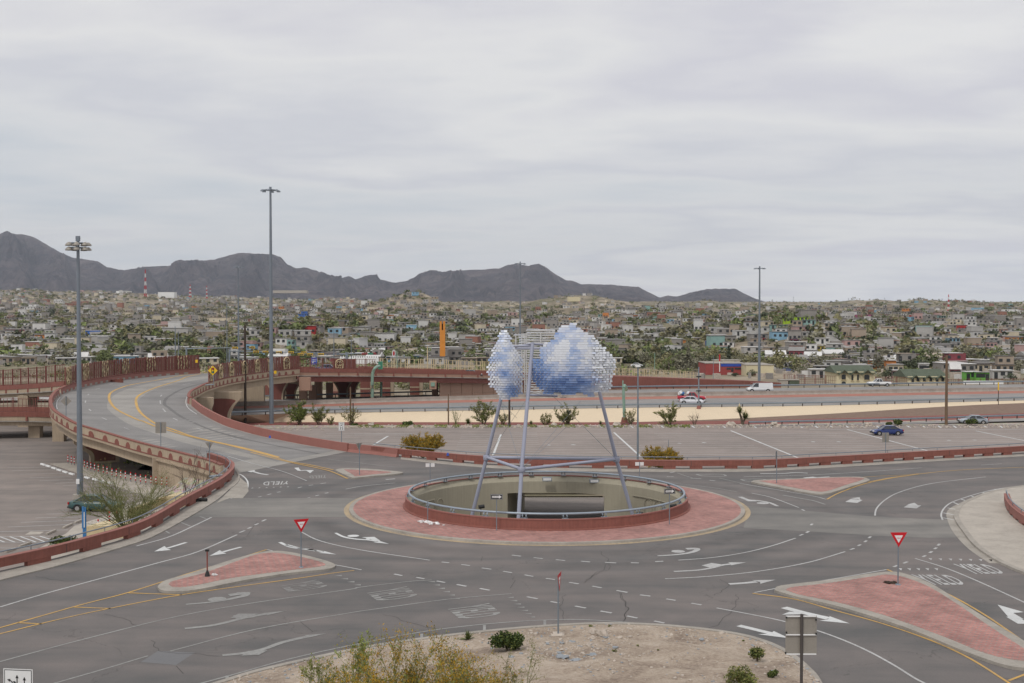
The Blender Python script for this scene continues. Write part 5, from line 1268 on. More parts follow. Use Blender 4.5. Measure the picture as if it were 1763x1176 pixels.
def tri_out(s): h = s*.866; return [(-s/2, h*.5), (0, -h*.5), (s/2, h*.5)]
def yield_sign(px, py, ptop, yaw, label, s=.95, base=None):
    p = G(px, py, .14); H = CH + (545-ptop)/F*p.y; H = H - p.z
    t = thing('yield_sign', label, 'yield sign', p); poleobj(p, H-.05, .04, 'steel', t)
    mb = MB(); mb.lathe(p, [(.001, .05), (.14, .05), (.16, 0)], 10); mb.build('base_collar', M['steel'], t)
    c = p + Vector((0, -.05, H - s*.433)); c = p + Matrix.Rotation(yaw, 3, 'Z') @ Vector((0, -.05, 0)) + Vector((0, 0, H - s*.433))
    def ex(W3, o):
        quad_on(W3, t, [(x*.52, z*.52+.04) for x, z in tri_out(s)], M['white'], -.016, 'centre')
        txt(W3, t, 'YIELD', -.13, .06, .13, .13, M['signred'], -.02)
    plate(t, c, yaw, tri_out(s*1.03), [M['signred'], M['signback']], 'face', extra=ex)
    return t
yield_sign(1546, 1007, 918, .05, 'red and white yield sign facing us on the largest red island at right')
yield_sign(518.5, 977, 895, .45, 'red and white yield sign turned partly away on the left red island', .92)
yield_sign(961, 1094, 989, 1.35, 'yield sign seen nearly edge-on at the kerb of the sandy mound', 1.0)
mb = MB(); q = G(961, 1095, .1); mb.blob(q, .42, 0, 3, .3, .35); o = mb.build('footing', M['rock'], [x for x in bpy.data.objects if x.get('label', '').startswith('yield sign seen nearly')][0])
def back_sign(base, H, yaw, outline, label, ph=None, r=.04, bracket=None, name='traffic_sign', pm='steel', bars=False):
    t = thing(name, label, 'road sign', base); zmin = min(z for _, z in outline); zmax = max(z for _, z in outline)
    poleobj(base, H, r, pm, t)
    c = base + Matrix.Rotation(yaw, 3, 'Z') @ Vector((0, .05, 0)) + Vector((0, 0, H-zmax))
    plate(t, c + Matrix.Rotation(yaw, 3, 'Z') @ Vector((0, .02, 0)), yaw, outline, [M['signback'], M['white']], 'plate')
    if bracket:
        mb = MB(); mb.tube([base+Vector((-.05, 0, 0)), base+Vector(bracket)], .12, 8); mb.build('bracket', M['steel'], t)
    return t
sq = lambda w, h: [(-w/2, -h/2), (w/2, -h/2), (w/2, h/2), (-w/2, h/2)]
dm = lambda s: [(0, -s/2), (s/2, 0), (0, s/2), (-s/2, 0)]
back_sign(GD(277, 780, 123.5), (780-729)/F*123.5+.15, 0.1, sq(1.15, 1.2), 'square sign seen from behind, bracketed outside the curved ramp parapet', bracket=(1.4, .3, .1))
back_sign(GD(114, 731, 137), (731-683)/F*137+.1, 0.3, dm(1.25), 'diamond sign seen from behind, bracketed outside the ramp parapet at far left', bracket=(1.3, .5, .1))
back_sign(GD(361, 821, 110.5), (821-763)/F*110.5+.1, 0.35, tri_out(.8), 'downward triangle sign seen from behind near the tip of the left barrier', bracket=(1.2, .2, .15))
back_sign(G(619, 818, .14), (818-765)/F*110.5+.1, 0.9, tri_out(.8), 'triangle sign seen from behind on the tiny red wedge island', name='yield_sign')
back_sign(G(1337, 832, .14), (832-779)/F*105.2+.1, 1.1, sq(.55, .7), 'narrow sign seen from behind on the red island before the far barrier', name='traffic_sign')
bs = back_sign(G(1532, 791, 0)+Vector((0, 1.4, 0)), 2.75, 0.05, sq(.75, 1.05), 'grey sign back in front of the blue sedan, behind the far barrier')
# big sign back in the foreground
p = G(1380, 1290, 1.9); p = GD(1379, 1290, 32.6); p.z = 1.8
t = thing('large_road_sign', 'large tan back of a two-panel road sign on a dark post in the foreground', 'road sign', p)
poleobj(p, CH+(545-1060)/F*32.6-p.z, .045, 'brown_post', t)
for z0, z1 in ((1059.5, 1092), (1093.5, 1127)):
    c = GD(1379, (z0+z1)/2, 32.68); plate(t, c, 0, sq(.90, (z1-z0)/F*32.6), [M['signback'], M['signback']], 'panel', th=.02)
for y in (1061, 1092.7, 1126):
    a, b = GD(1353, y, 32.63), GD(1405, y+.3, 32.63); mb = MB(); mb.box(((a.x+b.x)/2, a.y-.01, a.z), (b.x-a.x, .03, .03)); mb.build('stiffener', M['white'], t)
for x, y in ((1354, 1063), (1405, 1067), (1354, 1089), (1405, 1091), (1352.5, 1124)): mb = MB(); mb.box(GD(x, y, 32.6), (.04, .04, .05)); mb.build('clip', M['black'], t)
# lane-control sign bottom left
p = GD(31, 1260, 36.5); p.z = .1; t = thing('lane_arrow_sign', 'white lane-use sign with curved black arrows cut off at the bottom left corner', 'road sign', p)
c = GD(31.5, 1178, 36.4); poleobj(p, c.z-p.z, .04, 'steel', t)
def ex(W3, o):
    quad_on(W3, t, sq(.94, .94), M['black'], -.014, 'border'); quad_on(W3, t, sq(.89, .89), M['white'], -.017, 'field')
    for x, cv in ((-.26, 1), (-.03, 2), (.22, 0)):
        mb = MB(); y = -.022
        def st(P, w=.035):
            P = smooth([W3(a, b, y) for a, b in P], 6); n3 = W3(0, 0, -1)-W3(0, 0, 0)
            A = []; B = []
            for i in range(len(P)):
                d = (P[min(i+1, len(P)-1)]-P[max(0, i-1)]).normalized(); s_ = d.cross(n3).normalized(); A.append(P[i]+s_*w/2); B.append(P[i]-s_*w/2)
            mb.ribbon(A, B)
        def hd(x, z, dx, dz, s=.07):
            mb.add([W3(x-dz*s*.8, z+dx*s*.8, y), W3(x+dz*s*.8, z-dx*s*.8, y), W3(x+dx*s*1.6, z+dz*s*1.6, y)], [(0, 1, 2)])
        if cv == 0: st([(x+.03, -.42), (x, -.2), (x, .15)]); hd(x, .14, 0, 1)
        if cv == 1: st([(x+.14, -.42), (x+.12, -.1), (x+.06, .06), (x-.02, .13)]); hd(x-.01, .12, -.9, .3)
        if cv == 2: st([(x, -.4), (x, .0), (x, .22)]); hd(x, .2, 0, 1); st([(x+.03, -.42), (x, -.1), (x-.04, .03), (x-.08, .07)]); hd(x-.07, .06, -.9, .3, .06)
        if cv == 1: mb.add([W3(x-.0+.06*math.cos(a_), -.12+.06*math.sin(a_), y) for a_ in [2*math.pi*k/10 for k in range(10)]], [tuple(range(10))])
        mb.build('arrow', M['black'], t)
plate(t, c, -.12, sq(1.0, 1.0), [M['white'], M['signback']], 'face', extra=ex)
# one way signs
def oneway(px, py, ptop, label, yaw=0.0):
    p = G(px, py, .15); H = CH+(545-ptop)/F*p.y-p.z; t = thing('one_way_sign', label, 'road sign', p); poleobj(p, H, .035, 'steel', t)
    c = p + Vector((0, -.05, H-.15)); w = .88; h = .40
    def ex(W3, o):
        quad_on(W3, t, sq(w-.05, h-.05), M['white'], -.015, 'border'); quad_on(W3, t, sq(w-.08, h-.08), M['black'], -.018, 'field')
        quad_on(W3, t, [(-.32,-.07),(.17,-.07),(.17,-.13),(.36,0),(.17,.13),(.17,.07),(-.32,.07)], M['white'], -.021, 'arrow')
        txt(W3, t, 'ONE WAY', -.29, -.04, .17, .04, M['black'], -.024)
    plate(t, c, yaw, sq(w, h), [M['black'], M['signback']], 'face', extra=ex)
oneway(855, 913, 852.5, 'black one way sign with white arrow in front of the ring parapet'); oneway(1152.5, 903, 843, 'black one way sign with white arrow at the right of the ring parapet', .25)
for px, yt, yb, lab in ((740.5, 798, 838, 'white blade sign seen from behind at the far left of the ring'), (1101, 796, 830, 'white blade sign seen from behind at the far right of the ring')):
    p = G(px, yb, .15); H = CH+(545-yt)/F*p.y-p.z; t = thing('one_way_sign', lab, 'road sign', p); poleobj(p, H, .035, 'steel', t)
    plate(t, p+Vector((0, .05, H-.18)), .1, sq(.8, .32), [M['white'], M['white']], 'plate')
p = G(736.5, 897, .15); t = thing('bare_post', 'bare steel signpost in front of the ring parapet above the white debris', 'post', p); poleobj(p, 1.5, .035, 'steel', t)
p = G(357, 992, .15); t = thing('bare_post', 'dark rusty post without a sign on the left red island', 'post', p); poleobj(p, (992-949)/F*71, .045, 'redstrip', t)
mb = MB(); mb.box(p+Vector((0, 0, 1.52)), (.22, .1, .12)); mb.build('cap', M['black'], t); mb = MB(); mb.lathe(p, [(.16, 0), (.14, .12), (.05, .35)], 8); mb.build('base_collar', M['black'], t)
# speed sign and the yellow signal-ahead sign
p = Vector((px_x(587.5, 130.5), 130.5, -.4)); top = CH+(545-727)/F*130.5; t = thing('speed_limit_sign', 'white speed limit 35 sign behind the red barrier', 'road sign', p); poleobj(p, top-p.z, .045, 'steel', t)
def ex(W3, o):
    quad_on(W3, t, sq(.60, .92), M['black'], -.014, 'border'); quad_on(W3, t, sq(.56, .88), M['white'], -.017, 'field')
    txt(W3, t, 'SPEED', -.2, .24, .2, .38, M['black'], -.021); txt(W3, t, 'LIMIT', -.2, .06, .2, .2, M['black'], -.021); txt(W3, t, '35', -.2, -.38, .2, -.02, M['black'], -.021)
plate(t, Vector((p.x, p.y-.06, top-.5)), 0, sq(.66, .98), [M['white'], M['signback']], 'face', extra=ex)
p = GD(368, 662, 172); c = GD(366.4, 638, 171.6); t = thing('signal_ahead_sign', 'yellow diamond signal-ahead sign at the start of the arch fence', 'road sign', p)
mb = MB(); mb.tube([p, Vector((c.x, p.y, c.z))], .05, 6); mb.build('pole', M['steel'], t); mb = MB(); mb.tube([GD(354, 663, 172), p], .1, 6); mb.build('bracket', M['steel'], t)
def ex(W3, o):
    quad_on(W3, t, sq(.42, .85), M['black'], -.016, 'signal_symbol')
    for z_, mm in ((.26, 'signred'), (0, 'yellow'), (-.26, 'signgreen')): quad_on(W3, t, [(.12*math.cos(a_), z_+.12*math.sin(a_)) for a_ in [2*math.pi*k/10 for k in range(10)]], M[mm], -.02, 'lens_symbol')
plate(t, c, 0, dm(1.45), [M['yellow'], M['signback']], 'face', extra=ex)
for px, py, D, lab in ((338.5, 622, 215, 'small yellow marker at the end of the pole-bundle fence'), (474, 641, 207, 'small yellow box lamp on the side of the right ramp')):
    t = thing('yellow_marker', lab, 'marker', GD(px, py, D)); mb = MB(); mb.box(GD(px, py, D-1.0), (.4, .3, .55)); mb.build('box', M['yellow'], t); mb = MB(); mb.box(GD(px, py, D-.8), (.1, .5, .1)); mb.build('arm', M['steel'], t)
# blue sign board over the bridge
t = thing('guide_sign', 'blue guide sign with white lettering over the crossing bridge', 'road sign', GD(544, 634, 222)); poleobj(GD(544, 634, 222), 3.0, .1, 'steel', t)
plate(t, GD(540.5, 621.5, 221.8), 0, sq(1.15, 1.3), [M['signblue'], M['signback']], 'face', extra=lambda W3, o: (quad_on(W3, t, [(-.45,.2),(.45,.2),(.45,.28),(-.45,.28)], M['white'], -.018, 'text_line'), quad_on(W3, t, [(-.45,-.1),(.35,-.1),(.35,0),(-.45,0)], M['white'], -.018, 'text_line'), quad_on(W3, t, [(-.4,-.42),(-.1,-.42),(-.1,-.2),(-.4,-.2)], M['white'], -.018, 'text_line')))
t = thing('round_sign', 'white and red round sign beside the green gantry, above the bridge', 'road sign', GD(681, 634, 245)); poleobj(GD(683.5, 640, 245), 4.5, .1, 'green_steel', t)
plate(t, GD(678, 608.5, 244.8), .9, [(.6*math.cos(a_), .85*math.sin(a_)) for a_ in [2*math.pi*k/12 for k in range(12)]], [M['white'], M['signred']], 'face', extra=lambda W3, o: quad_on(W3, t, [(.3*math.cos(a_), .5*math.sin(a_)) for a_ in [2*math.pi*k/12 for k in range(12)]], M['signred'], -.02, 'mark'))
# ================================================================== LIGHT MASTS AND POLES
def mast(base, top, r0, label, heads, hw, name='light_mast', pedestal=True, two=False, collar=True):
    t = thing(name, label, 'light mast', base); H = top-base.z
    mb = MB(); mb.tube([base+Vector((0, 0, .9 if pedestal else 0)), base+Vector((0, 0, H))], r0, 12, r2=r0*.45); mb.build('pole', M['mast'], t)
    if pedestal: mb = MB(); mb.lathe(base, [(.001, 1.0), (r0*2.2, 1.0), (r0*2.3, 0.0)], 14, sm=False); mb.build('pedestal', M['concrete'], t)
    for lv in ((0.15, .62) if two else (0,)):
        z = H-.3-lv
        mb = MB(); n_ = 20; mb.tube([base+Vector((math.cos(2*math.pi*k/n_)*hw*.62, math.sin(2*math.pi*k/n_)*hw*.62, z)) for k in range(n_+1)], .05, 5, cap=False)
        for k in range(4): a = math.pi*k/4; mb.tube([base+Vector((-math.cos(a)*hw*.6, -math.sin(a)*hw*.6, z)), base+Vector((math.cos(a)*hw*.6, math.sin(a)*hw*.6, z))], .04, 4)
        mb.build('head_ring', M['mast'], t)
        for k in range(heads):
            a = 2*math.pi*(k+.5)/heads; c = base+Vector((math.cos(a)*hw*.8, math.sin(a)*hw*.8, z-.12))
            mb = MB(); mb.lathe(c+Vector((0, 0, -.14)), [(.34, 0), (.32, .14), (.14, .3), (.02, .34)], 8); mb.tube([c+Vector((0, 0, .15)), base+Vector((math.cos(a)*hw*.55, math.sin(a)*hw*.55, z))], .04, 4); mb.build('lamp_head', [M['signback'] if two else M['mast']], t)
    mb = MB(); mb.box(base+Vector((0, 0, H)), (.35, .35, .5)); mb.build('winch_cap', M['mast'], t)
    return t
m1 = mast(GD(138, 868, 113.5), CH+(545-411)/F*113.5, .31, 'tall grey light mast with a two-tier lamp head beside the parked green sedan', 7, 1.2, two=True)
mb = MB(); p = GD(134, 829, 113); mb.box(p+Vector((0, -.02, 0)), (.32, .06, .5)); mb.build('notice', M['white'], m1)
mast(GD(467.5, 732, 195), CH+(545-325)/F*195, .40, 'tallest light mast, rising beside the ramp in front of the mountains', 6, 1.8, pedestal=False)
mast(GD(895.5, 655, 330), CH+(545-452)/F*330, .30, 'thin light mast rising behind the sculpture', 6, 1.9, pedestal=False)
mast(GD(1307, 661, 322), CH+(545-460)/F*322, .42, 'tall light mast behind the highway above the white van', 6, 1.8, pedestal=False)
mast(GD(411, 660, 330), CH+(545-458)/F*330, .32, 'thin light mast left of the tallest one', 8, 1.5, pedestal=False)
def wood(px, yb, yt, D, r, label, mat='wood', arm=0, z=None):
    b = GD(px, yb, D); T_ = GD(px, yt, D); T_.x = b.x
    t = thing('utility_pole', label, 'utility pole', b); mb = MB(); mb.tube([b, T_], r, 9, r2=r*.75); mb.build('pole', M[mat], t)
    if arm: mb = MB(); mb.box(T_+Vector((0, 0, -.35)), (arm, .12, .12)); mb.build('crossarm', M[mat], t)
    return t
wood(422.5, 731, 560, 196, .24, 'slim dark wooden pole left of the tallest mast', 'darkwood', .8)
wood(1629, 734, 612, 193, .26, 'brown wooden utility pole at the right edge of the empty lot', 'wood')
wood(877, 738, 683, 190, .20, 'short dark wooden pole below the left panel cluster', 'darkwood')
wood(603.5, 732, 667, 195, .16, 'weathered brown pole by the bare shrubs in the planting bed', 'wood')
wood(608, 734, 694, 193, .12, 'short dark stump pole beside the weathered brown pole', 'darkwood')
wood(772, 735, 678, 193, .13, 'short grey pole with a small box, left of the slender yucca', 'wood')
def lamp_pole(px, yb, yt, D, label, r=.1, mat='steel', head=True, hw=.5):
    b = GD(px, yb, D); T_ = GD(px, yt, D); T_.x = b.x; t = thing('lamp_post', label, 'lamp post', b)
    mb = MB(); mb.tube([b, T_], r, 8, r2=r*.6); mb.build('pole', M[mat], t)
    if head: mb = MB(); mb.box(T_, (hw, .5, .12)); mb.build('lamp_head', M['white'], t)
lamp_pole(1098, 797, 631, 132, 'grey lamp post behind the far barrier, right of the sculpture', .13, hw=.55)
lamp_pole(1151, 797, 757, 129, 'thin steel post inside the yellow-green shrub', .05, head=False)
lamp_pole(302, 640, 562, 330, 'left one of two thin grey lamp posts above the pole-bundle fence', .2, 'mast', False)
lamp_pole(307.5, 640, 570, 335, 'right one of two thin grey lamp posts above the pole-bundle fence', .15, 'mast', False)
lamp_pole(391, 640, 520, 345, 'tall thin lattice pole left of the slim dark wooden pole', .16, 'mast', False)
lamp_pole(575, 634, 566, 260, 'thin pale lamp post above the arch fence on the crossing bridge', .13, 'mast', False)
lamp_pole(605, 634, 578, 275, 'short thin lamp post above the bridge beside the signals', .12, 'mast', True)
lamp_pole(736, 640, 595, 262, 'cream lamp post left of the orange tower', .16, 'cream', True, .9)
lamp_pole(1127, 660, 607, 300, 'thin green lamp post behind the cream post fence', .12, 'green_steel', False)
lamp_pole(1228, 660, 613, 322, 'slim post right of the cream post fence', .1, 'steel', False)
# camera pole
b = GD(1203, 703, 211); t = thing('camera_pole', 'grey pole with dark cross brackets at the highway edge by the two cars', 'pole', b); mb = MB(); mb.tube([b, GD(1203, 632, 211)], .17, 8, r2=.12); mb.build('pole', M['steel'], t)
for y in (648.5, 673): mb = MB(); p = GD(1203, y, 210.8); mb.box(p, (.9, .3, .2)); mb.build('camera', M['black'], t)
mb = MB(); mb.lathe(b+Vector((0, 0, -.2)), [(.001, .7), (.3, .7), (.45, 0)], 12); mb.build('footing', M['red'], t)
b = GD(1719, 697, 207); t = thing('marker_pole', 'thin yellow-topped pole at the right end of the cream slope', 'pole', b); mb = MB(); mb.tube([b, GD(1719, 672, 207)], .06, 6); mb.build('pole', M['darkwood'], t); mb = MB(); mb.tube([GD(1719, 672, 207), GD(1719, 658, 207)], .11, 6); mb.build('sleeve', M['yellow'], t)
# green sign gantry
b1 = G(641, 692, -1.5); b2 = GD(656, 686, 236); t = thing('sign_gantry', 'pale green bent-pipe sign gantry over the highway, left of centre', 'sign gantry', b1)
p1 = [b1+Vector((0,0,.7)), GD(641, 650, b1.y), GD(642.5, 640, b1.y), GD(646, 633.5, b1.y), GD(653, 630.5, b1.y+2)]
mb = MB(); mb.tube(smooth(p1, 5), .30, 10); mb.build('bent_pipe', M['green_steel'], t)
mb = MB(); mb.tube([b2, GD(657, 622, 236)], .26, 10); mb.build('post', M['green_steel'], t)
mb = MB(); mb.box(b1+Vector((0, 0, .35)), (1.0, 1.0, 1.0), taper=.75); mb.build('footing', M['red'], t); mb = MB(); mb.box(b2+Vector((0,0,.2)), (1.8, 1.2, .5)); mb.build('footing', M['sidewalk'], t)
mb = MB(); p = GD(655, 631, 232.5); mb.box(p, (.9, .25, 2.0), .5); mb.build('sign_box', M['signgreen'], t)
b = G(1075, 726, -2.6); t = thing('sign_gantry', 'pale green gantry post on a red footing in the cream slope, right of the sculpture', 'sign gantry', b)
mb = MB(); mb.tube([b+Vector((0,0,.5)), GD(1073.5, 668, b.y)], .27, 10, r2=.22); mb.build('post', M['green_steel'], t); mb = MB(); mb.tube([GD(1072, 690, b.y), GD(1072.5, 655, b.y+.5)], .10, 8); mb.build('post', M['green_steel'], t)
mb = MB(); mb.box(b+Vector((0,0,.3)), (1.1, 1.1, .9), taper=.7); mb.build('footing', M['red'], t); mb = MB(); mb.tube(smooth([GD(1073.5, 668, b.y), GD(1075, 664, b.y+1), GD(1077.5, 667.5, b.y+2.5), GD(1078, 671, b.y+4)], 4), .3, 8); mb.build('bent_pipe', M['green_steel'], t)
# traffic signals
def signal_arm(x0, y0, x1, y1, D, pole, items, label, dz_p=2.0):
    a, b = GD(x0, y0, D), GD(x1, y1, D+2); t = thing('signal_mast_arm', label, 'traffic signal', GD(x0 if pole == 0 else x1, 640, D))
    mb = MB(); mb.tube([a, b], .14, 6, r2=.07) if pole == 0 else mb.tube([b, a], .14, 6, r2=.07); mb.build('arm', M['steel'], t)
    q = a if pole == 0 else b; mb = MB(); mb.tube([Vector((q.x, q.y, 4.0)), q+Vector((0, 0, .4))], .2, 8); mb.build('pole', M['steel'], t)
    for (x, mm) in items:
        f_ = (x-x0)/(x1-x0); p = a.lerp(b, f_); mb = MB(); mb.box(p+Vector((0, -.2, -.05)), (1.15, .35, .42)); o = mb.build('signal_head', M[mm], t)
        mb = MB(); 
        for j in (-1, 0, 1): mb.box(p+Vector((j*.36, -.42, -.05)), (.26, .12, .26))
        mb.build('lens_row', M['brown_post'] if mm != 'signgreen' else M['signgreen'], t)
signal_arm(321, 600.5, 436, 598, 238, 0, [(434.5, 'yellow'), (405, 'yellow')], 'long signal arm beyond the ramp end with a yellow head at its tip')
signal_arm(395, 604.5, 556, 607.5, 244, 0, [(441, 'yellow'), (457, 'yellow'), (480, 'yellow'), (501, 'yellow'), (523, 'yellow')], 'longest signal arm with a row of yellow heads by the mound')
signal_arm(515, 609.5, 598, 610, 240, 1, [(518, 'yellow'), (534, 'yellow'), (553, 'yellow')], 'signal arm with yellow heads above the arch fence end')
signal_arm(596, 609.5, 646, 608.5, 242, 0, [(628, 'signred'), (638, 'signgreen'), (643, 'signred')], 'signal arm with red and green plates left of the round sign')
# ================================================================== BOLLARDS, BLOCKS, LOT FURNITURE
ROWB = [(117,798),(123,800),(128,801)] + [(145.5,807),(150.5,809),(156.5,811),(163,813),(169.5,815),(178,817),(184.5,819),(193,822),(200.5,823.5),(208,825.5),(216,827),(225,829),(233.5,831),(242,833),(251,834.5),(260,836),(268.5,837.5),(278.5,838.5),(287,839)]
first = None
def bollard_mb():
    mb = MB()
    for k, mm in enumerate((1, 0, 1, 0, 1)): mb.lathe((0, 0, .25+.16*k), [(.07, 0), (.07, .16)], 8, mm)
    mb.lathe((0, 0, 1.05), [(.07, 0), (.001, .03)], 8, 1); mb.lathe((0, 0, 0), [(.05, 0), (.05, .25)], 8, 2); return mb
bm = bollard_mb().mesh('bollard', [M['white'], M['signred'], M['steel']])
nm = ['first','second','third','fourth','fifth','sixth','seventh','eighth','ninth','tenth','eleventh','twelfth','thirteenth','fourteenth','fifteenth','sixteenth','seventeenth','eighteenth','nineteenth','twentieth','twenty-first','twenty-second','twenty-third','twenty-fourth','twenty-fifth']
for k, (x, y) in enumerate(ROWB):
    o = bpy.data.objects.new('bollard', bm); COL.objects.link(o); o.location = G(x, y, -2.93); o['label'] = f'red and white striped bollard under the ramp, {nm[k]} from left in its row'; o['category'] = 'bollard'; o['group'] = 'striped bollards along the pavement under the ramp'
for k, (x, y) in enumerate([(169,903),(188.5,902),(201,902),(201,788)]):
    o = bpy.data.objects.new('bollard', bm); COL.objects.link(o); o.location = GD(x, y+(0 if k < 3 else 6), 97 if k < 3 else 152); o['label'] = ['short striped bollard stub on the planter, left one', 'striped bollard on the planter top, middle one', 'striped bollard on the planter beside the hoop rail', 'lone striped bollard deep under the ramp'][k]; o['category'] = 'bollard'
    if k == 0: o.location.z -= .62
    o['group'] = 'striped bollards on and behind the planter'
BLK = [(74.5,799.5),(83.5,802.3),(93,805.7),(102.5,809),(112.5,812.3),(123.5,815.7),(150,822),(164,825.3),(177,828.5),(190,831.5)]
for k, (x, y) in enumerate(BLK):
    a = G(x-3.6, y-1, -2.9); b = G(x+3.6, y+1.2, -2.9); mb = MB(); mb.sweep([a, b], [(-.14, -.08), (.14, -.08), (.1, .08), (-.1, .08)]); o = mb.build('wheel_stop', M['white']); o['label'] = f'white painted kerb block at the lot pavement edge, {nm[k]} from left'; o['category'] = 'wheel stop'; o['group'] = 'white kerb blocks in the lower lot'
for k, (x0, y0, x1, y1) in enumerate([(755,705,830,675),(640,755,730,715),(470,820,560,780),(195,945,310,905),(55,998,155,965)]):
    a = G(*zH(x0, y0), -2.9); b = G(*zH(x1, y1), -2.9); mb = MB(); mb.sweep([a, b], [(-.1, -.08), (.1, -.08), (.08, .07), (-.08, .07)]); o = mb.build('wheel_stop', M['sidewalk']); o['label'] = f'concrete wheel stop in front of the planter, {nm[k]} from the far end'; o['category'] = 'wheel stop'; o['group'] = 'concrete wheel stops in the lower lot'
# pavement under the ramp and the planter walls
mb = MB(); w = [G(a, b, -2.9) for a, b in [(87,798),(119,796),(200,812),(300,834),(420,855),(330,880),(228,846),(160,822)]]; mb.prism([(p.x, p.y) for p in w], -3.0, -2.93); mb.build('pavement', M['sidewalk'], kind='structure')
mb = MB(); w = [G(a, b, -2.9) for a, b in [(114,918),(128,905),(175,890),(215,872),(285,850),(330,850),(330,880),(250,925),(60,985),(52,952),(100,925)]]; mb.prism([(p.x, p.y) for p in w], -3.0, -2.92); mb.build('pavement', M['sidewalk'], kind='structure')
t = thing('planter_wall', 'tan rendered planter wall behind the left barrier, below the green-stemmed tree', 'wall', G(180, 921, -2.9))
for (P_, z0, z1, nm_) in (([(149,906),(212,905),(240,897)], -3.0, -1.9, 'wall'), ([(222,877),(250,866),(279,855),(330,852)], -3.0, -2.1, 'wall')):
    w = [G(a, b, z1) for a, b in P_]; w2 = [Vector((p.x+.6, p.y+2.5, p.z)) for p in w]
    mb = MB(); n_ = len(w); mb.add([Vector((p.x, p.y, z0)) for p in w] + w + w2, [(i, i+1, n_+i+1, n_+i) for i in range(n_-1)] + [(n_+i, n_+i+1, 2*n_+i+1, 2*n_+i) for i in range(n_-1)]); 
    mb.v = mb.v; mb.build(nm_, M['cream'], t)
# bank of soil below the left barrier
mb = MB(); A = [Z(p, -.05) for p in left_o]; B = [Vector((p.x, p.y, -2.95)) for p in offs(left_o, -4.5)]; mb.ribbon(A, B); fixup(mb); mb.build('soil_bank', M['gravel'], kind='structure')
mb = MB(); A = [Z(p, -.05) for p in back_o]; B = [Vector((p.x, p.y, -2.95)) for p in offs(back_o, -7)]; B = [b for b in B]; 
sel = [i for i in range(len(A)) if A[i].x < -6 or A[i].x > 16]
for seg_ in ([i for i in sel if A[i].x < 0], [i for i in sel if A[i].x > 0]):
    mb.ribbon([A[i] for i in seg_], [B[i] for i in seg_])
fixup(mb); mb.build('soil_bank', M['gravel'], kind='structure')
# blue banner post
p = GD(145, 932, 88); t = thing('info_post', 'tall narrow blue post sign behind the left barrier', 'sign', p); mb = MB(); mb.box(GD(145.5, 902, 88), (.26, .1, 2.6)); mb.build('board', M['blue'], t); mb = MB(); mb.box(GD(143, 891, 87.95), (.16, .08, 1.7)); mb.build('side_board', M['blue'], t)
mb = MB(); mb.box(GD(145, 895, 87.9), (.06, .02, 1.2)); mb.build('lettering_strip', M['white'], t); mb = MB(); mb.tube([p+Vector((0,0,-2)), p+Vector((0,0,.3))], .05, 6); mb.build('pole', M['steel'], t)
# small road litter
for (x, y, s, lab, mt) in ((347, 861, .42, 'black torn tyre piece lying by the left barrier kerb', 'tyre'),):
    mb = MB(); p = G(x, y, .12); mb.tube([p+Vector((-.45, -.08, 0)), p+Vector((0, .05, .03)), p+Vector((.45, -.02, 0))], .15, 7); o = mb.build('tyre_scrap', M[mt]); o['label'] = lab; o['category'] = 'debris'
for k, (x, y, r, mt, lab) in enumerate(((731, 898, .3, 'white', 'crumpled white bag piece on the red paving, left of the pair'), (745, 901, .32, 'white', 'crumpled white bag piece on the red paving, right of the pair'), (373, 989, .2, 'white', 'white stone beside the rusty post on the left island'), (763, 904, .1, 'white', 'tiny white scrap right of the crumpled bags'), (1535, 1003, .24, 'darkwood', 'dark rag at the foot of the big yield sign'), (1528, 1002, .16, 'darkwood', 'smaller dark scrap beside the rag'))):
    p = G(x, y, .2); mb = MB(); 
    for j in range(3): mb.blob(p+Vector((random.uniform(-r, r), random.uniform(-.3, .3)*r, 0)), r*.6, 0, k*5+j, .7, .45, 5)
    o = mb.build('litter', M[mt]); o['label'] = lab; o['category'] = 'litter'
mb = MB(); p = G(464.5, 753, 1.0); mb.box(GD(464.7, 752, 136), (.28, .2, .3), taper=.5); o = mb.build('blue_marker', M['signblue']); o['label'] = 'tiny blue marker at the foot of the solid ramp barrier'; o['category'] = 'marker'
mb = MB(); mb.box(GD(771, 782, 120.3), (.3, .2, .3), taper=.5); o = mb.build('blue_marker', M['signblue']); o['label'] = 'tiny blue marker on the far barrier left of the ring'; o['category'] = 'marker'
# ================================================================== THE SANDY MOUND
MK = [(150,1265),(300,1206),(390,1176),(450,1158),(560,1133),(640,1117),(720,1105),(800,1095),(900,1085),(1000,1078.5),(1060,1077.5),(1130,1080),(1200,1086),(1270,1096),(1320,1110),(1360,1130),(1390,1155),(1407,1176),(1422,1215),(1425,1290)]
mk = smooth([G(*p) for p in MK], 6)
mb = MB(); mb.sweep(mk, [(-.16, 0), (.16, 0), (.15, .15), (-.14, .15)]); mb.build('kerb', M['concrete'], kind='structure')
def mound_z(d, x, y): return .10 + .05*d + .0022*d*d + min(1, d/3)*.16*noise.fractal(Vector((x*.35, y*.35, 0)), .9, 2, 5)
NM = 70; vs = []
for p in mk:
    tgt = Vector((p.x*.55+1, 10, 0))
    for j in range(NM):
        f_ = (j/(NM-1))**1.25; q = p.lerp(tgt, f_); d = (q-p).length; vs.append((q.x, q.y, mound_z(d, q.x, q.y) if j else .1))
mb = MB(); mb.add(vs, [(i*NM+j, i*NM+j+1, (i+1)*NM+j+1, (i+1)*NM+j) for i in range(len(mk)-1) for j in range(NM-1)], 0, True); mb.build('sandy_mound', M['dirt'], kind='structure')
from mathutils.bvhtree import BVHTree
bvh = BVHTree.FromPolygons(mb.v, mb.f)
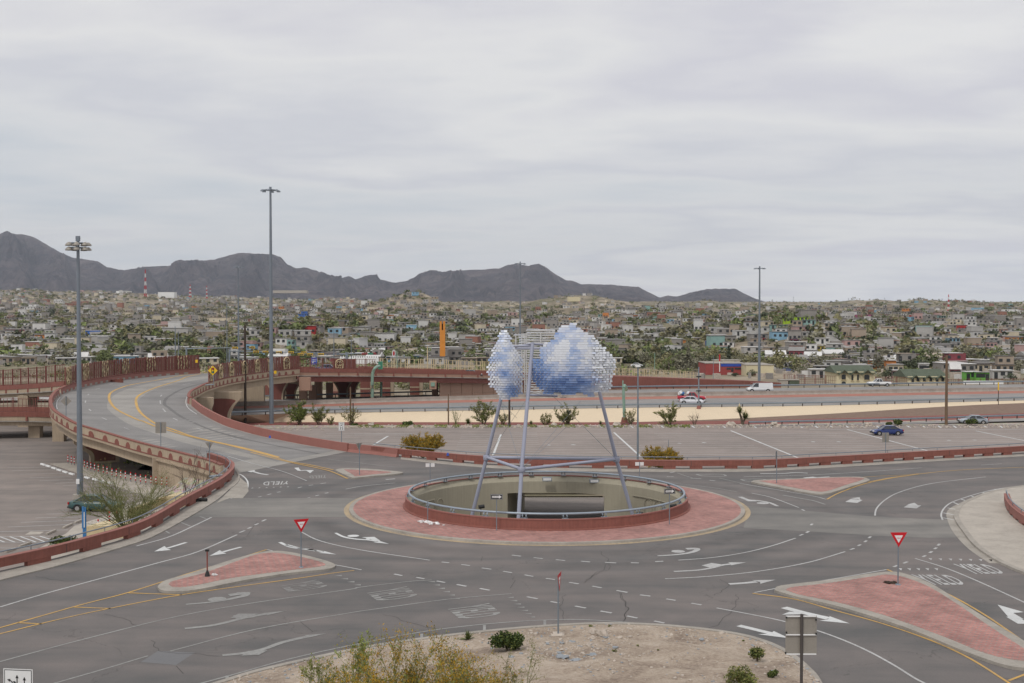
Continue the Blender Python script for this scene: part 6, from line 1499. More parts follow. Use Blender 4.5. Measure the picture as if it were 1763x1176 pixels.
def mound_hit(px, py):
    d = ray(px, py).normalized(); r_ = bvh.ray_cast(Vector((0, 0, CH)), d); return r_[0] if r_[0] is not None else G(px, py, .05)
rnd = random.Random(3)
BIG = [(1023,1090,.22,'rock','pale boulder, left of the pair beyond the mound kerb'),(1037,1094,.30,'rock','biggest pale boulder on the sandy mound'),(1042,1097,.16,'slate','grey stone tucked against the biggest boulder'),(1020,1099,.14,'rock','small stone in front of the two boulders'),
       (966,1132,.28,'slate','flat grey slab, widest one on the mound'),(963,1124,.14,'slate','small grey slab just above the widest slab'),(1020,1128,.22,'slate','flat grey slab right of the widest slab'),(991,1137,.2,'slate','flat grey slab nearest the camera'),(984,1105,.16,'slate','grey slab fragment behind the signpost foot'),(880,1131,.15,'slate','grey slab fragment at the dark shrub foot')]
for x, y, r, mt, lab in BIG:
    p = mound_hit(x, y); mb = MB(); mb.blob(p+Vector((0, 0, r*.1)), r, 0, x, .5, .75 if mt == 'rock' else .22, 6); o = mb.build('boulder' if mt == 'rock' else 'stone_slab', M[mt]); o['label'] = lab; o['category'] = 'stone'
mb = MB(); mb2 = MB()
for k in range(1700):
    if k < 900:
        i = rnd.randrange(len(mk)-1); p = mk[i].lerp(mk[i+1], rnd.random()); tgt = Vector((p.x*.55+1, 10, 0)); q = p + (tgt-p).normalized()*abs(rnd.gauss(0, 1.3)+.35); px, py = PJ((q.x, q.y, .2))
    else: px, py = (rnd.gauss(985, 60), rnd.gauss(1118, 14)) if k < 1300 else (rnd.uniform(400, 1400), rnd.uniform(1090, 1176))
    p = mound_hit(px, py)
    if p.z < .09: continue
    s = rnd.uniform(.02, .075)*(2.0 if rnd.random() < .10 else 1); (mb if rnd.random() < .8 else mb2).blob(p, s, 0, k, .5, .7, 3)
mb.build('gravel_scatter', M['rock'], kind='stuff'); mb2.build('gravel_scatter', M['slate'], kind='stuff')
# rocks on the planting bed
mb = MB()
for k in range(900):
    px = rnd.uniform(440, 1763); y = rnd.uniform(731.5, 737) if px > 560 else rnd.uniform(732, 741); p = G(px, y, -2.95); mb.blob(p, rnd.uniform(.08, .22), 0, k, .5, .7, 3)
mb.build('gravel_scatter', M['rock'], kind='stuff')
for k, (x, y, r) in enumerate(((640,731,.6),(1062,731.5,.7),(1258,731,.9),(1333,731,.75),(1496,730.5,.6),(954,732,.5),(1118,732,.3))):
    mb = MB(); mb.blob(G(x, y, -2.8), r, 0, k, .35, .6, 6); o = mb.build('boulder', M['rock']); o['label'] = f'tan boulder in the planting bed behind the lot, {nm[[0,2,4,5,6,1,3][k]]} from left'; o['category'] = 'stone'; o['group'] = 'boulders in the planting bed'
# ================================================================== VEHICLES
def car(kind, label, loc, rz, color, cat='car', name=None):
    t = thing(name or kind, label, cat, loc, rz, local=True)
    S = {'sedan': dict(L=4.8, W=1.8, st=[(-2.38,.42,.62,.80),(-2.3,.30,.92,.88),(-1.6,.22,.98,.98),(-.6,.2,.95,1),(.9,.2,.93,1),(1.7,.22,.84,.97),(2.2,.28,.72,.88),(2.38,.38,.58,.76)], gh=[(-1.95,-1.15,.42,1.12),(.0,)], cab=(-1.85,-1.0,.35,1.15), zb=.93, zr=1.42),
         'pickup': dict(L=5.6, W=1.95, st=[(-2.78,.55,1.05,.94),(-2.7,.5,1.12,.98),(-.9,.45,1.12,1),(.9,.42,1.1,1),(2.2,.45,1.06,.97),(2.65,.5,.95,.9),(2.78,.55,.8,.85)], cab=(-.75,-.45,.45,1.15), zb=1.1, zr=1.78),
         'van': dict(L=5.7, W=2.0, st=[(-2.85,.5,1.2,.97),(-2.8,.4,1.25,1),(1.4,.38,1.22,1),(2.1,.4,1.14,.98),(2.65,.45,.98,.92),(2.85,.55,.8,.85)], cab=(-2.78,-2.7,1.05,1.95), zb=1.2, zr=2.08)}[kind]
    w = S['W']/2; mb = MB(); ring = []
    for (x, z0, z1, k) in S['st']:
        ww = w*k; ring.append([(x, -ww*.94, z0), (x, -ww, z0+(z1-z0)*.35), (x, -ww*.985, z0+(z1-z0)*.8), (x, -ww*.88, z1), (x, 0, z1+.03), (x, ww*.88, z1), (x, ww*.985, z0+(z1-z0)*.8), (x, ww, z0+(z1-z0)*.35), (x, ww*.94, z0)])
    n_ = 9; vs = [p for r_ in ring for p in r_]; fs = [(i*n_+j, i*n_+j+1, (i+1)*n_+j+1, (i+1)*n_+j) for i in range(len(ring)-1) for j in range(n_-1)]
    fs += [(i*n_+8, i*n_, (i+1)*n_, (i+1)*n_+8) for i in range(len(ring)-1)] + [tuple(range(n_)), tuple((len(ring)-1)*n_+j for j in reversed(range(n_)))]
    mb.add(vs, fs, 0, True); b_ = mb.build('body', M['paint'], t, color=color)
    x0, x1, x2, x3 = S['cab']; zb, zr = S['zb'], S['zr']; wb, wr = w*.92, w*(.74 if kind != 'van' else .84)
    P = [(x0, zb), (x1, zr), (x2, zr+.02), (x3, zb-.02)]; q = [(x, -(wb if i in (0, 3) else wr), z) for i, (x, z) in enumerate(P)] + [(x, (wb if i in (0, 3) else wr), z) for i, (x, z) in enumerate(P)]
    mb = MB(); solid = 1 if kind == 'van' else 0
    mb.add(q, [(0,1,2,3), (7,6,5,4), (2,6,7,3), (1,0,4,5)], 0); mb.build('windows', [M['glass']], t)
    mb = MB(); mb.box(((x1+x2)/2, 0, zr+.035), (x2-x1+.1, wr*2+.04, .06)); mb.build('roof', M['paint'], t, color=color)
    mb = MB()
    for s in (-1, 1):
        for a, b in ((P[0], P[1]), (P[3], P[2])): mb.tube([(a[0], s*wb, a[1]), (b[0], s*wr, b[1])], .05, 5)
        xm = (x1+x2)/2+.05; mb.tube([(xm, s*wb, zb), (xm, s*wr, zr)], .05, 5); mb.tube([(x0, s*(wb+.005), zb), (x3, s*(wb+.005), zb)], .045, 5)
        if kind == 'van': mb.add([(x0-.02, s*(wb+.02), zb), (.35, s*(wb+.02), zb), (.35, s*(wr+.02), zr), (x0-.02, s*(wr+.02), zr)], [(0,1,2,3)])
    if kind == 'van': mb.add([(x0-.02, -wb, zb), (x0-.02, wb, zb), (x1-.04, wr, zr), (x1-.04, -wr, zr)], [(0,1,2,3)])
    mb.build('pillars', M['paint'], t, color=color)
    wr_ = .33 if kind == 'sedan' else .38; ax = {'sedan': (-1.45, 1.45), 'pickup': (-1.75, 1.8), 'van': (-1.7, 1.85)}[kind]
    for x in ax:
        for s in (-1, 1):
            mb = MB(); mb.tube([(x, s*(w-.2), wr_), (x, s*(w+.015), wr_)], wr_, 18, sm=False); wo = mb.build('wheel', M['tyre'], t)
            mb = MB(); mb.tube([(x, s*(w+.0), wr_), (x, s*(w+.03), wr_)], wr_*.62, 14, sm=False); mb.build('rim', M['rim'], wo)
            mb = MB(); pts = [(x+math.cos(a)*wr_*1.22, s*(w+.006), wr_+math.sin(a)*wr_*1.22) for a in [math.pi*k/10 for k in range(11)]] + [(x-wr_*1.22, s*(w+.006), .25), (x+wr_*1.22, s*(w+.006), .25)]
            mb.add(pts, [tuple(range(13))]); mb.build('wheel_arch', M['black'], t)
    xe = S['L']/2
    for s in (-1, 1):
        zl_ = .68 if kind == 'sedan' else .88
        mb = MB(); mb.box((xe-.12, s*w*.66, zl_), (.22, .34, .16)); mb.build('headlight', M['lamp_clear'], t); mb = MB(); mb.box((-xe+.08, s*w*.78, zl_+.12), (.14, .24, .2 if kind == 'sedan' else .4)); mb.build('tail_light', M['lamp_red'], t)
        mb = MB(); mb.box((x3-.35, s*(w+.08), zb+.08), (.12, .18, .13)); mb.build('mirror', M['paint'] , t, color=color)
    for x in (xe-.03, -xe+.03): mb = MB(); mb.box((x, 0, .42 if kind == 'sedan' else .52), (.16, S['W']*.86, .16)); mb.build('bumper', M['brown_post'] if kind != 'pickup' else M['chrome'], t)
    mb = MB(); mb.box((0, 0, .28), (S['L']*.86, S['W']*.86, .16)); mb.build('underbody', M['black'], t)
    if kind == 'pickup': mb = MB(); mb.box((-1.75, 0, 1.135), (1.75, 1.55, .04)); mb.build('bed', M['black'], t)
    if kind == 'van': mb = MB(); mb.box((-.2, 0, 2.2), (4.4, 1.5, .05)); mb.build('roof_rack', M['redstrip'], t)
    return t
car('sedan', 'old dark green sedan parked in the lower lot behind the green-stemmed tree', G(152, 881.5, -3)+Vector((0.4, .9, 0)), 0.0, (.035, .085, .085), name='green_sedan')
car('sedan', 'dark blue sedan parked alone in the big lot behind the far barrier', G(1530, 750, -3)+Vector((0, .9, 0)), R(181), (.012, .03, .14), name='blue_sedan')
car('sedan', 'silver sedan driving on the highway in front of the red pickup', G(1193, 696.2, -1.5)+Vector((0, .9, 0)), R(-18), (.62, .62, .65), name='silver_sedan')
rp_ = car('pickup', 'red pickup with a loaded bed behind the silver sedan on the highway', G(1192, 691.5, -1.5)+Vector((0, .9, 0)), R(-10), (.42, .012, .03), 'pickup truck', name='red_pickup')
car('van', 'white panel van with a roof rack on the far side of the highway', G(1309, 676, -1.5)+Vector((0, .9, 0)), R(180), (.68, .69, .70), 'van', name='white_van')
car('pickup', 'white pickup truck on the far side of the highway before the green-roofed building', G(1515, 665.5, -1.5)+Vector((0, .9, 0)), R(180), (.70, .70, .70), 'pickup truck', name='white_pickup')
car('sedan', 'silver-grey car half hidden by a shrub behind the lot corner at right', G(1688, 732.5, -3)+Vector((0, 3.0, 0)), R(170), (.30, .34, .38), name='grey_car')
car('sedan', 'dark car on the crossing bridge, just left of the sculpture', GD(812, 644, 243.5)+Vector((0, 0, -.6)), R(-6), (.10, .09, .10), name='dark_car')
car('sedan', 'small purple car on the crossing bridge behind the bar fence', GD(566, 634, 223)+Vector((0, 0, -.75)), R(0), (.05, .03, .12), name='purple_car')
c = G(1182, 691.5, -1.5)+Vector((0, .9, 0))
for dx, z, s, mt, lab in ((-.6, 1.6, (.7, .8, .5), 'blue', 'bright blue bundle in the red pickup bed'), (-1.1, 1.7, (.5, .6, .8), 'white', 'white bundle at the back of the red pickup bed'), (.5, 1.55, (.8, .9, .4), 'white', 'pale load next to the pickup cab')):
    mb = MB(); mb.blob(c+Vector((dx, .1, z)), .45, 0, dx*7, .5, .8, 6); o = mb.build('cargo', M[mt]); o['label'] = lab; o['category'] = 'cargo'
# ================================================================== PLANTS
def leafy(mb, c, r, n_, s, rnd, flat=1.0, mats=(0,), hollow=.35, cz=None):
    c = Vector(c)
    for _ in range(n_):
        d = Vector((rnd.gauss(0, 1), rnd.gauss(0, 1), rnd.gauss(0, 1))).normalized(); rr = r*(hollow+(1-hollow)*rnd.random()**.6)
        p = c + Vector((d.x*rr, d.y*rr, d.z*rr*flat)); a = Vector((rnd.gauss(0, 1), rnd.gauss(0, 1), rnd.gauss(0, .7))).normalized(); b = a.cross(Vector((rnd.gauss(0, 1), rnd.gauss(0, 1), rnd.gauss(0, 1)))).normalized()
        k = s*rnd.uniform(.6, 1.3); mb.add([p-a*k, p+b*k*.55, p+a*k, p-b*k*.55], [(0, 1, 2, 3)], rnd.choice(mats))
def shrub(name, label, cat, base, h, spread, stems, rnd, lmats, leaf_n, leaf_s, r0=.04, twigs=5, bark='greenbark', lean=1.0, leaf_from=.45, group=None, droop=0.0, sub=2):
    t = thing(name, label, cat, base, group=group); B = MB(); Lf = MB(); base = Vector(base)
    def grow(p, d, L, r, lev):
        n_ = 4; pts = [p]
        for k in range(n_):
            d = (d + Vector((rnd.gauss(0, .12), rnd.gauss(0, .12), rnd.gauss(0, .06)-droop*lev*.05))).normalized(); pts.append(pts[-1]+d*L/n_)
        B.tube(pts, r, 4 if lev else 5, r2=r*.45, cap=False)
        if lev >= 1 or sub == 0:
            for q in pts[1:]:
                for _ in range(leaf_n):
                    c_ = q + Vector((rnd.gauss(0, 1), rnd.gauss(0, 1), rnd.gauss(0, 1)))*L*.13
                    a = (d*.8 + Vector((rnd.gauss(0, .6), rnd.gauss(0, .6), rnd.gauss(0, .6)))).normalized(); b = a.cross(Vector((rnd.gauss(0, 1), rnd.gauss(0, 1), rnd.gauss(0, 1)))).normalized(); s = leaf_s*rnd.uniform(.6, 1.4)
                    Lf.add([c_-a*s, c_+b*s*.35, c_+a*s, c_-b*s*.35], [(0, 1, 2, 3)], rnd.randrange(len(lmats)))
        if lev < sub:
            for k in range(twigs):
                q = pts[rnd.randrange(1, n_+1)]; dd = (d + Vector((rnd.gauss(0, .55), rnd.gauss(0, .55), rnd.gauss(0.1, .4)))).normalized(); grow(q, dd, L*rnd.uniform(.35, .6), r*.5, lev+1)
    for k in range(stems):
        a = 2*math.pi*(k+rnd.random())/stems; ln = lean*rnd.uniform(.35, 1.0)*spread/h
        d = Vector((math.cos(a)*ln, math.sin(a)*ln, 1)).normalized(); grow(base+Vector((math.cos(a), math.sin(a), 0))*.08, d, h*rnd.uniform(.6, .85), r0*rnd.uniform(.7, 1.2), 0)
    B.build('stems', M[bark], t); Lf.build('foliage', [M[m_] for m_ in lmats], t); return t
rnd = random.Random(11)
shrub('palo_verde', 'sparse green-stemmed tree fanning out behind the left barrier, over the green sedan', 'tree', GD(218, 915, 90), 4.9, 5.4, 30, rnd, ['leaf_olive', 'leaf_olive', 'leaf_green'], 2, .045, .04, 6, lean=1.25)
mb = MB(); leafy(mb, GD(268, 812, 141), 3.2, 1500, .17, rnd, .5, (0, 1, 2), .1); leafy(mb, GD(240, 803, 143), 2.4, 700, .17, rnd, .45, (0, 1, 2), .1); leafy(mb, GD(296, 822, 140), 1.8, 500, .17, rnd, .6, (0, 1), .1)
t = thing('green_tree', 'low bright green tree in the shade under the ramp girder', 'tree', GD(262, 838, 142)); mb.build('foliage', [M['leaf_green'], M['leaf_bright'], M['leaf_dark']], t); mb = MB(); mb.tube([GD(262, 838, 142), GD(262, 808, 142)], .1, 6); mb.build('trunk', M['trunk'], t)
for x, yb, D, h, lab in ((322, 866, 106, 3.6, 'leafless grey shrub against the abutment wall, left one'), (345, 855, 106, 3.8, 'leafless grey shrub against the abutment wall, right one')):
    shrub('bare_shrub', lab, 'shrub', GD(x, yb, D), h, 1.6, 6, rnd, ['leaf_olive'], 0, .03, .035, 4, 'trunk')
shrub('yellow_bush', 'large yellow-flowering green bush filling the bottom edge, left of centre', 'shrub', GD(735, 1335, 33), 3.35, 4.5, 56, rnd, ['leaf_olive', 'leaf_yellow', 'leaf_bright', 'leaf_yellow', 'leaf_yellow'], 7, .038, .028, 7, lean=1.0)
shrub('yellow_bush', 'smaller olive bush merging with the left side of the large yellow one', 'shrub', GD(625, 1330, 35), 2.9, 2.4, 16, rnd, ['leaf_olive', 'leaf_bright', 'leaf_yellow', 'leaf_yellow'], 8, .032, .025, 5)
shrub('green_sapling', 'thin bright green sapling left of the yellow bush at the mound kerb', 'shrub', GD(545, 1240, 38), 2.0, 1.0, 5, rnd, ['leaf_bright', 'leaf_olive'], 5, .04, .025, 5)
shrub('green_sapling', 'wispy green sprigs at the bottom edge right of the yellow bush', 'shrub', GD(890, 1260, 35), 2.1, .8, 6, rnd, ['leaf_olive'], 5, .03, .02, 3)
shrub('green_sapling', 'bright green sprigs poking above the mound kerb', 'shrub', GD(610, 1190, 40), 1.7, .7, 6, rnd, ['leaf_bright'], 7, .04, .02, 3)
for x, lab in ((728, 'yellow-green bush behind the far barrier left of the ring'), (1142, 'yellow-green bush behind the far barrier right of the ring')):
    shrub('yellow_bush', lab, 'shrub', GD(x, 806, 127) if x > 900 else GD(x, 788, 131), 2.3 if x > 900 else 2.6, 4.2, 40, rnd, ['leaf_yellow', 'leaf_yellow', 'leaf_olive'], 8, .08, .04, 5)
def dense(label, px, py, r, flat, n_, s, mats, name='dark_shrub', hit_=True, D=None, cat='shrub'):
    p = mound_hit(px, py) if D is None else GD(px, py, D); t = thing(name, label, cat, p); mb = MB()
    for k in range(9):
        q = p + Vector((rnd.uniform(-1, 1)*r*.6, rnd.uniform(-1, 1)*r*.4, r*flat*rnd.uniform(.45, 1.1))); leafy(mb, q, r*.52, n_//9, s, rnd, flat, tuple(range(len(mats))), .2)
    mb.build('foliage', [M[x] for x in mats], t); mb = MB(); mb.tube([p-Vector((0, 0, .1)), p+Vector((0, 0, r*flat))], .05, 5); mb.build('stem', M['trunk'], t)
dense('dense dark green shrub on the sandy mound beside the kerb', 873, 1121, .80, .72, 2600, .07, ['leaf_dark', 'leaf_green', 'leaf_dark'])
dense('upright olive-green shrub near the right end of the sandy mound', 1304, 1139, .38, 1.15, 900, .05, ['leaf_green', 'leaf_dark', 'leaf_olive'])
dense('small low green shrub left of the big sign back', 1330, 1166, .28, .7, 500, .045, ['leaf_green', 'leaf_dark'])
dense('grey-green shrub cut off by the bottom edge', 1275, 1180, .65, .8, 1400, .05, ['leaf_olive', 'leaf_green'])
dense('dark green shrub behind the left barrier in the lower lot', 110, 945, 1.15, .62, 1800, .09, ['leaf_dark', 'leaf_green'], D=89)
dense('low green ground shrub seen under the left barrier', 120, 978, .9, .35, 500, .07, ['leaf_dark', 'leaf_green'], D=77)
for k, (x, y, r) in enumerate(((1058,1123,.14),(1098,1113,.08),(1133,1120,.05),(1017,1079,.1),(1050,1079,.09),(1280,1104,.07),(700,1122,.1))): dense(f'tiny green weed tuft on the sandy mound, {["right of the flat slabs","near its middle","right of its middle","left one at the kerb by the boulders","right one at the kerb by the boulders","near its right kerb","behind the yellow bush"][k]}', x, y, r, .7, 90, .03, ['leaf_bright', 'leaf_green'], 'weed_tuft')
def spiky(label, px, py, D, n_, L, r, trunk_h=0, name='yucca', heads=None, flower=False, parent=None):
    p = GD(px, py, D) if D else mound_hit(px, py); t = thing(name, label, 'yucca', p); hs = heads or [(0, 0, trunk_h)]
    for (dx, dz0, hz) in hs:
        c = p + Vector((dx, 0, hz)); mb = MB()
        for _ in range(n_):
            a = rnd.uniform(0, 6.28); e_ = rnd.uniform(-.3, 1.4); d = Vector((math.cos(a)*math.cos(e_), math.sin(a)*math.cos(e_), math.sin(e_))); s_ = d.cross(Vector((0, 0, 1))).normalized()*r*L*.12; q = c+d*L*rnd.uniform(.7, 1)
            mb.add([c-s_, c+s_, q], [(0, 1, 2)])
        mb.build('leaves', M['leaf_green'], t)
        if hz > .3: mb = MB(); mb.tube([p, p+Vector((dx*.3, 0, hz*.5)), c], .22, 7, r2=.16); mb.build('trunk', M['trunk'], t)
        if flower: mb = MB(); mb.lathe(c+Vector((0, 0, .3)), [(.22, 0), (.28, .3), (.1, 1.0), (.01, 1.3)], 7); mb.build('flower_spike', M['cream'], t)
spiky('small fan palm seedling at the mound kerb behind the yellow bush', 805, 1101, None, 60, .55, .9, name='palm_seedling')
spiky('tall twin-headed flowering yucca in the planting bed, right of the lot centre', 1278, 733, 193, 130, 1.3, .8, heads=[(-.5, 0, 2.3), (.55, 0, 1.3)], flower=True)
spiky('round spiky plant in the planting bed below the left panel cluster', 806, 733, 193, 160, 1.0, .6, .5)
spiky('narrow dark spiky plant in front of the sculpture leg in the planting bed', 979, 731, 193, 130, 1.0, .7, 1.9)
spiky('short spiky plant left of the green gantry footing', 1034, 733, 193, 90, .8, .6, .3)
spiky('short spiky plant left of the leg of the sculpture', 914, 733, 192, 90, .8, .6, .3)
t0 = shrub('ocotillo', 'slender upright ocotillo in the planting bed by the short grey pole', 'shrub', GD(785, 733, 193), 3.4, .4, 9, rnd, ['leaf_green'], 5, .09, .05, 0, sub=0)
for x, h, w_, st, mats_, ln, lab in ((516, 3.6, 2.1, 12, ['leaf_bright', 'leaf_green'], 8, 'leafy palo verde, leftmost in the planting bed beside the tallest mast'), (549, 2.9, 1.3, 8, ['leaf_green', 'leaf_olive'], 4, 'thinner leafy tree right of the leafy palo verde'), (833, 3.6, 2.3, 10, ['leaf_olive', 'leaf_green'], 4, 'rounded olive tree in the planting bed, left of the sculpture legs'),
    (604, 3.0, 1.6, 9, ['leaf_olive'], 1, 'bare twiggy shrub round the weathered brown pole'), (866, 2.2, 1.4, 7, ['leaf_olive'], 1, 'bare twiggy shrub between the two left sculpture legs'), (939, 2.0, 1.6, 9, ['leaf_olive'], 1, 'bare twiggy shrub right of the front sculpture leg'), (975, 2.9, 2.2, 10, ['leaf_olive', 'leaf_green'], 3, 'olive tree behind the narrow dark spiky plant'), (1086, 2.2, 1.4, 8, ['leaf_olive'], 1, 'bare twiggy shrub beside the green gantry post'), (1153, 3.0, 1.7, 10, ['leaf_olive', 'leaf_green'], 4, 'rounded olive tree in the bed, right of the grey lamp post'), (1196, 2.3, 1.3, 7, ['leaf_olive'], 0, 'reddish leafless shrub under the camera pole'), (570, 1.3, .8, 5, ['leaf_olive'], 1, 'small dry shrub left of the speed limit sign')):
    shrub('small_tree', lab, 'tree', GD(x, 733, 193), h, w_, st, rnd, mats_, ln, .13, .05, 4, 'trunk')
for x, y, r, lab in ((701, 734, 1.0, 'low dark rounded shrub in the bed behind the lot, left part'), (610, 734, .55, 'tiny dark shrub right of the stump pole'), (1546, 731, .9, 'dark shrub left of the wooden utility pole, nearest it'), (1531, 732, .55, 'smaller shrub left of that dark shrub'), (1673, 731, 1.1, 'dark spiky shrub in front of the half-hidden grey car')):
    dense(lab, x, y, r, .6, 700, .16, ['leaf_dark', 'leaf_green'], D=192)
mb = MB()
for k in range(2600):
    px = rnd.uniform(600, 1200); p = G(px, rnd.uniform(732, 736.5), -2.95); q = noise.noise(Vector((px/22, 0, 0)))
    if q < .0: continue
    leafy(mb, p+Vector((0, 0, .1)), .2, 2, .12, rnd, .5)
mb.build('weeds', M['leaf_bright'], kind='stuff')
# ================================================================== FAR TOWN
GREY, WHITE, TAN = (.27, .25, .23), (.58, .57, .55), (.34, .275, .215)
CN = {'grey': GREY, 'white': WHITE, 'tan': TAN, 'light grey': (.40, .385, .365), 'cream': (.55, .48, .36), 'pink': (.44, .29, .27), 'turquoise': (.24, .38, .35), 'light blue': (.22, .38, .50), 'blue': (.04, .13, .42), 'red': (.40, .03, .025), 'orange': (.52, .20, .06), 'yellow': (.6, .45, .08), 'green': (.14, .40, .07), 'maroon': (.2, .05, .06), 'lime': (.42, .62, .04), 'brick': (.29, .14, .10), 'magenta': (.38, .09, .19), 'lilac': (.28, .2, .36), 'brown': (.2, .13, .09)}
RN = {'grey': (.27, .26, .25), 'white': (.62, .61, .60), 'tan': (.36, .30, .24), 'dark': (.12, .11, .11), 'rust': (.28, .13, .08)}
def zone(px):
    for lim, s in ((60, 'at the far left edge'), (140, 'left of the two-tier lamp mast'), (232, 'right of the two-tier mast'), (300, 'left of the twin lamp posts'), (420, 'behind the yellow diamond sign'), (470, 'beside the tallest mast'), (560, 'above the yellow signal heads'), (650, 'left of the round sign'), (750, 'left of the orange tower'), (838, 'right of the orange tower'), (1062, 'behind the panel sculpture'), (1205, 'behind the cream post fence'), (1300, 'near the red-blue store'), (1435, 'left of the green-roofed building'), (1520, 'above the green-roofed building'), (1632, 'above the smaller green roof')):
        if px < lim: return s
    return 'at the far right edge'
def hband(D): return 'on the flat' if D < 470 else ('low on the hill' if D < 780 else ('halfway uphill' if D < 1250 else 'near the skyline'))
REG = []
def house(loc, w, d, h, rz, wc, rc, rnd, floors=1, hip=False, tank=False, name='house', cat='house'):
    t = thing(name, '', cat, loc, rz, local=True)
    wallc = CN[wc]; q = rnd.uniform(.85, 1.12); wallc = tuple(c_*q for c_ in wallc); sink = 2.0
    mb = MB(); mb.box((0, 0, (h-sink)/2), (w, d, h+sink)); 
    if floors == 2:
        w2 = w*rnd.uniform(.5, .9); mb.box(((w-w2)/2*rnd.choice((-1, 1))*.9, .1, h+1.4), (w2, d*.8, 2.8))
    else: w2 = 0
    wo = mb.build('wall', M['wall'], t, color=wallc)
    if hip:
        mb = MB(); r_ = .35; e_ = h+.05; mb.add([(-w/2-r_, -d/2-r_, e_), (w/2+r_, -d/2-r_, e_), (w/2+r_, d/2+r_, e_), (-w/2-r_, d/2+r_, e_), (-w/2-r_, 0, e_+1.7), (w/2+r_, 0, e_+1.7)], [(0,1,5,4), (2,3,4,5), (0,4,3), (1,2,5), (3,2,1,0)])
    else:
        mb = MB(); mb.box((0, -.15, h+.09), (w+.35, d+.55, .16))
        if floors == 2: mb.box(((w-w2)/2*0, .1, h+2.9), (w2+.3, d*.8+.3, .14))
    mb.build('roof', M['roof'], t, color=RN[rc])
    nwin = 2 if w < 9 else 3; xs = [(-.5+(k+.5)/(nwin+1))*w for k in range(nwin+1)]; dk = rnd.randrange(nwin+1)
    for k, x in enumerate(xs):
        mb = MB()
        if k == dk: mb.box((x, -d/2-.01, 1.0), (1.0, .12, 2.05)); mb.build('door', M['window'], t)
        else: mb.box((x, -d/2-.01, 1.6), (1.25, .12, 1.1)); mb.build('window', M['window'], t)
    if floors == 2:
        for k in (-.25, .25): mb = MB(); mb.box((k*w*.8, -d*.4-.02+.1, h+1.5), (1.1, .3, 1.0)); mb.build('window', M['window'], t)
    if tank: mb = MB(); mb.lathe((w*.25, 0, h+.17), [(.55, 0), (.58, .9), (.3, 1.2), (.01, 1.25)], 8); mb.build('water_tank', M['black'], t)
    rn_ = {'grey': 'grey-roofed', 'white': 'white-roofed', 'tan': 'tan-roofed', 'dark': 'dark-roofed', 'rust': 'rust-roofed'}[rc]
    st = 'two-storey' if floors == 2 else ('gabled' if hip else ('wide' if w > 12 else 'low'))
    px = PJ(loc)[0]; REG.append([t, f'{st} {rn_} {wc} house', hband(loc.y), zone(px), px, 'houses on the hillside town'])
    return t
rnd = random.Random(21)
occ = []
def free(p, r):
    for q, rr in occ:
        if abs(q.x-p.x) < r+rr and abs(q.y-p.y) < (r+rr)*1.05 and (q-p).length < (r+rr): return False
    return True
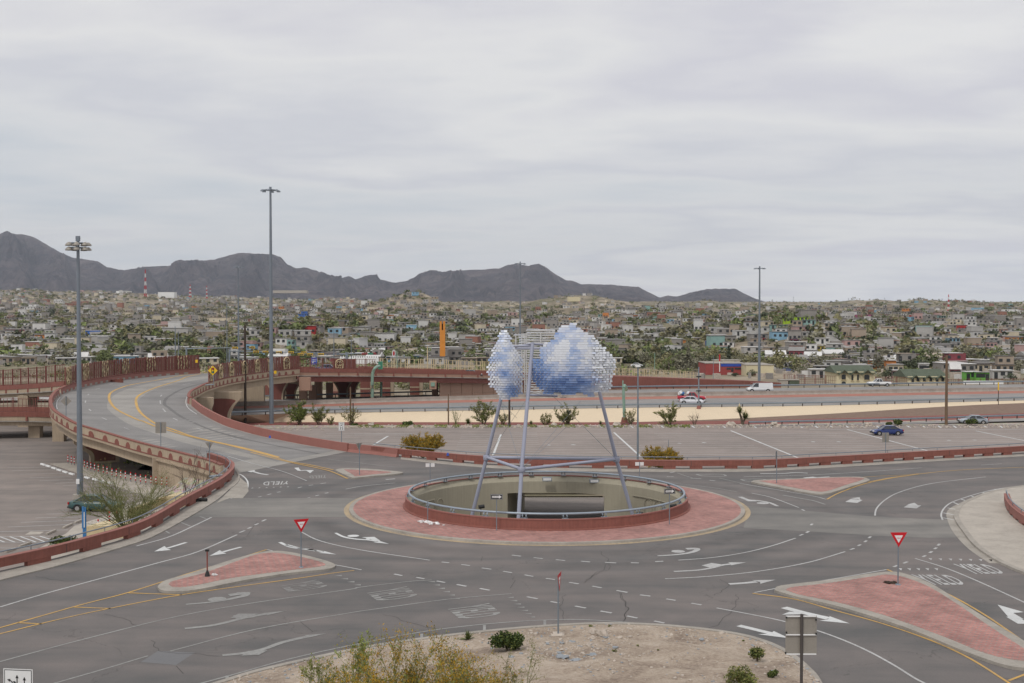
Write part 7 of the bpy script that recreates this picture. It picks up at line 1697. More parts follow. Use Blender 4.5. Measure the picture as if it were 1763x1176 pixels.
# hand-placed houses: photo x, base y, width px, height px, wall, roof, floors, gabled
HH = [(535,577,17,14,'red','grey',2,0),(520,545,19,8,'blue','grey',1,0),(511,552,17,6,'light blue','grey',1,0),(604,547,8,4,'orange','grey',1,0),(648,581,20,14,'tan','grey',2,0),(585,597,44,8,'white','white',1,0),(662,592,40,16,'white','grey',2,0),(622,576,30,12,'light grey','grey',1,0),
 (653,602,17,10,'white','white',2,0),(549,529,14,8,'white','grey',2,0),(566,531,18,10,'tan','grey',2,0),(167,607,42,15,'white','grey',2,0),(273,607,38,9,'white','grey',2,0),(250,597,45,8,'light grey','grey',1,0),(305,581,45,15,'light grey','white',2,0),(75,585,24,8,'orange','grey',2,0),(88,589,18,14,'white','grey',1,0),(30,575,34,6,'maroon','white',1,0),
 (133,526,38,7,'brick','white',1,0),(112,596,18,6,'cream','white',1,0),(33,604,14,6,'yellow','grey',1,0),(46,603,14,6,'blue','white',1,0),(20,620,30,8,'grey','grey',1,0),(20,625,12,5,'magenta','grey',1,0),(160,581,22,12,'blue','white',1,0),(376,577,34,7,'light grey','white',1,0),(355,580,9,5,'red','grey',1,0),
 (408,572,30,7,'brick','grey',1,0),(300,553,34,4,'white','white',1,0),(375,556,40,7,'cream','tan',1,0),(195,574,45,6,'yellow','white',1,0),(55,533,22,8,'white','grey',2,0),(102,523,16,6,'white','white',1,0),(430,538,22,6,'white','white',1,0),(470,534,14,5,'pink','white',1,0),(190,620,24,8,'white','grey',1,0),
 (720,563,16,4,'green','grey',1,0),(672,548,12,5,'orange','grey',1,0),(680,547,18,6,'white','grey',1,0),(760,551,26,6,'white','grey',1,0),(716,580,28,6,'white','white',1,0),(780,612,22,8,'maroon','white',1,0),(800,599,32,5,'cream','white',1,0),(838,607,34,8,'grey','grey',1,0),(745,615,14,7,'white','grey',1,0),
 (1168,600,22,14,'orange','pink' if 0 else 'grey',2,0),(1220,596,10,9,'blue','grey',1,0),(1102,584,22,6,'turquoise','white',1,0),(1103,583,45,8,'white','white',1,0),(1128,552,16,7,'turquoise','grey',1,0),(1125,545,22,7,'brick','grey',1,0),(1090,549,14,5,'orange','grey',1,0),(1077,619,20,9,'cream','white',1,0),(1048,592,24,6,'pink','grey',1,0),
 (1309,575,40,10,'white','grey',2,0),(1278,578,30,8,'white','white',1,0),(1249,590,32,12,'grey','grey',2,0),(1345,584,36,12,'light blue','grey',2,0),(1340,568,30,6,'turquoise','grey',1,0),(1368,588,22,17,'grey','grey',2,0),(1392,581,26,9,'light grey','white',1,0),(1291,547,18,6,'turquoise','grey',1,0),(1392,562,22,4,'turquoise','grey',1,0),
 (1379,555,20,7,'lime','lime' if 0 else 'grey',2,0),(1356,558,16,4,'lime','grey',1,0),(1456,571,18,6,'maroon','grey',1,0),(1478,573,20,8,'orange','grey',1,0),(1450,557,10,6,'turquoise','grey',1,0),(1488,546,30,4,'magenta','grey',1,0),(1558,537,18,4,'orange','white',1,0),(1607,568,24,9,'white','grey',1,1),(1656,570,16,9,'red','grey',2,0),(1673,572,12,5,'orange','grey',1,0),
 (1640,592,20,5,'light blue','grey',1,0),(1508,612,20,15,'pink','white',2,0),(1525,613,22,6,'white','white',1,0),(1503,582,14,6,'turquoise','grey',1,0),(1470,606,14,8,'pink','white',1,0),(1408,607,20,7,'yellow','grey',1,0),(1415,594,24,6,'white','white',1,0),(1325,625,14,12,'white','white',2,0),(1351,636,22,9,'white','white',1,0),(1376,630,24,10,'tan','grey',1,1),(1396,628,28,7,'lilac','grey',1,0),
 (1412,650,38,11,'light grey','white',1,0),(1546,652,20,13,'pink','white',2,0),(1518,638,44,18,'orange','white',2,0),(1541,640,12,8,'orange','white',2,0),(1644,650,15,9,'maroon','white',1,1),(1672,655,26,6,'green','white',1,0),(1690,656,22,6,'green','grey',1,0),(1590,640,16,14,'white','white',2,0),(1560,628,24,7,'cream','brown' if 0 else 'tan',1,0),(1723,652,34,10,'light grey','white',1,0),
 (1700,638,50,14,'tan','grey',1,0),(1180,631,12,6,'pink','white',1,0),(1155,631,14,6,'brick','grey',1,0),(1200,632,18,6,'brick','grey',1,0),(1679,535,26,5,'light blue','white',1,0),(1740,540,30,7,'white','white',1,0),(1575,548,16,5,'red','white',1,0),(1620,550,14,5,'turquoise','grey',1,0),(1706,600,18,10,'pink','grey',1,0),(1746,590,26,9,'orange','grey',1,0),(1480,640,20,6,'lilac','white',1,0)]
rw = random.Random(4)
for (px, py, wp, hp, wc, rc, fl, gb) in HH:
    p = hit(px, py, 330)
    if p is None: continue
    if py > 622: p = G(px, py, -3.05) if G(px, py, -3.05).y < 460 else p
    s = p.y/F; w = wp*s; h = hp*s; fl = 2 if (h > 4.8) else 1; h = max(2.5, (h-2.9) if fl == 2 else h); h = min(h, 5)
    house(p, w, w*.6 if w < 14 else 8, h, rw.uniform(-.2, .2), wc, rc, rw, fl, bool(gb)); occ.append((p, w*.5))
EXCL = [(445,560,585,628), (660,772,505,540), (1262,1465,588,628), (1060,1300,600,634), (760,1060,505,545), (1200,1763,522,531), (640,760,505,530), (1432,1512,625,668), (1555,1635,630,668), (1480,1580,575,618), (290,400,585,625), (150,290,610,640), (200,330,570,610), (1640,1763,600,640), (640,1540,495,527), (1540,1800,495,519)]
ROADS = [[(1408,562),(1412,572),(1425,583),(1450,602)], [(1500,570),(1520,577),(1545,588),(1551,597),(1543,606),(1535,616)], [(1648,577),(1680,590),(1705,600),(1740,612)], [(1722,590),(1738,602),(1752,612)], [(0,582),(8,592),(22,606)]]
def near_road(px, py):
    for r_ in ROADS:
        for (a, b), (c_, d) in zip(r_, r_[1:]):
            for k in range(5):
                t_ = k/4; x, y = a+(c_-a)*t_, b+(d-b)*t_
                if abs(px-x) < 9 and abs(py-y) < 5: return True
    return False
def dens(px, py):
    for (x0, x1, y0, y1) in EXCL:
        if x0 < px < x1 and y0 < py < y1: return .10 if y1 > 530 else 0.0
    if py < 545 and 760 < px < 1290: return .22 + .5*(noise.noise(Vector((px/60, py/10, 3))) > .05)
    return .62 + .7*noise.noise(Vector((px/70, py/22, 8)))
wcs = ['grey']*38+['light grey']*20+['white']*18+['tan']*18+['cream']*9+['pink']*3+['brick']*3+['turquoise']*1+['light blue']*2+['orange','maroon','brown','brown']
rcs = ['grey']*9+['white']*7+['tan']*2+['dark']*2+['rust']
NH = len(REG); tries = 0
far = MB(); farM = [simple('far_house', CN[k], .85, .2, .2) for k in ('grey', 'light grey', 'white', 'tan', 'cream', 'pink', 'turquoise', 'light blue', 'brick', 'orange')] + [simple('far_roof', RN[k], .8, .2, .2) for k in ('grey', 'white', 'rust')] + [M['window']]
cand = []
while tries < 20000:
    tries += 1
    px = rnd.uniform(-30, 1793); py = rnd.uniform(497, 643)
    if px < 1150 and py > 628: continue
    if py > 628 and px < 1420: continue
    if rnd.random() > dens(px, py) or near_road(px, py): continue
    p = hit(px, py, 345)
    if p is None: continue
    if p.y > 4300 and px > 700: continue
    if p.y > 4600: continue
    w = rnd.uniform(4.6, 9) if p.y < 1500 else rnd.uniform(5, 9)
    if free(p, w*.6): occ.append((p, w*.6)); cand.append((p, w))
    if len(occ) > 2400: break
cand.sort(key=lambda c_: c_[0].y)
for k, (p, w) in enumerate(cand):
    fl = 2 if rnd.random() < .13 else 1; wc = rnd.choice(wcs); rc = rnd.choice(rcs); rz = rnd.gauss(0, .3); h = rnd.uniform(2.3, 2.9)
    if k < 300-NH: house(p, w, w*rnd.uniform(.55, .8), h, rz, wc, rc, rnd, fl, rnd.random() < .10, rnd.random() < .15)
    else:
        nm_ = ('grey', 'light grey', 'white', 'tan', 'cream', 'pink', 'turquoise', 'light blue', 'brick', 'orange'); mi = nm_.index(wc) if wc in nm_ else 0
        H_ = h*fl; far.box((p.x, p.y, p.z+(H_-2)/2), (w, w*.7, H_+2), rz, mi); far.box((p.x, p.y, p.z+H_+.1), (w+.5, w*.7+.5, .2), rz, 10+('grey', 'white', 'rust').index(rc if rc in ('grey', 'white', 'rust') else 'grey'))
        if p.y < 1500:
            ca, sa = math.cos(rz), math.sin(rz)
            for j in (-.25, .22): far.box((p.x+j*w*ca+w*.355*sa, p.y+j*w*sa-w*.355*ca, p.z+1.5), (1.3, .1, 1.2), rz, 13)
far.build('distant_houses', farM, kind='stuff')
# garden and yard walls: low grey walls between houses
yw = MB()
for k in range(420):
    p, w = cand[rnd.randrange(len(cand))]; a = rnd.gauss(0, .3)+rnd.choice((0, 0, math.pi/2)); L = rnd.uniform(6, 16); q = p+Vector((rnd.uniform(-12, 12), rnd.uniform(-10, 3), 0)); q.z = tz(q.x, q.y)
    yw.box((q.x, q.y, q.z+.3), (L, .25, 2.6), a, rnd.randrange(2))
for k in range(5200):
    D = 335*(2600/335)**rw.random(); x = (rw.uniform(-40, 1800)-CX)/F*D
    if D < 455 and x/D*F+CX < 1200: continue
    g_ = rw.choice((0, 0, 1, 2)); yw.box((x, D, tz(x, D)+.5), (rw.uniform(.4, 3.2), rw.uniform(.4, 2.5), rw.uniform(.6, 2.6)), rw.uniform(0, 3), g_)
yw.build('yard_walls', [M['rock'], farM[0], farM[2]], kind='stuff')
# streets draped on the hillside
for r_, wd in zip(ROADS, (6, 7, 7, 7, 6)):
    w = [hit(a, b, 330) for a, b in r_]; w = [p for p in w if p]; P = resample(smooth(w, 6), 4)
    L_, R_ = offs(P, -wd/2), offs(P, wd/2); mb = MB(); mb.ribbon([Vector((p.x, p.y, q.z+.5)) for p, q in zip(L_, P)], [Vector((p.x, p.y, q.z+.5)) for p, q in zip(R_, P)]); fixup(mb); mb.build('hill_street', M['street'], kind='structure')
# ------------------------------------------------------------------ named buildings
def px_box(px0, px1, pyb, pyt, depth, zbase=-3.05, D=None):
    a = G(px0, pyb, zbase) if D is None else GD(px0, pyb, D); D = a.y; b = GD(px1, pyb, D); T_ = CH + (545-pyt)/F*D
    return (a.x+b.x)/2, D, a.z, b.x-a.x, T_-a.z, depth
def greenroof(px0, px1, yb, ye, yr, gables, label, wins, D):
    cx, D, z0, w, h, dp = px_box(px0, px1, yb, ye, 12, D=D); t = thing('green_roofed_building', label, 'building', (cx, D+6, z0)); s = D/F
    mb = MB(); mb.box((cx, D+6, z0+h/2-.5), (w, 12, h+1)); mb.build('wall', M['cream_wall'], t)
    rh = (ye-yr)*s; mb = MB(); e_ = z0+h; mb.add([(cx-w/2-.5, D-.6, e_-.4), (cx+w/2+.5, D-.6, e_-.4), (cx+w/2+.5, D+12.6, e_-.4), (cx-w/2-.5, D+12.6, e_-.4), (cx-w/2-.3, D+6, e_+rh), (cx+w/2+.3, D+6, e_+rh)], [(0,1,5,4), (2,3,4,5), (0,4,3), (1,2,5), (3,2,1,0)]); ro_ = mb.build('roof', M['roof_green'], t)
    for gx, gw in gables:
        gw = gw*s; x = (gx-CX)/F*D; gh = gw*.42; mb = MB()
        mb.add([(x-gw/2, D-.05, e_-.6), (x+gw/2, D-.05, e_-.6), (x, D-.05, e_-.6+gh)], [(0,1,2)], 0); mb.build('gable', M['cream_wall'], t)
        for sg in (-1, 1): mb = MB(); mb.add([(x+sg*gw*.62, D-.9, e_-.75), (x, D-.9, e_-.45+gh), (x, D+5, e_-.45+gh), (x+sg*gw*.62, D+5, e_-.75), (x+sg*gw*.62, D-.9, e_-1.0), (x, D-.9, e_-.72+gh)], [(0,1,2,3), (4,5,1,0)]); mb.build('gable_roof', M['roof_green'], t)
    for (wx, wy, ww, wh, arch) in wins:
        x = (wx-CX)/F*D; z = CH+(545-wy)/F*D; ww *= s; wh *= s; mb = MB(); pts = [(x-ww/2, z-wh/2), (x+ww/2, z-wh/2), (x+ww/2, z+wh*.25)] + ([(x+ww/2*math.cos(a_), z+wh*.25+wh*.25*math.sin(a_)) for a_ in (math.pi/4, math.pi/2, math.pi*.75)] if arch else [(x+ww/2, z+wh/2), (x-ww/2, z+wh/2)]) + [(x-ww/2, z+wh*.25)]
        mb.add([(a_, D-.12, b_) for a_, b_ in pts], [tuple(range(len(pts)))]); mb.build('window', M['window'], t)
        mb = MB(); mb.box((x, D-.1, z-wh/2-.1), (ww+.3, .3, .15)); mb.build('sill', M['cream'], t)
M['cream_wall'] = simple('cream_stucco', (.60, .53, .35), .85, .1, .4); M['roof_green'] = simple('green_shingle', (.085, .105, .07), .8, .2, .6)
greenroof(1440.5, 1506, 664, 640, 630.5, [(1453, 16), (1472.5, 15), (1493, 16)], 'larger two-storey cream building with a green gabled roof behind the highway', [(1453, 649, 7, 9, 1), (1468, 650, 3.2, 10, 0), (1477.5, 650, 3.2, 10, 0), (1493, 649.5, 9, 9, 1), (1453, 660, 7, 6, 1)], 312)
greenroof(1563, 1630, 662, 648, 637, [(1576, 13), (1598.5, 13), (1619, 13)], 'smaller cream building with a green gabled roof at right behind the highway', [(1572, 654, 4, 8, 0), (1581, 653, 5, 8, 1), (1592, 653, 4.5, 8, 1), (1603, 653, 4.5, 8, 1), (1614, 653, 4.5, 8, 1), (1623.5, 653, 4.5, 8, 1)], 314)
def block(px0, px1, yb, yt, D, mat, label, name, cat='building', wins=(), depth=10, roof='roof', band=None):
    cx, D, z0, w, h, dp = px_box(px0, px1, yb, yt, depth, D=D); t = thing(name, label, cat, (cx, D+dp/2, z0)); mb = MB(); mb.box((cx, D+dp/2, z0+h/2-.5), (w, dp, h+1)); mb.build('wall', M[mat], t)
    mb = MB(); mb.box((cx, D+dp/2, z0+h+.1), (w+.3, dp+.3, .2)); mb.build('roof', M['concrete'], t)
    for (x0, x1, y0, y1, mm) in wins: 
        a = GD(x0, y1, D-.1); b = GD(x1, y0, D-.1); mb = MB(); mb.box(((a.x+b.x)/2, D-.02, (a.z+b.z)/2), (b.x-a.x, .2, b.z-a.z)); mb.build('window' if mm == 'window' else 'wall_band', M[mm], t)
    return t
M['store_red'] = simple('store_red', (.30, .06, .055), .8, .12, .5); M['store_blue'] = simple('store_blue', (.03, .07, .34), .7, .1, .5)
block(1215, 1282, 641, 626, 360, 'store_red', 'long red store with a blue fascia behind the far ramp end', 'store', wins=((1241, 1282, 626, 631, 'store_blue'), (1251, 1258, 633, 636, 'window'), (1259, 1263, 633, 640, 'window'), (1265, 1276, 633, 636, 'window')), depth=14)
block(1231, 1274, 626, 621, 372, 'cream_wall', 'pale upper block peeping over the red and blue store', 'store_annexe', wins=((1240, 1244, 622, 625, 'window'), (1264, 1268, 622, 625, 'window')), depth=6)
block(1285, 1332, 643, 629, 352, 'cream_wall', 'long plain cream warehouse behind the light mast', 'warehouse', wins=((1290, 1329, 643, 646, 'redstrip'),), depth=16)
block(978, 999, 518, 511, 2100, 'cream_wall', 'pale block on the ridge behind the sculpture top', 'ridge_building', depth=40)
block(470, 528, 504, 500, 3400, 'sidewalk', 'long pale quarry building far off under the mountain', 'quarry_building', depth=30)
block(272, 300, 512, 503, 2500, 'white', 'white hall on the skyline right of the tall radio mast', 'hall', depth=20)
block(200, 222, 506, 501, 2700, 'white', 'white hall on the skyline left of the tall radio mast', 'hall', depth=20)
# orange tower
cx, D, z0, w, h, dp = px_box(757.5, 766.5, 628, 553, 2.2, D=440); t = thing('orange_tower', 'tall slim orange tower with a slot at its top, above the crossing bridge', 'tower', (cx, D, -3.1))
for s in (-1, 1): mb = MB(); mb.box((cx+s*w*.32, D, (z0+h-3.1)/2), (w*.36, 2.2, z0+h+3.1)); mb.build('shaft', M['orange'], t)
mb = MB(); mb.box((cx, D+.02, (z0+h-3.1-3.4)/2), (w*.3, 2.16, z0+h-.4)); mb.build('core', M['orange'], t); mb = MB(); mb.box((cx, D+.6, z0+h-2.5), (w*.3, .8, 3.2)); mb.build('slot_back', M['darkwood'], t); mb = MB(); mb.box((cx, D-.2, -2.2), (w*1.1, 2.9, 1.8)); mb.build('plinth', M['sidewalk'], t)
# white battlemented wall
t = thing('battlement_wall', 'white battlemented garden wall behind the crossing bridge', 'wall', GD(620, 620, 420))
mb = MB(); a, b = GD(585, 616, 420), GD(652, 616, 420); mb.box(((a.x+b.x)/2, 420, a.z-1.2), (b.x-a.x, .4, 2.4)); mb.build('wall', M['white'], t)
for k in range(17): mb = MB(); p = a.lerp(b, (k+.5)/17); mb.add([(p.x-.32, 419.8, p.z), (p.x+.32, 419.8, p.z), (p.x+.32, 420.2, p.z), (p.x-.32, 420.2, p.z), (p.x, 420, p.z+.9)], [(0,1,4), (1,2,4), (2,3,4), (3,0,4)]); mb.build('merlon', M['white'], t)
# radio masts
def radio(px, yb, yt, D, label, w=1.6):
    b = GD(px, yb, D); T_ = GD(px, yt, D); H = T_.z-b.z; t = thing('radio_mast', label, 'radio mast', b)
    for k in range(7):
        z0, z1 = b.z+H*k/7, b.z+H*(k+1)/7; w0, w1 = w*(1-.8*k/7), w*(1-.8*(k+1)/7); mb = MB(); C4 = lambda z, ww: [Vector((b.x+sx_*ww, b.y+sy_*ww, z)) for sx_, sy_ in ((-1,-1),(1,-1),(1,1),(-1,1))]
        A_, B2_ = C4(z0, w0), C4(z1, w1); r_ = .00013*D
        for i in range(4): mb.tube([A_[i], B2_[i]], r_, 3, cap=False); mb.tube([A_[i], B2_[(i+1) % 4]], r_*.8, 3, cap=False); mb.tube([A_[(i+1) % 4], B2_[i]], r_*.8, 3, cap=False)
        mb.build('section', M['signred'] if k % 2 == 0 else M['white'], t)
radio(250.5, 512, 464, 2400, 'tall red and white radio mast on the skyline, left', 2.2); radio(327.5, 512, 490, 2500, 'short red and white radio mast right of the taller one', 2.2); radio(356, 514, 492, 2700, 'faint radio mast, third from left on the skyline', 1.5); radio(1633, 537, 507, 1700, 'red and white radio mast at the right skyline', 1.3)
b = GD(1239, 640, 345); t = thing('striped_pole', 'white pole with a red top beside the red and blue store', 'pole', b); mb = MB(); mb.tube([b, GD(1239, 622, 345)], .14, 6); mb.build('pole', M['white'], t); mb = MB(); mb.tube([GD(1239, 622, 345), GD(1239, 610, 345)], .2, 6); mb.build('sleeve', M['signred'], t)
for k, (x, y) in enumerate(((1366, 517), (1461, 519.5), (1470.5, 518), (1523, 519), (1567, 520), (1622, 520))):
    D = 4200; b = GD(x, y+1, D); t = thing('pylon', f'faint power pylon on the right-hand horizon, {nm[k]} from left', 'pylon', b, group='pylons on the horizon'); mb = MB()
    for s in (-1, 1): mb.tube([b+Vector((s*2.4, 0, -6)), b+Vector((0, 0, 16))], .35, 3)
    mb.tube([b+Vector((-3.5, 0, 12)), b+Vector((3.5, 0, 12))], .3, 3); mb.build('lattice', M['mast'], t)
# dark fence strip behind the highway on the right and sheds
fence('bar_fence', 'dark bar fence behind the highway left of the green-roofed building', [GD(1350, 660.5, 306), GD(1439, 662.5, 306)], 2.4, lambda k: 'b', spacing=3)
fence('bar_fence', 'dark bar fence between the two green-roofed buildings', [GD(1507, 663, 308), GD(1562, 663, 308)], 2.2, lambda k: 'b', spacing=3)
fence('bar_fence', 'dark bar fence right of the smaller green-roofed building', [GD(1632, 662, 310), GD(1800, 661, 310)], 1.5, lambda k: 'b', spacing=3)
mb = MB(); a, b = GD(1659, 658.5, 304), GD(1727, 658.5, 304); mb.box(((a.x+b.x)/2, 304, a.z), (b.x-a.x, .5, .9)); o = mb.build('white_low_wall', M['white']); o['label'] = 'low white wall behind the rails at right, under the trees'; o['category'] = 'wall'
block(1343, 1357, 657.5, 655, 303, 'sidewalk', 'small white shed roof showing behind the rail left of the green roofs', 'shed', depth=3)
block(1359, 1376, 658, 655, 303, 'roof_green', 'small green shed roof showing behind the rail', 'shed', depth=3)
# cars standing in the town, a few pixels each
for k, (x, y, c_, lab) in enumerate(((1097, 632, (.65, .65, .66), 'white car parked beyond the cream post fence, middle one'), (1178, 635, (.6, .6, .62), 'white car parked beyond the right end of the cream post fence'), (1356, 641, (.03, .06, .2), 'dark blue car parked in the yard right of the cream warehouse'), (1246, 641, (.5, .5, .52), 'silver car parked in front of the red and blue store'), (24, 599, (.06, .02, .03), 'dark red car on the far left hill street'), (1311, 588, (.25, .02, .02), 'dark red car above the rubble slope'), (1370, 591, (.1, .02, .04), 'maroon car below the light blue house'), (1536, 606, (.05, .05, .06), 'dark car parked on the curved hill street'), (1672, 590, (.03, .08, .2), 'blue car by the upper right hill street'))):
    p = hit(x, y, 330) if y < 625 else G(x, y, -3.05); car('sedan', lab, p+Vector((0, 0, .3 if y < 625 else 0)), rnd.uniform(-.3, .3), c_, name='distant_car')
# ------------------------------------------------------------------ town trees
def crown(seed, kind):
    r_ = random.Random(seed); mb = MB()
    if kind == 'round':
        for _ in range(11): c_ = Vector((r_.gauss(0, .42), r_.gauss(0, .42), .62+r_.gauss(0, .2))); leafy(mb, c_, .42, 34, .12, r_, .8, (0,), .3)
    elif kind == 'wide':
        for _ in range(13): c_ = Vector((r_.gauss(0, .65), r_.gauss(0, .5), .5+r_.gauss(0, .13))); leafy(mb, c_, .42, 34, .12, r_, .7, (0,), .3)
    elif kind == 'tall':
        for k in range(9): z = .15+.2*k; leafy(mb, (0, 0, z), .30*(1-k/11), 34, .09, r_, 1.1, (0,), .2)
    elif kind == 'scrub':
        for _ in range(8): c_ = Vector((r_.gauss(0, .8), r_.gauss(0, .5), .22+r_.gauss(0, .06))); leafy(mb, c_, .35, 26, .12, r_, .55, (0,), .2)
    cm = mb.mesh('crown', M['leaf']); tb = MB(); tb.tube([(0, 0, -.3), (0, 0, .55)], .05, 5); return cm, tb.mesh('trunk', M['trunk'])
PROT = {k: [crown(s*7+i*31, k) for s in range(3)] for i, k in enumerate(('round', 'wide', 'tall', 'scrub'))}
TCOL = [('olive', (.20, .185, .095)), ('dark green', (.075, .088, .052)), ('green', (.135, .158, .064)), ('grey-green', (.21, .20, .14)), ('bright green', (.18, .215, .075))]
def tree(p, r, kind, ci, name='tree', lab=None, rnd=rnd):
    cn, cc = TCOL[ci]; q = rnd.uniform(.8, 1.2); t = thing(name, lab or '', 'tree' if kind != 'scrub' else 'bush', p, local=True, group=None)
    cm, tm = rnd.choice(PROT[kind]); o = bpy.data.objects.new('crown', cm); COL.objects.link(o); o.parent = t; o.scale = (r, r, r); o.rotation_euler = (0, 0, rnd.uniform(0, 6.28)); o.color = (cc[0]*q, cc[1]*q, cc[2]*q, 1)
    o = bpy.data.objects.new('trunk', tm); COL.objects.link(o); o.parent = t; o.scale = (r, r, r)
    if lab is None: REG.append([t, {'round': 'round', 'wide': 'broad', 'tall': 'pointed', 'scrub': 'low scrubby'}[kind]+' '+cn+(' tree' if kind != 'scrub' else ' bush'), hband(p.y), zone(PJ(p)[0]), PJ(p)[0], 'trees in the hillside town'])
HT = [(640,583,12,'wide',0),(430,570,11,'wide',4),(470,574,13,'wide',2),(400,575,10,'round',2),(575,604,9,'round',1),(560,605,7,'round',1),(595,604,8,'wide',3),(668,603,9,'round',3),(690,605,10,'wide',0),(650,600,12,'round',2),(713,604,13,'round',0),(728,607,10,'wide',0),(745,600,8,'round',1),(770,602,9,'wide',2),(700,571,6,'round',1),(790,565,8,'round',1),(820,570,9,'round',0),(1113,540,6,'round',1),(1142,590,8,'round',1),(1150,597,11,'round',0),(1178,610,9,'round',1),(1110,628,15,'round',3),(1132,630,14,'wide',0),(1168,632,14,'round',0),(1085,626,10,'wide',2),(1064,607,7,'round',2),(1220,640,8,'wide',0),(1275,645,9,'round',1),(1295,648,9,'round',1),(1265,648,7,'wide',1),(1455,622,14,'round',1),(1470,626,14,'wide',2),(1437,620,9,'round',2),(1380,644,12,'wide',3),(1400,642,10,'wide',0),(1530,652,13,'round',1),(1615,628,9,'round',1),(1625,596,12,'wide',1),(1595,594,9,'round',1),(1560,592,8,'round',0),(1665,650,10,'round',2),(1690,632,14,'wide',0),(1715,634,16,'wide',2),(1745,636,17,'wide',0),(1740,655,10,'round',1),(1760,640,15,'round',3),(1700,615,12,'wide',0),(1655,610,10,'wide',3),(60,624,10,'round',1),(12,626,8,'round',1),(110,626,12,'wide',0),(140,628,10,'wide',2),(240,626,12,'wide',1),(260,628,14,'wide',1),(230,606,9,'round',1),(330,604,12,'wide',2),(350,606,13,'wide',4),(320,596,10,'wide',2),(300,606,9,'round',1),(205,590,12,'wide',4),(220,602,12,'wide',4),(240,568,8,'round',2),(118,580,8,'round',1),(90,543,9,'round',1),(38,582,9,'tall',1),(5,548,8,'round',2),(83,548,9,'round',1),(105,545,8,'round',2),(543,578,6,'tall',1),(498,560,8,'wide',2),(1570,545,8,'round',1),(1545,538,7,'round',1),(1610,560,7,'tall',1),(1700,545,6,'round',1),(1416,606,7,'wide',2),(1330,590,6,'wide',2),(1230,560,7,'round',2),(1210,545,7,'round',0)]
rt = random.Random(9)
for (px, py, rp_, kd, ci) in HT:
    p = hit(px, py, 330) if py < 625 else G(px, py, -3.05)
    if p is None: continue
    if p.y > 600 and py > 610: p = G(px, py, -3.05)
    tree(p, rp_*p.y/F, kd, ci, rnd=rt)
nT = len(HT); ft = MB(); cnt = 0; tc_ = []
while cnt < 3200:
    px = rt.uniform(-30, 1793); py = rt.uniform(498, 640)
    if py > 626 and px < 1150: continue
    p = hit(px, py, 335)
    if p is None or p.y > 4300: continue
    g_ = noise.noise(Vector((p.x/90, p.y/120, 4)))
    if rt.random() > .45+.9*g_: continue
    if near_road(px, py) or not free(p, 1.5): continue
    if rt.random() < .7 and any(x0 < px < x1 and y0 < py < y1 for (x0, x1, y0, y1) in EXCL if x0 in (1262, 445, 640)): continue
    if 1195 < px < 1560 and py > 590 and rt.random() < .6: continue
    if 760 < px < 1290 and py < 540 and rt.random() < .5: continue
    tc_.append(p); cnt += 1
tc_.sort(key=lambda p: p.y)
ftM = [leafmat('far_leaves', c_) for _, c_ in TCOL]
for k, p in enumerate(tc_):
    kd = rt.choice(('round', 'round', 'wide', 'wide', 'tall' if rt.random() < .4 else 'round', 'scrub', 'scrub')); ci = rt.choice((0, 0, 0, 1, 2, 2, 3, 3, 3, 4)); r_ = rt.uniform(2.3, 5.2)
    if k < 300-nT: tree(p, r_, kd, ci, rnd=rt)
    else:
        for _ in range(3): c_ = p+Vector((rt.gauss(0, r_*.5), rt.gauss(0, r_*.4), r_*.5+rt.gauss(0, r_*.15))); leafy(ft, c_, r_*.55, 12, r_*.28, rt, .7, (ci,), .2)
ft.build('distant_trees', ftM, kind='stuff')
# scrub dotted over the whole hillside
sb = MB(); rs = random.Random(12); n_ = 0
while n_ < 14000:
    px = rs.uniform(-40, 1800); py = rs.uniform(500, 640); 
    if py > 627 and px < 1150: continue
    D = 340*(4200/340)**rs.random(); x = (px-CX)/F*D; g_ = noise.noise(Vector((x/70, D/100, 14)))
    n_ += 1
    if g_ < -.15: continue
    z = tz(x, D); r_ = rs.uniform(.5, 1.7)*(1+D/2500); leafy(sb, (x, D, z+r_*.35), r_, 7, r_*.45, rs, .5, (rs.randrange(5),), .2)
sb.build('hillside_scrub', ftM, kind='stuff')
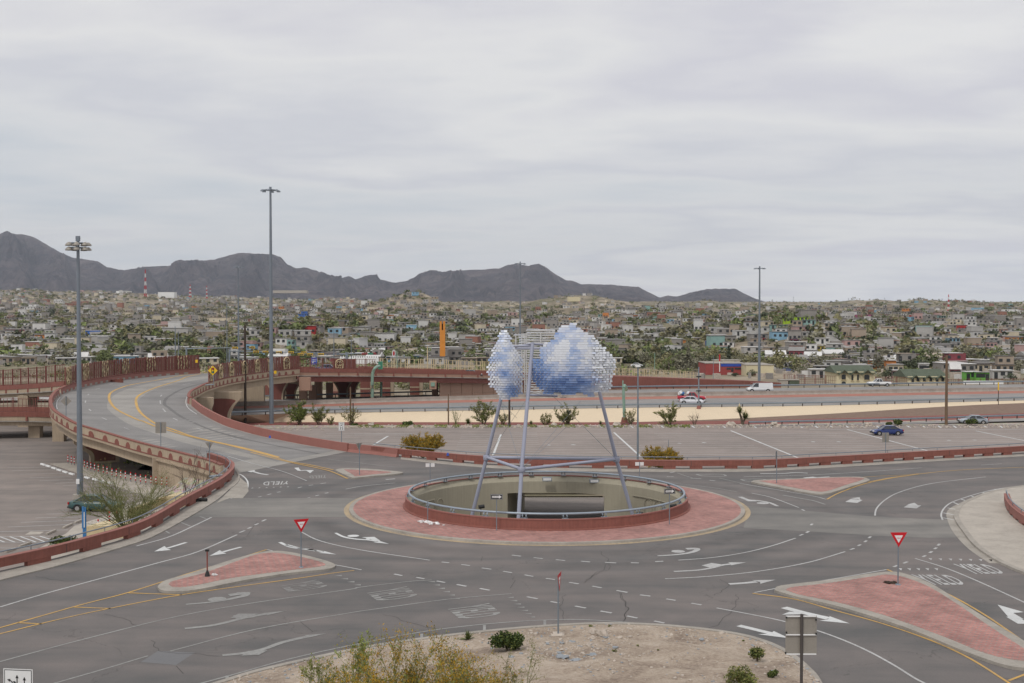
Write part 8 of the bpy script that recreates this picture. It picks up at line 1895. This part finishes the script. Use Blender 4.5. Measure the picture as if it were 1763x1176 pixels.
# greenery glimpsed under and behind the crossing bridge
gb = MB(); rs = random.Random(2)
for k in range(150):
    px = rs.uniform(560, 760); p = Vector((px_x(px, 300), rs.uniform(285, 330), -3)); r_ = rs.uniform(1, 2.6)
    leafy(gb, p+Vector((0, 0, r_*.6)), r_, 40, .35, rs, .8, (rs.choice((0, 2, 3, 4)),), .2)
gb.build('riverside_brush', ftM, kind='stuff')
gb = MB()
for k in range(420):
    px = rs.uniform(-60, 1200); D_ = rs.uniform(330, 440); r_ = rs.uniform(.8, 2.4)
    if noise.noise(Vector((px/40, D_/60, 0))) < -.05: continue
    leafy(gb, (px_x(px, D_), D_, -3+r_*.5), r_, 26, .4, rs, .7, (rs.choice((0, 2, 3, 3)),), .2)
gb.build('riverside_brush', ftM, kind='stuff')
# ------------------------------------------------------------------ labels of the town's things
from collections import defaultdict
ORD = ['leftmost', 'second', 'third', 'fourth', 'fifth', 'sixth', 'seventh', 'eighth', 'ninth', 'tenth', 'eleventh', 'twelfth', 'thirteenth', 'fourteenth', 'fifteenth', 'sixteenth', 'seventeenth', 'eighteenth', 'nineteenth', 'twentieth']
gr = defaultdict(list)
for r_ in REG: gr[(r_[1], r_[2], r_[3])].append(r_)
for key, L_ in gr.items():
    L_.sort(key=lambda r_: r_[4])
    for k, r_ in enumerate(L_):
        s = f'{key[0]} {key[1]} {key[2]}'
        if len(L_) > 1: s = s + (', leftmost' if k == 0 else f', {ORD[min(k, 19)]} from left')
        r_[0]['label'] = s if len(s.split()) <= 16 else s.replace(' from left', '').replace('houses', 'house').replace('two-storey', 'tall').replace(' at the far ', ' far ').replace(' on the hill', '').replace('the ', ''); r_[0]['group'] = r_[5]
# ------------------------------------------------------------------ the air
mb = MB(); mb.box((0, 7000, 385), (40000, 15400, 790))
mh = bpy.data.materials.new('haze_air'); mh.use_nodes = True; th_ = mh.node_tree; th_.nodes.clear(); oo = th_.nodes.new('ShaderNodeOutputMaterial'); pv = th_.nodes.new('ShaderNodeVolumePrincipled')
pv.inputs['Color'].default_value = (.80, .87, 1.0, 1); pv.inputs['Density'].default_value = 0.000043; pv.inputs['Anisotropy'].default_value = 0.1
th_.links.new(pv.outputs[0], oo.inputs['Volume'])
hz = mb.build('haze', mh, kind='stuff')
for o in bpy.data.objects:
    if '_o' in o: del o['_o']
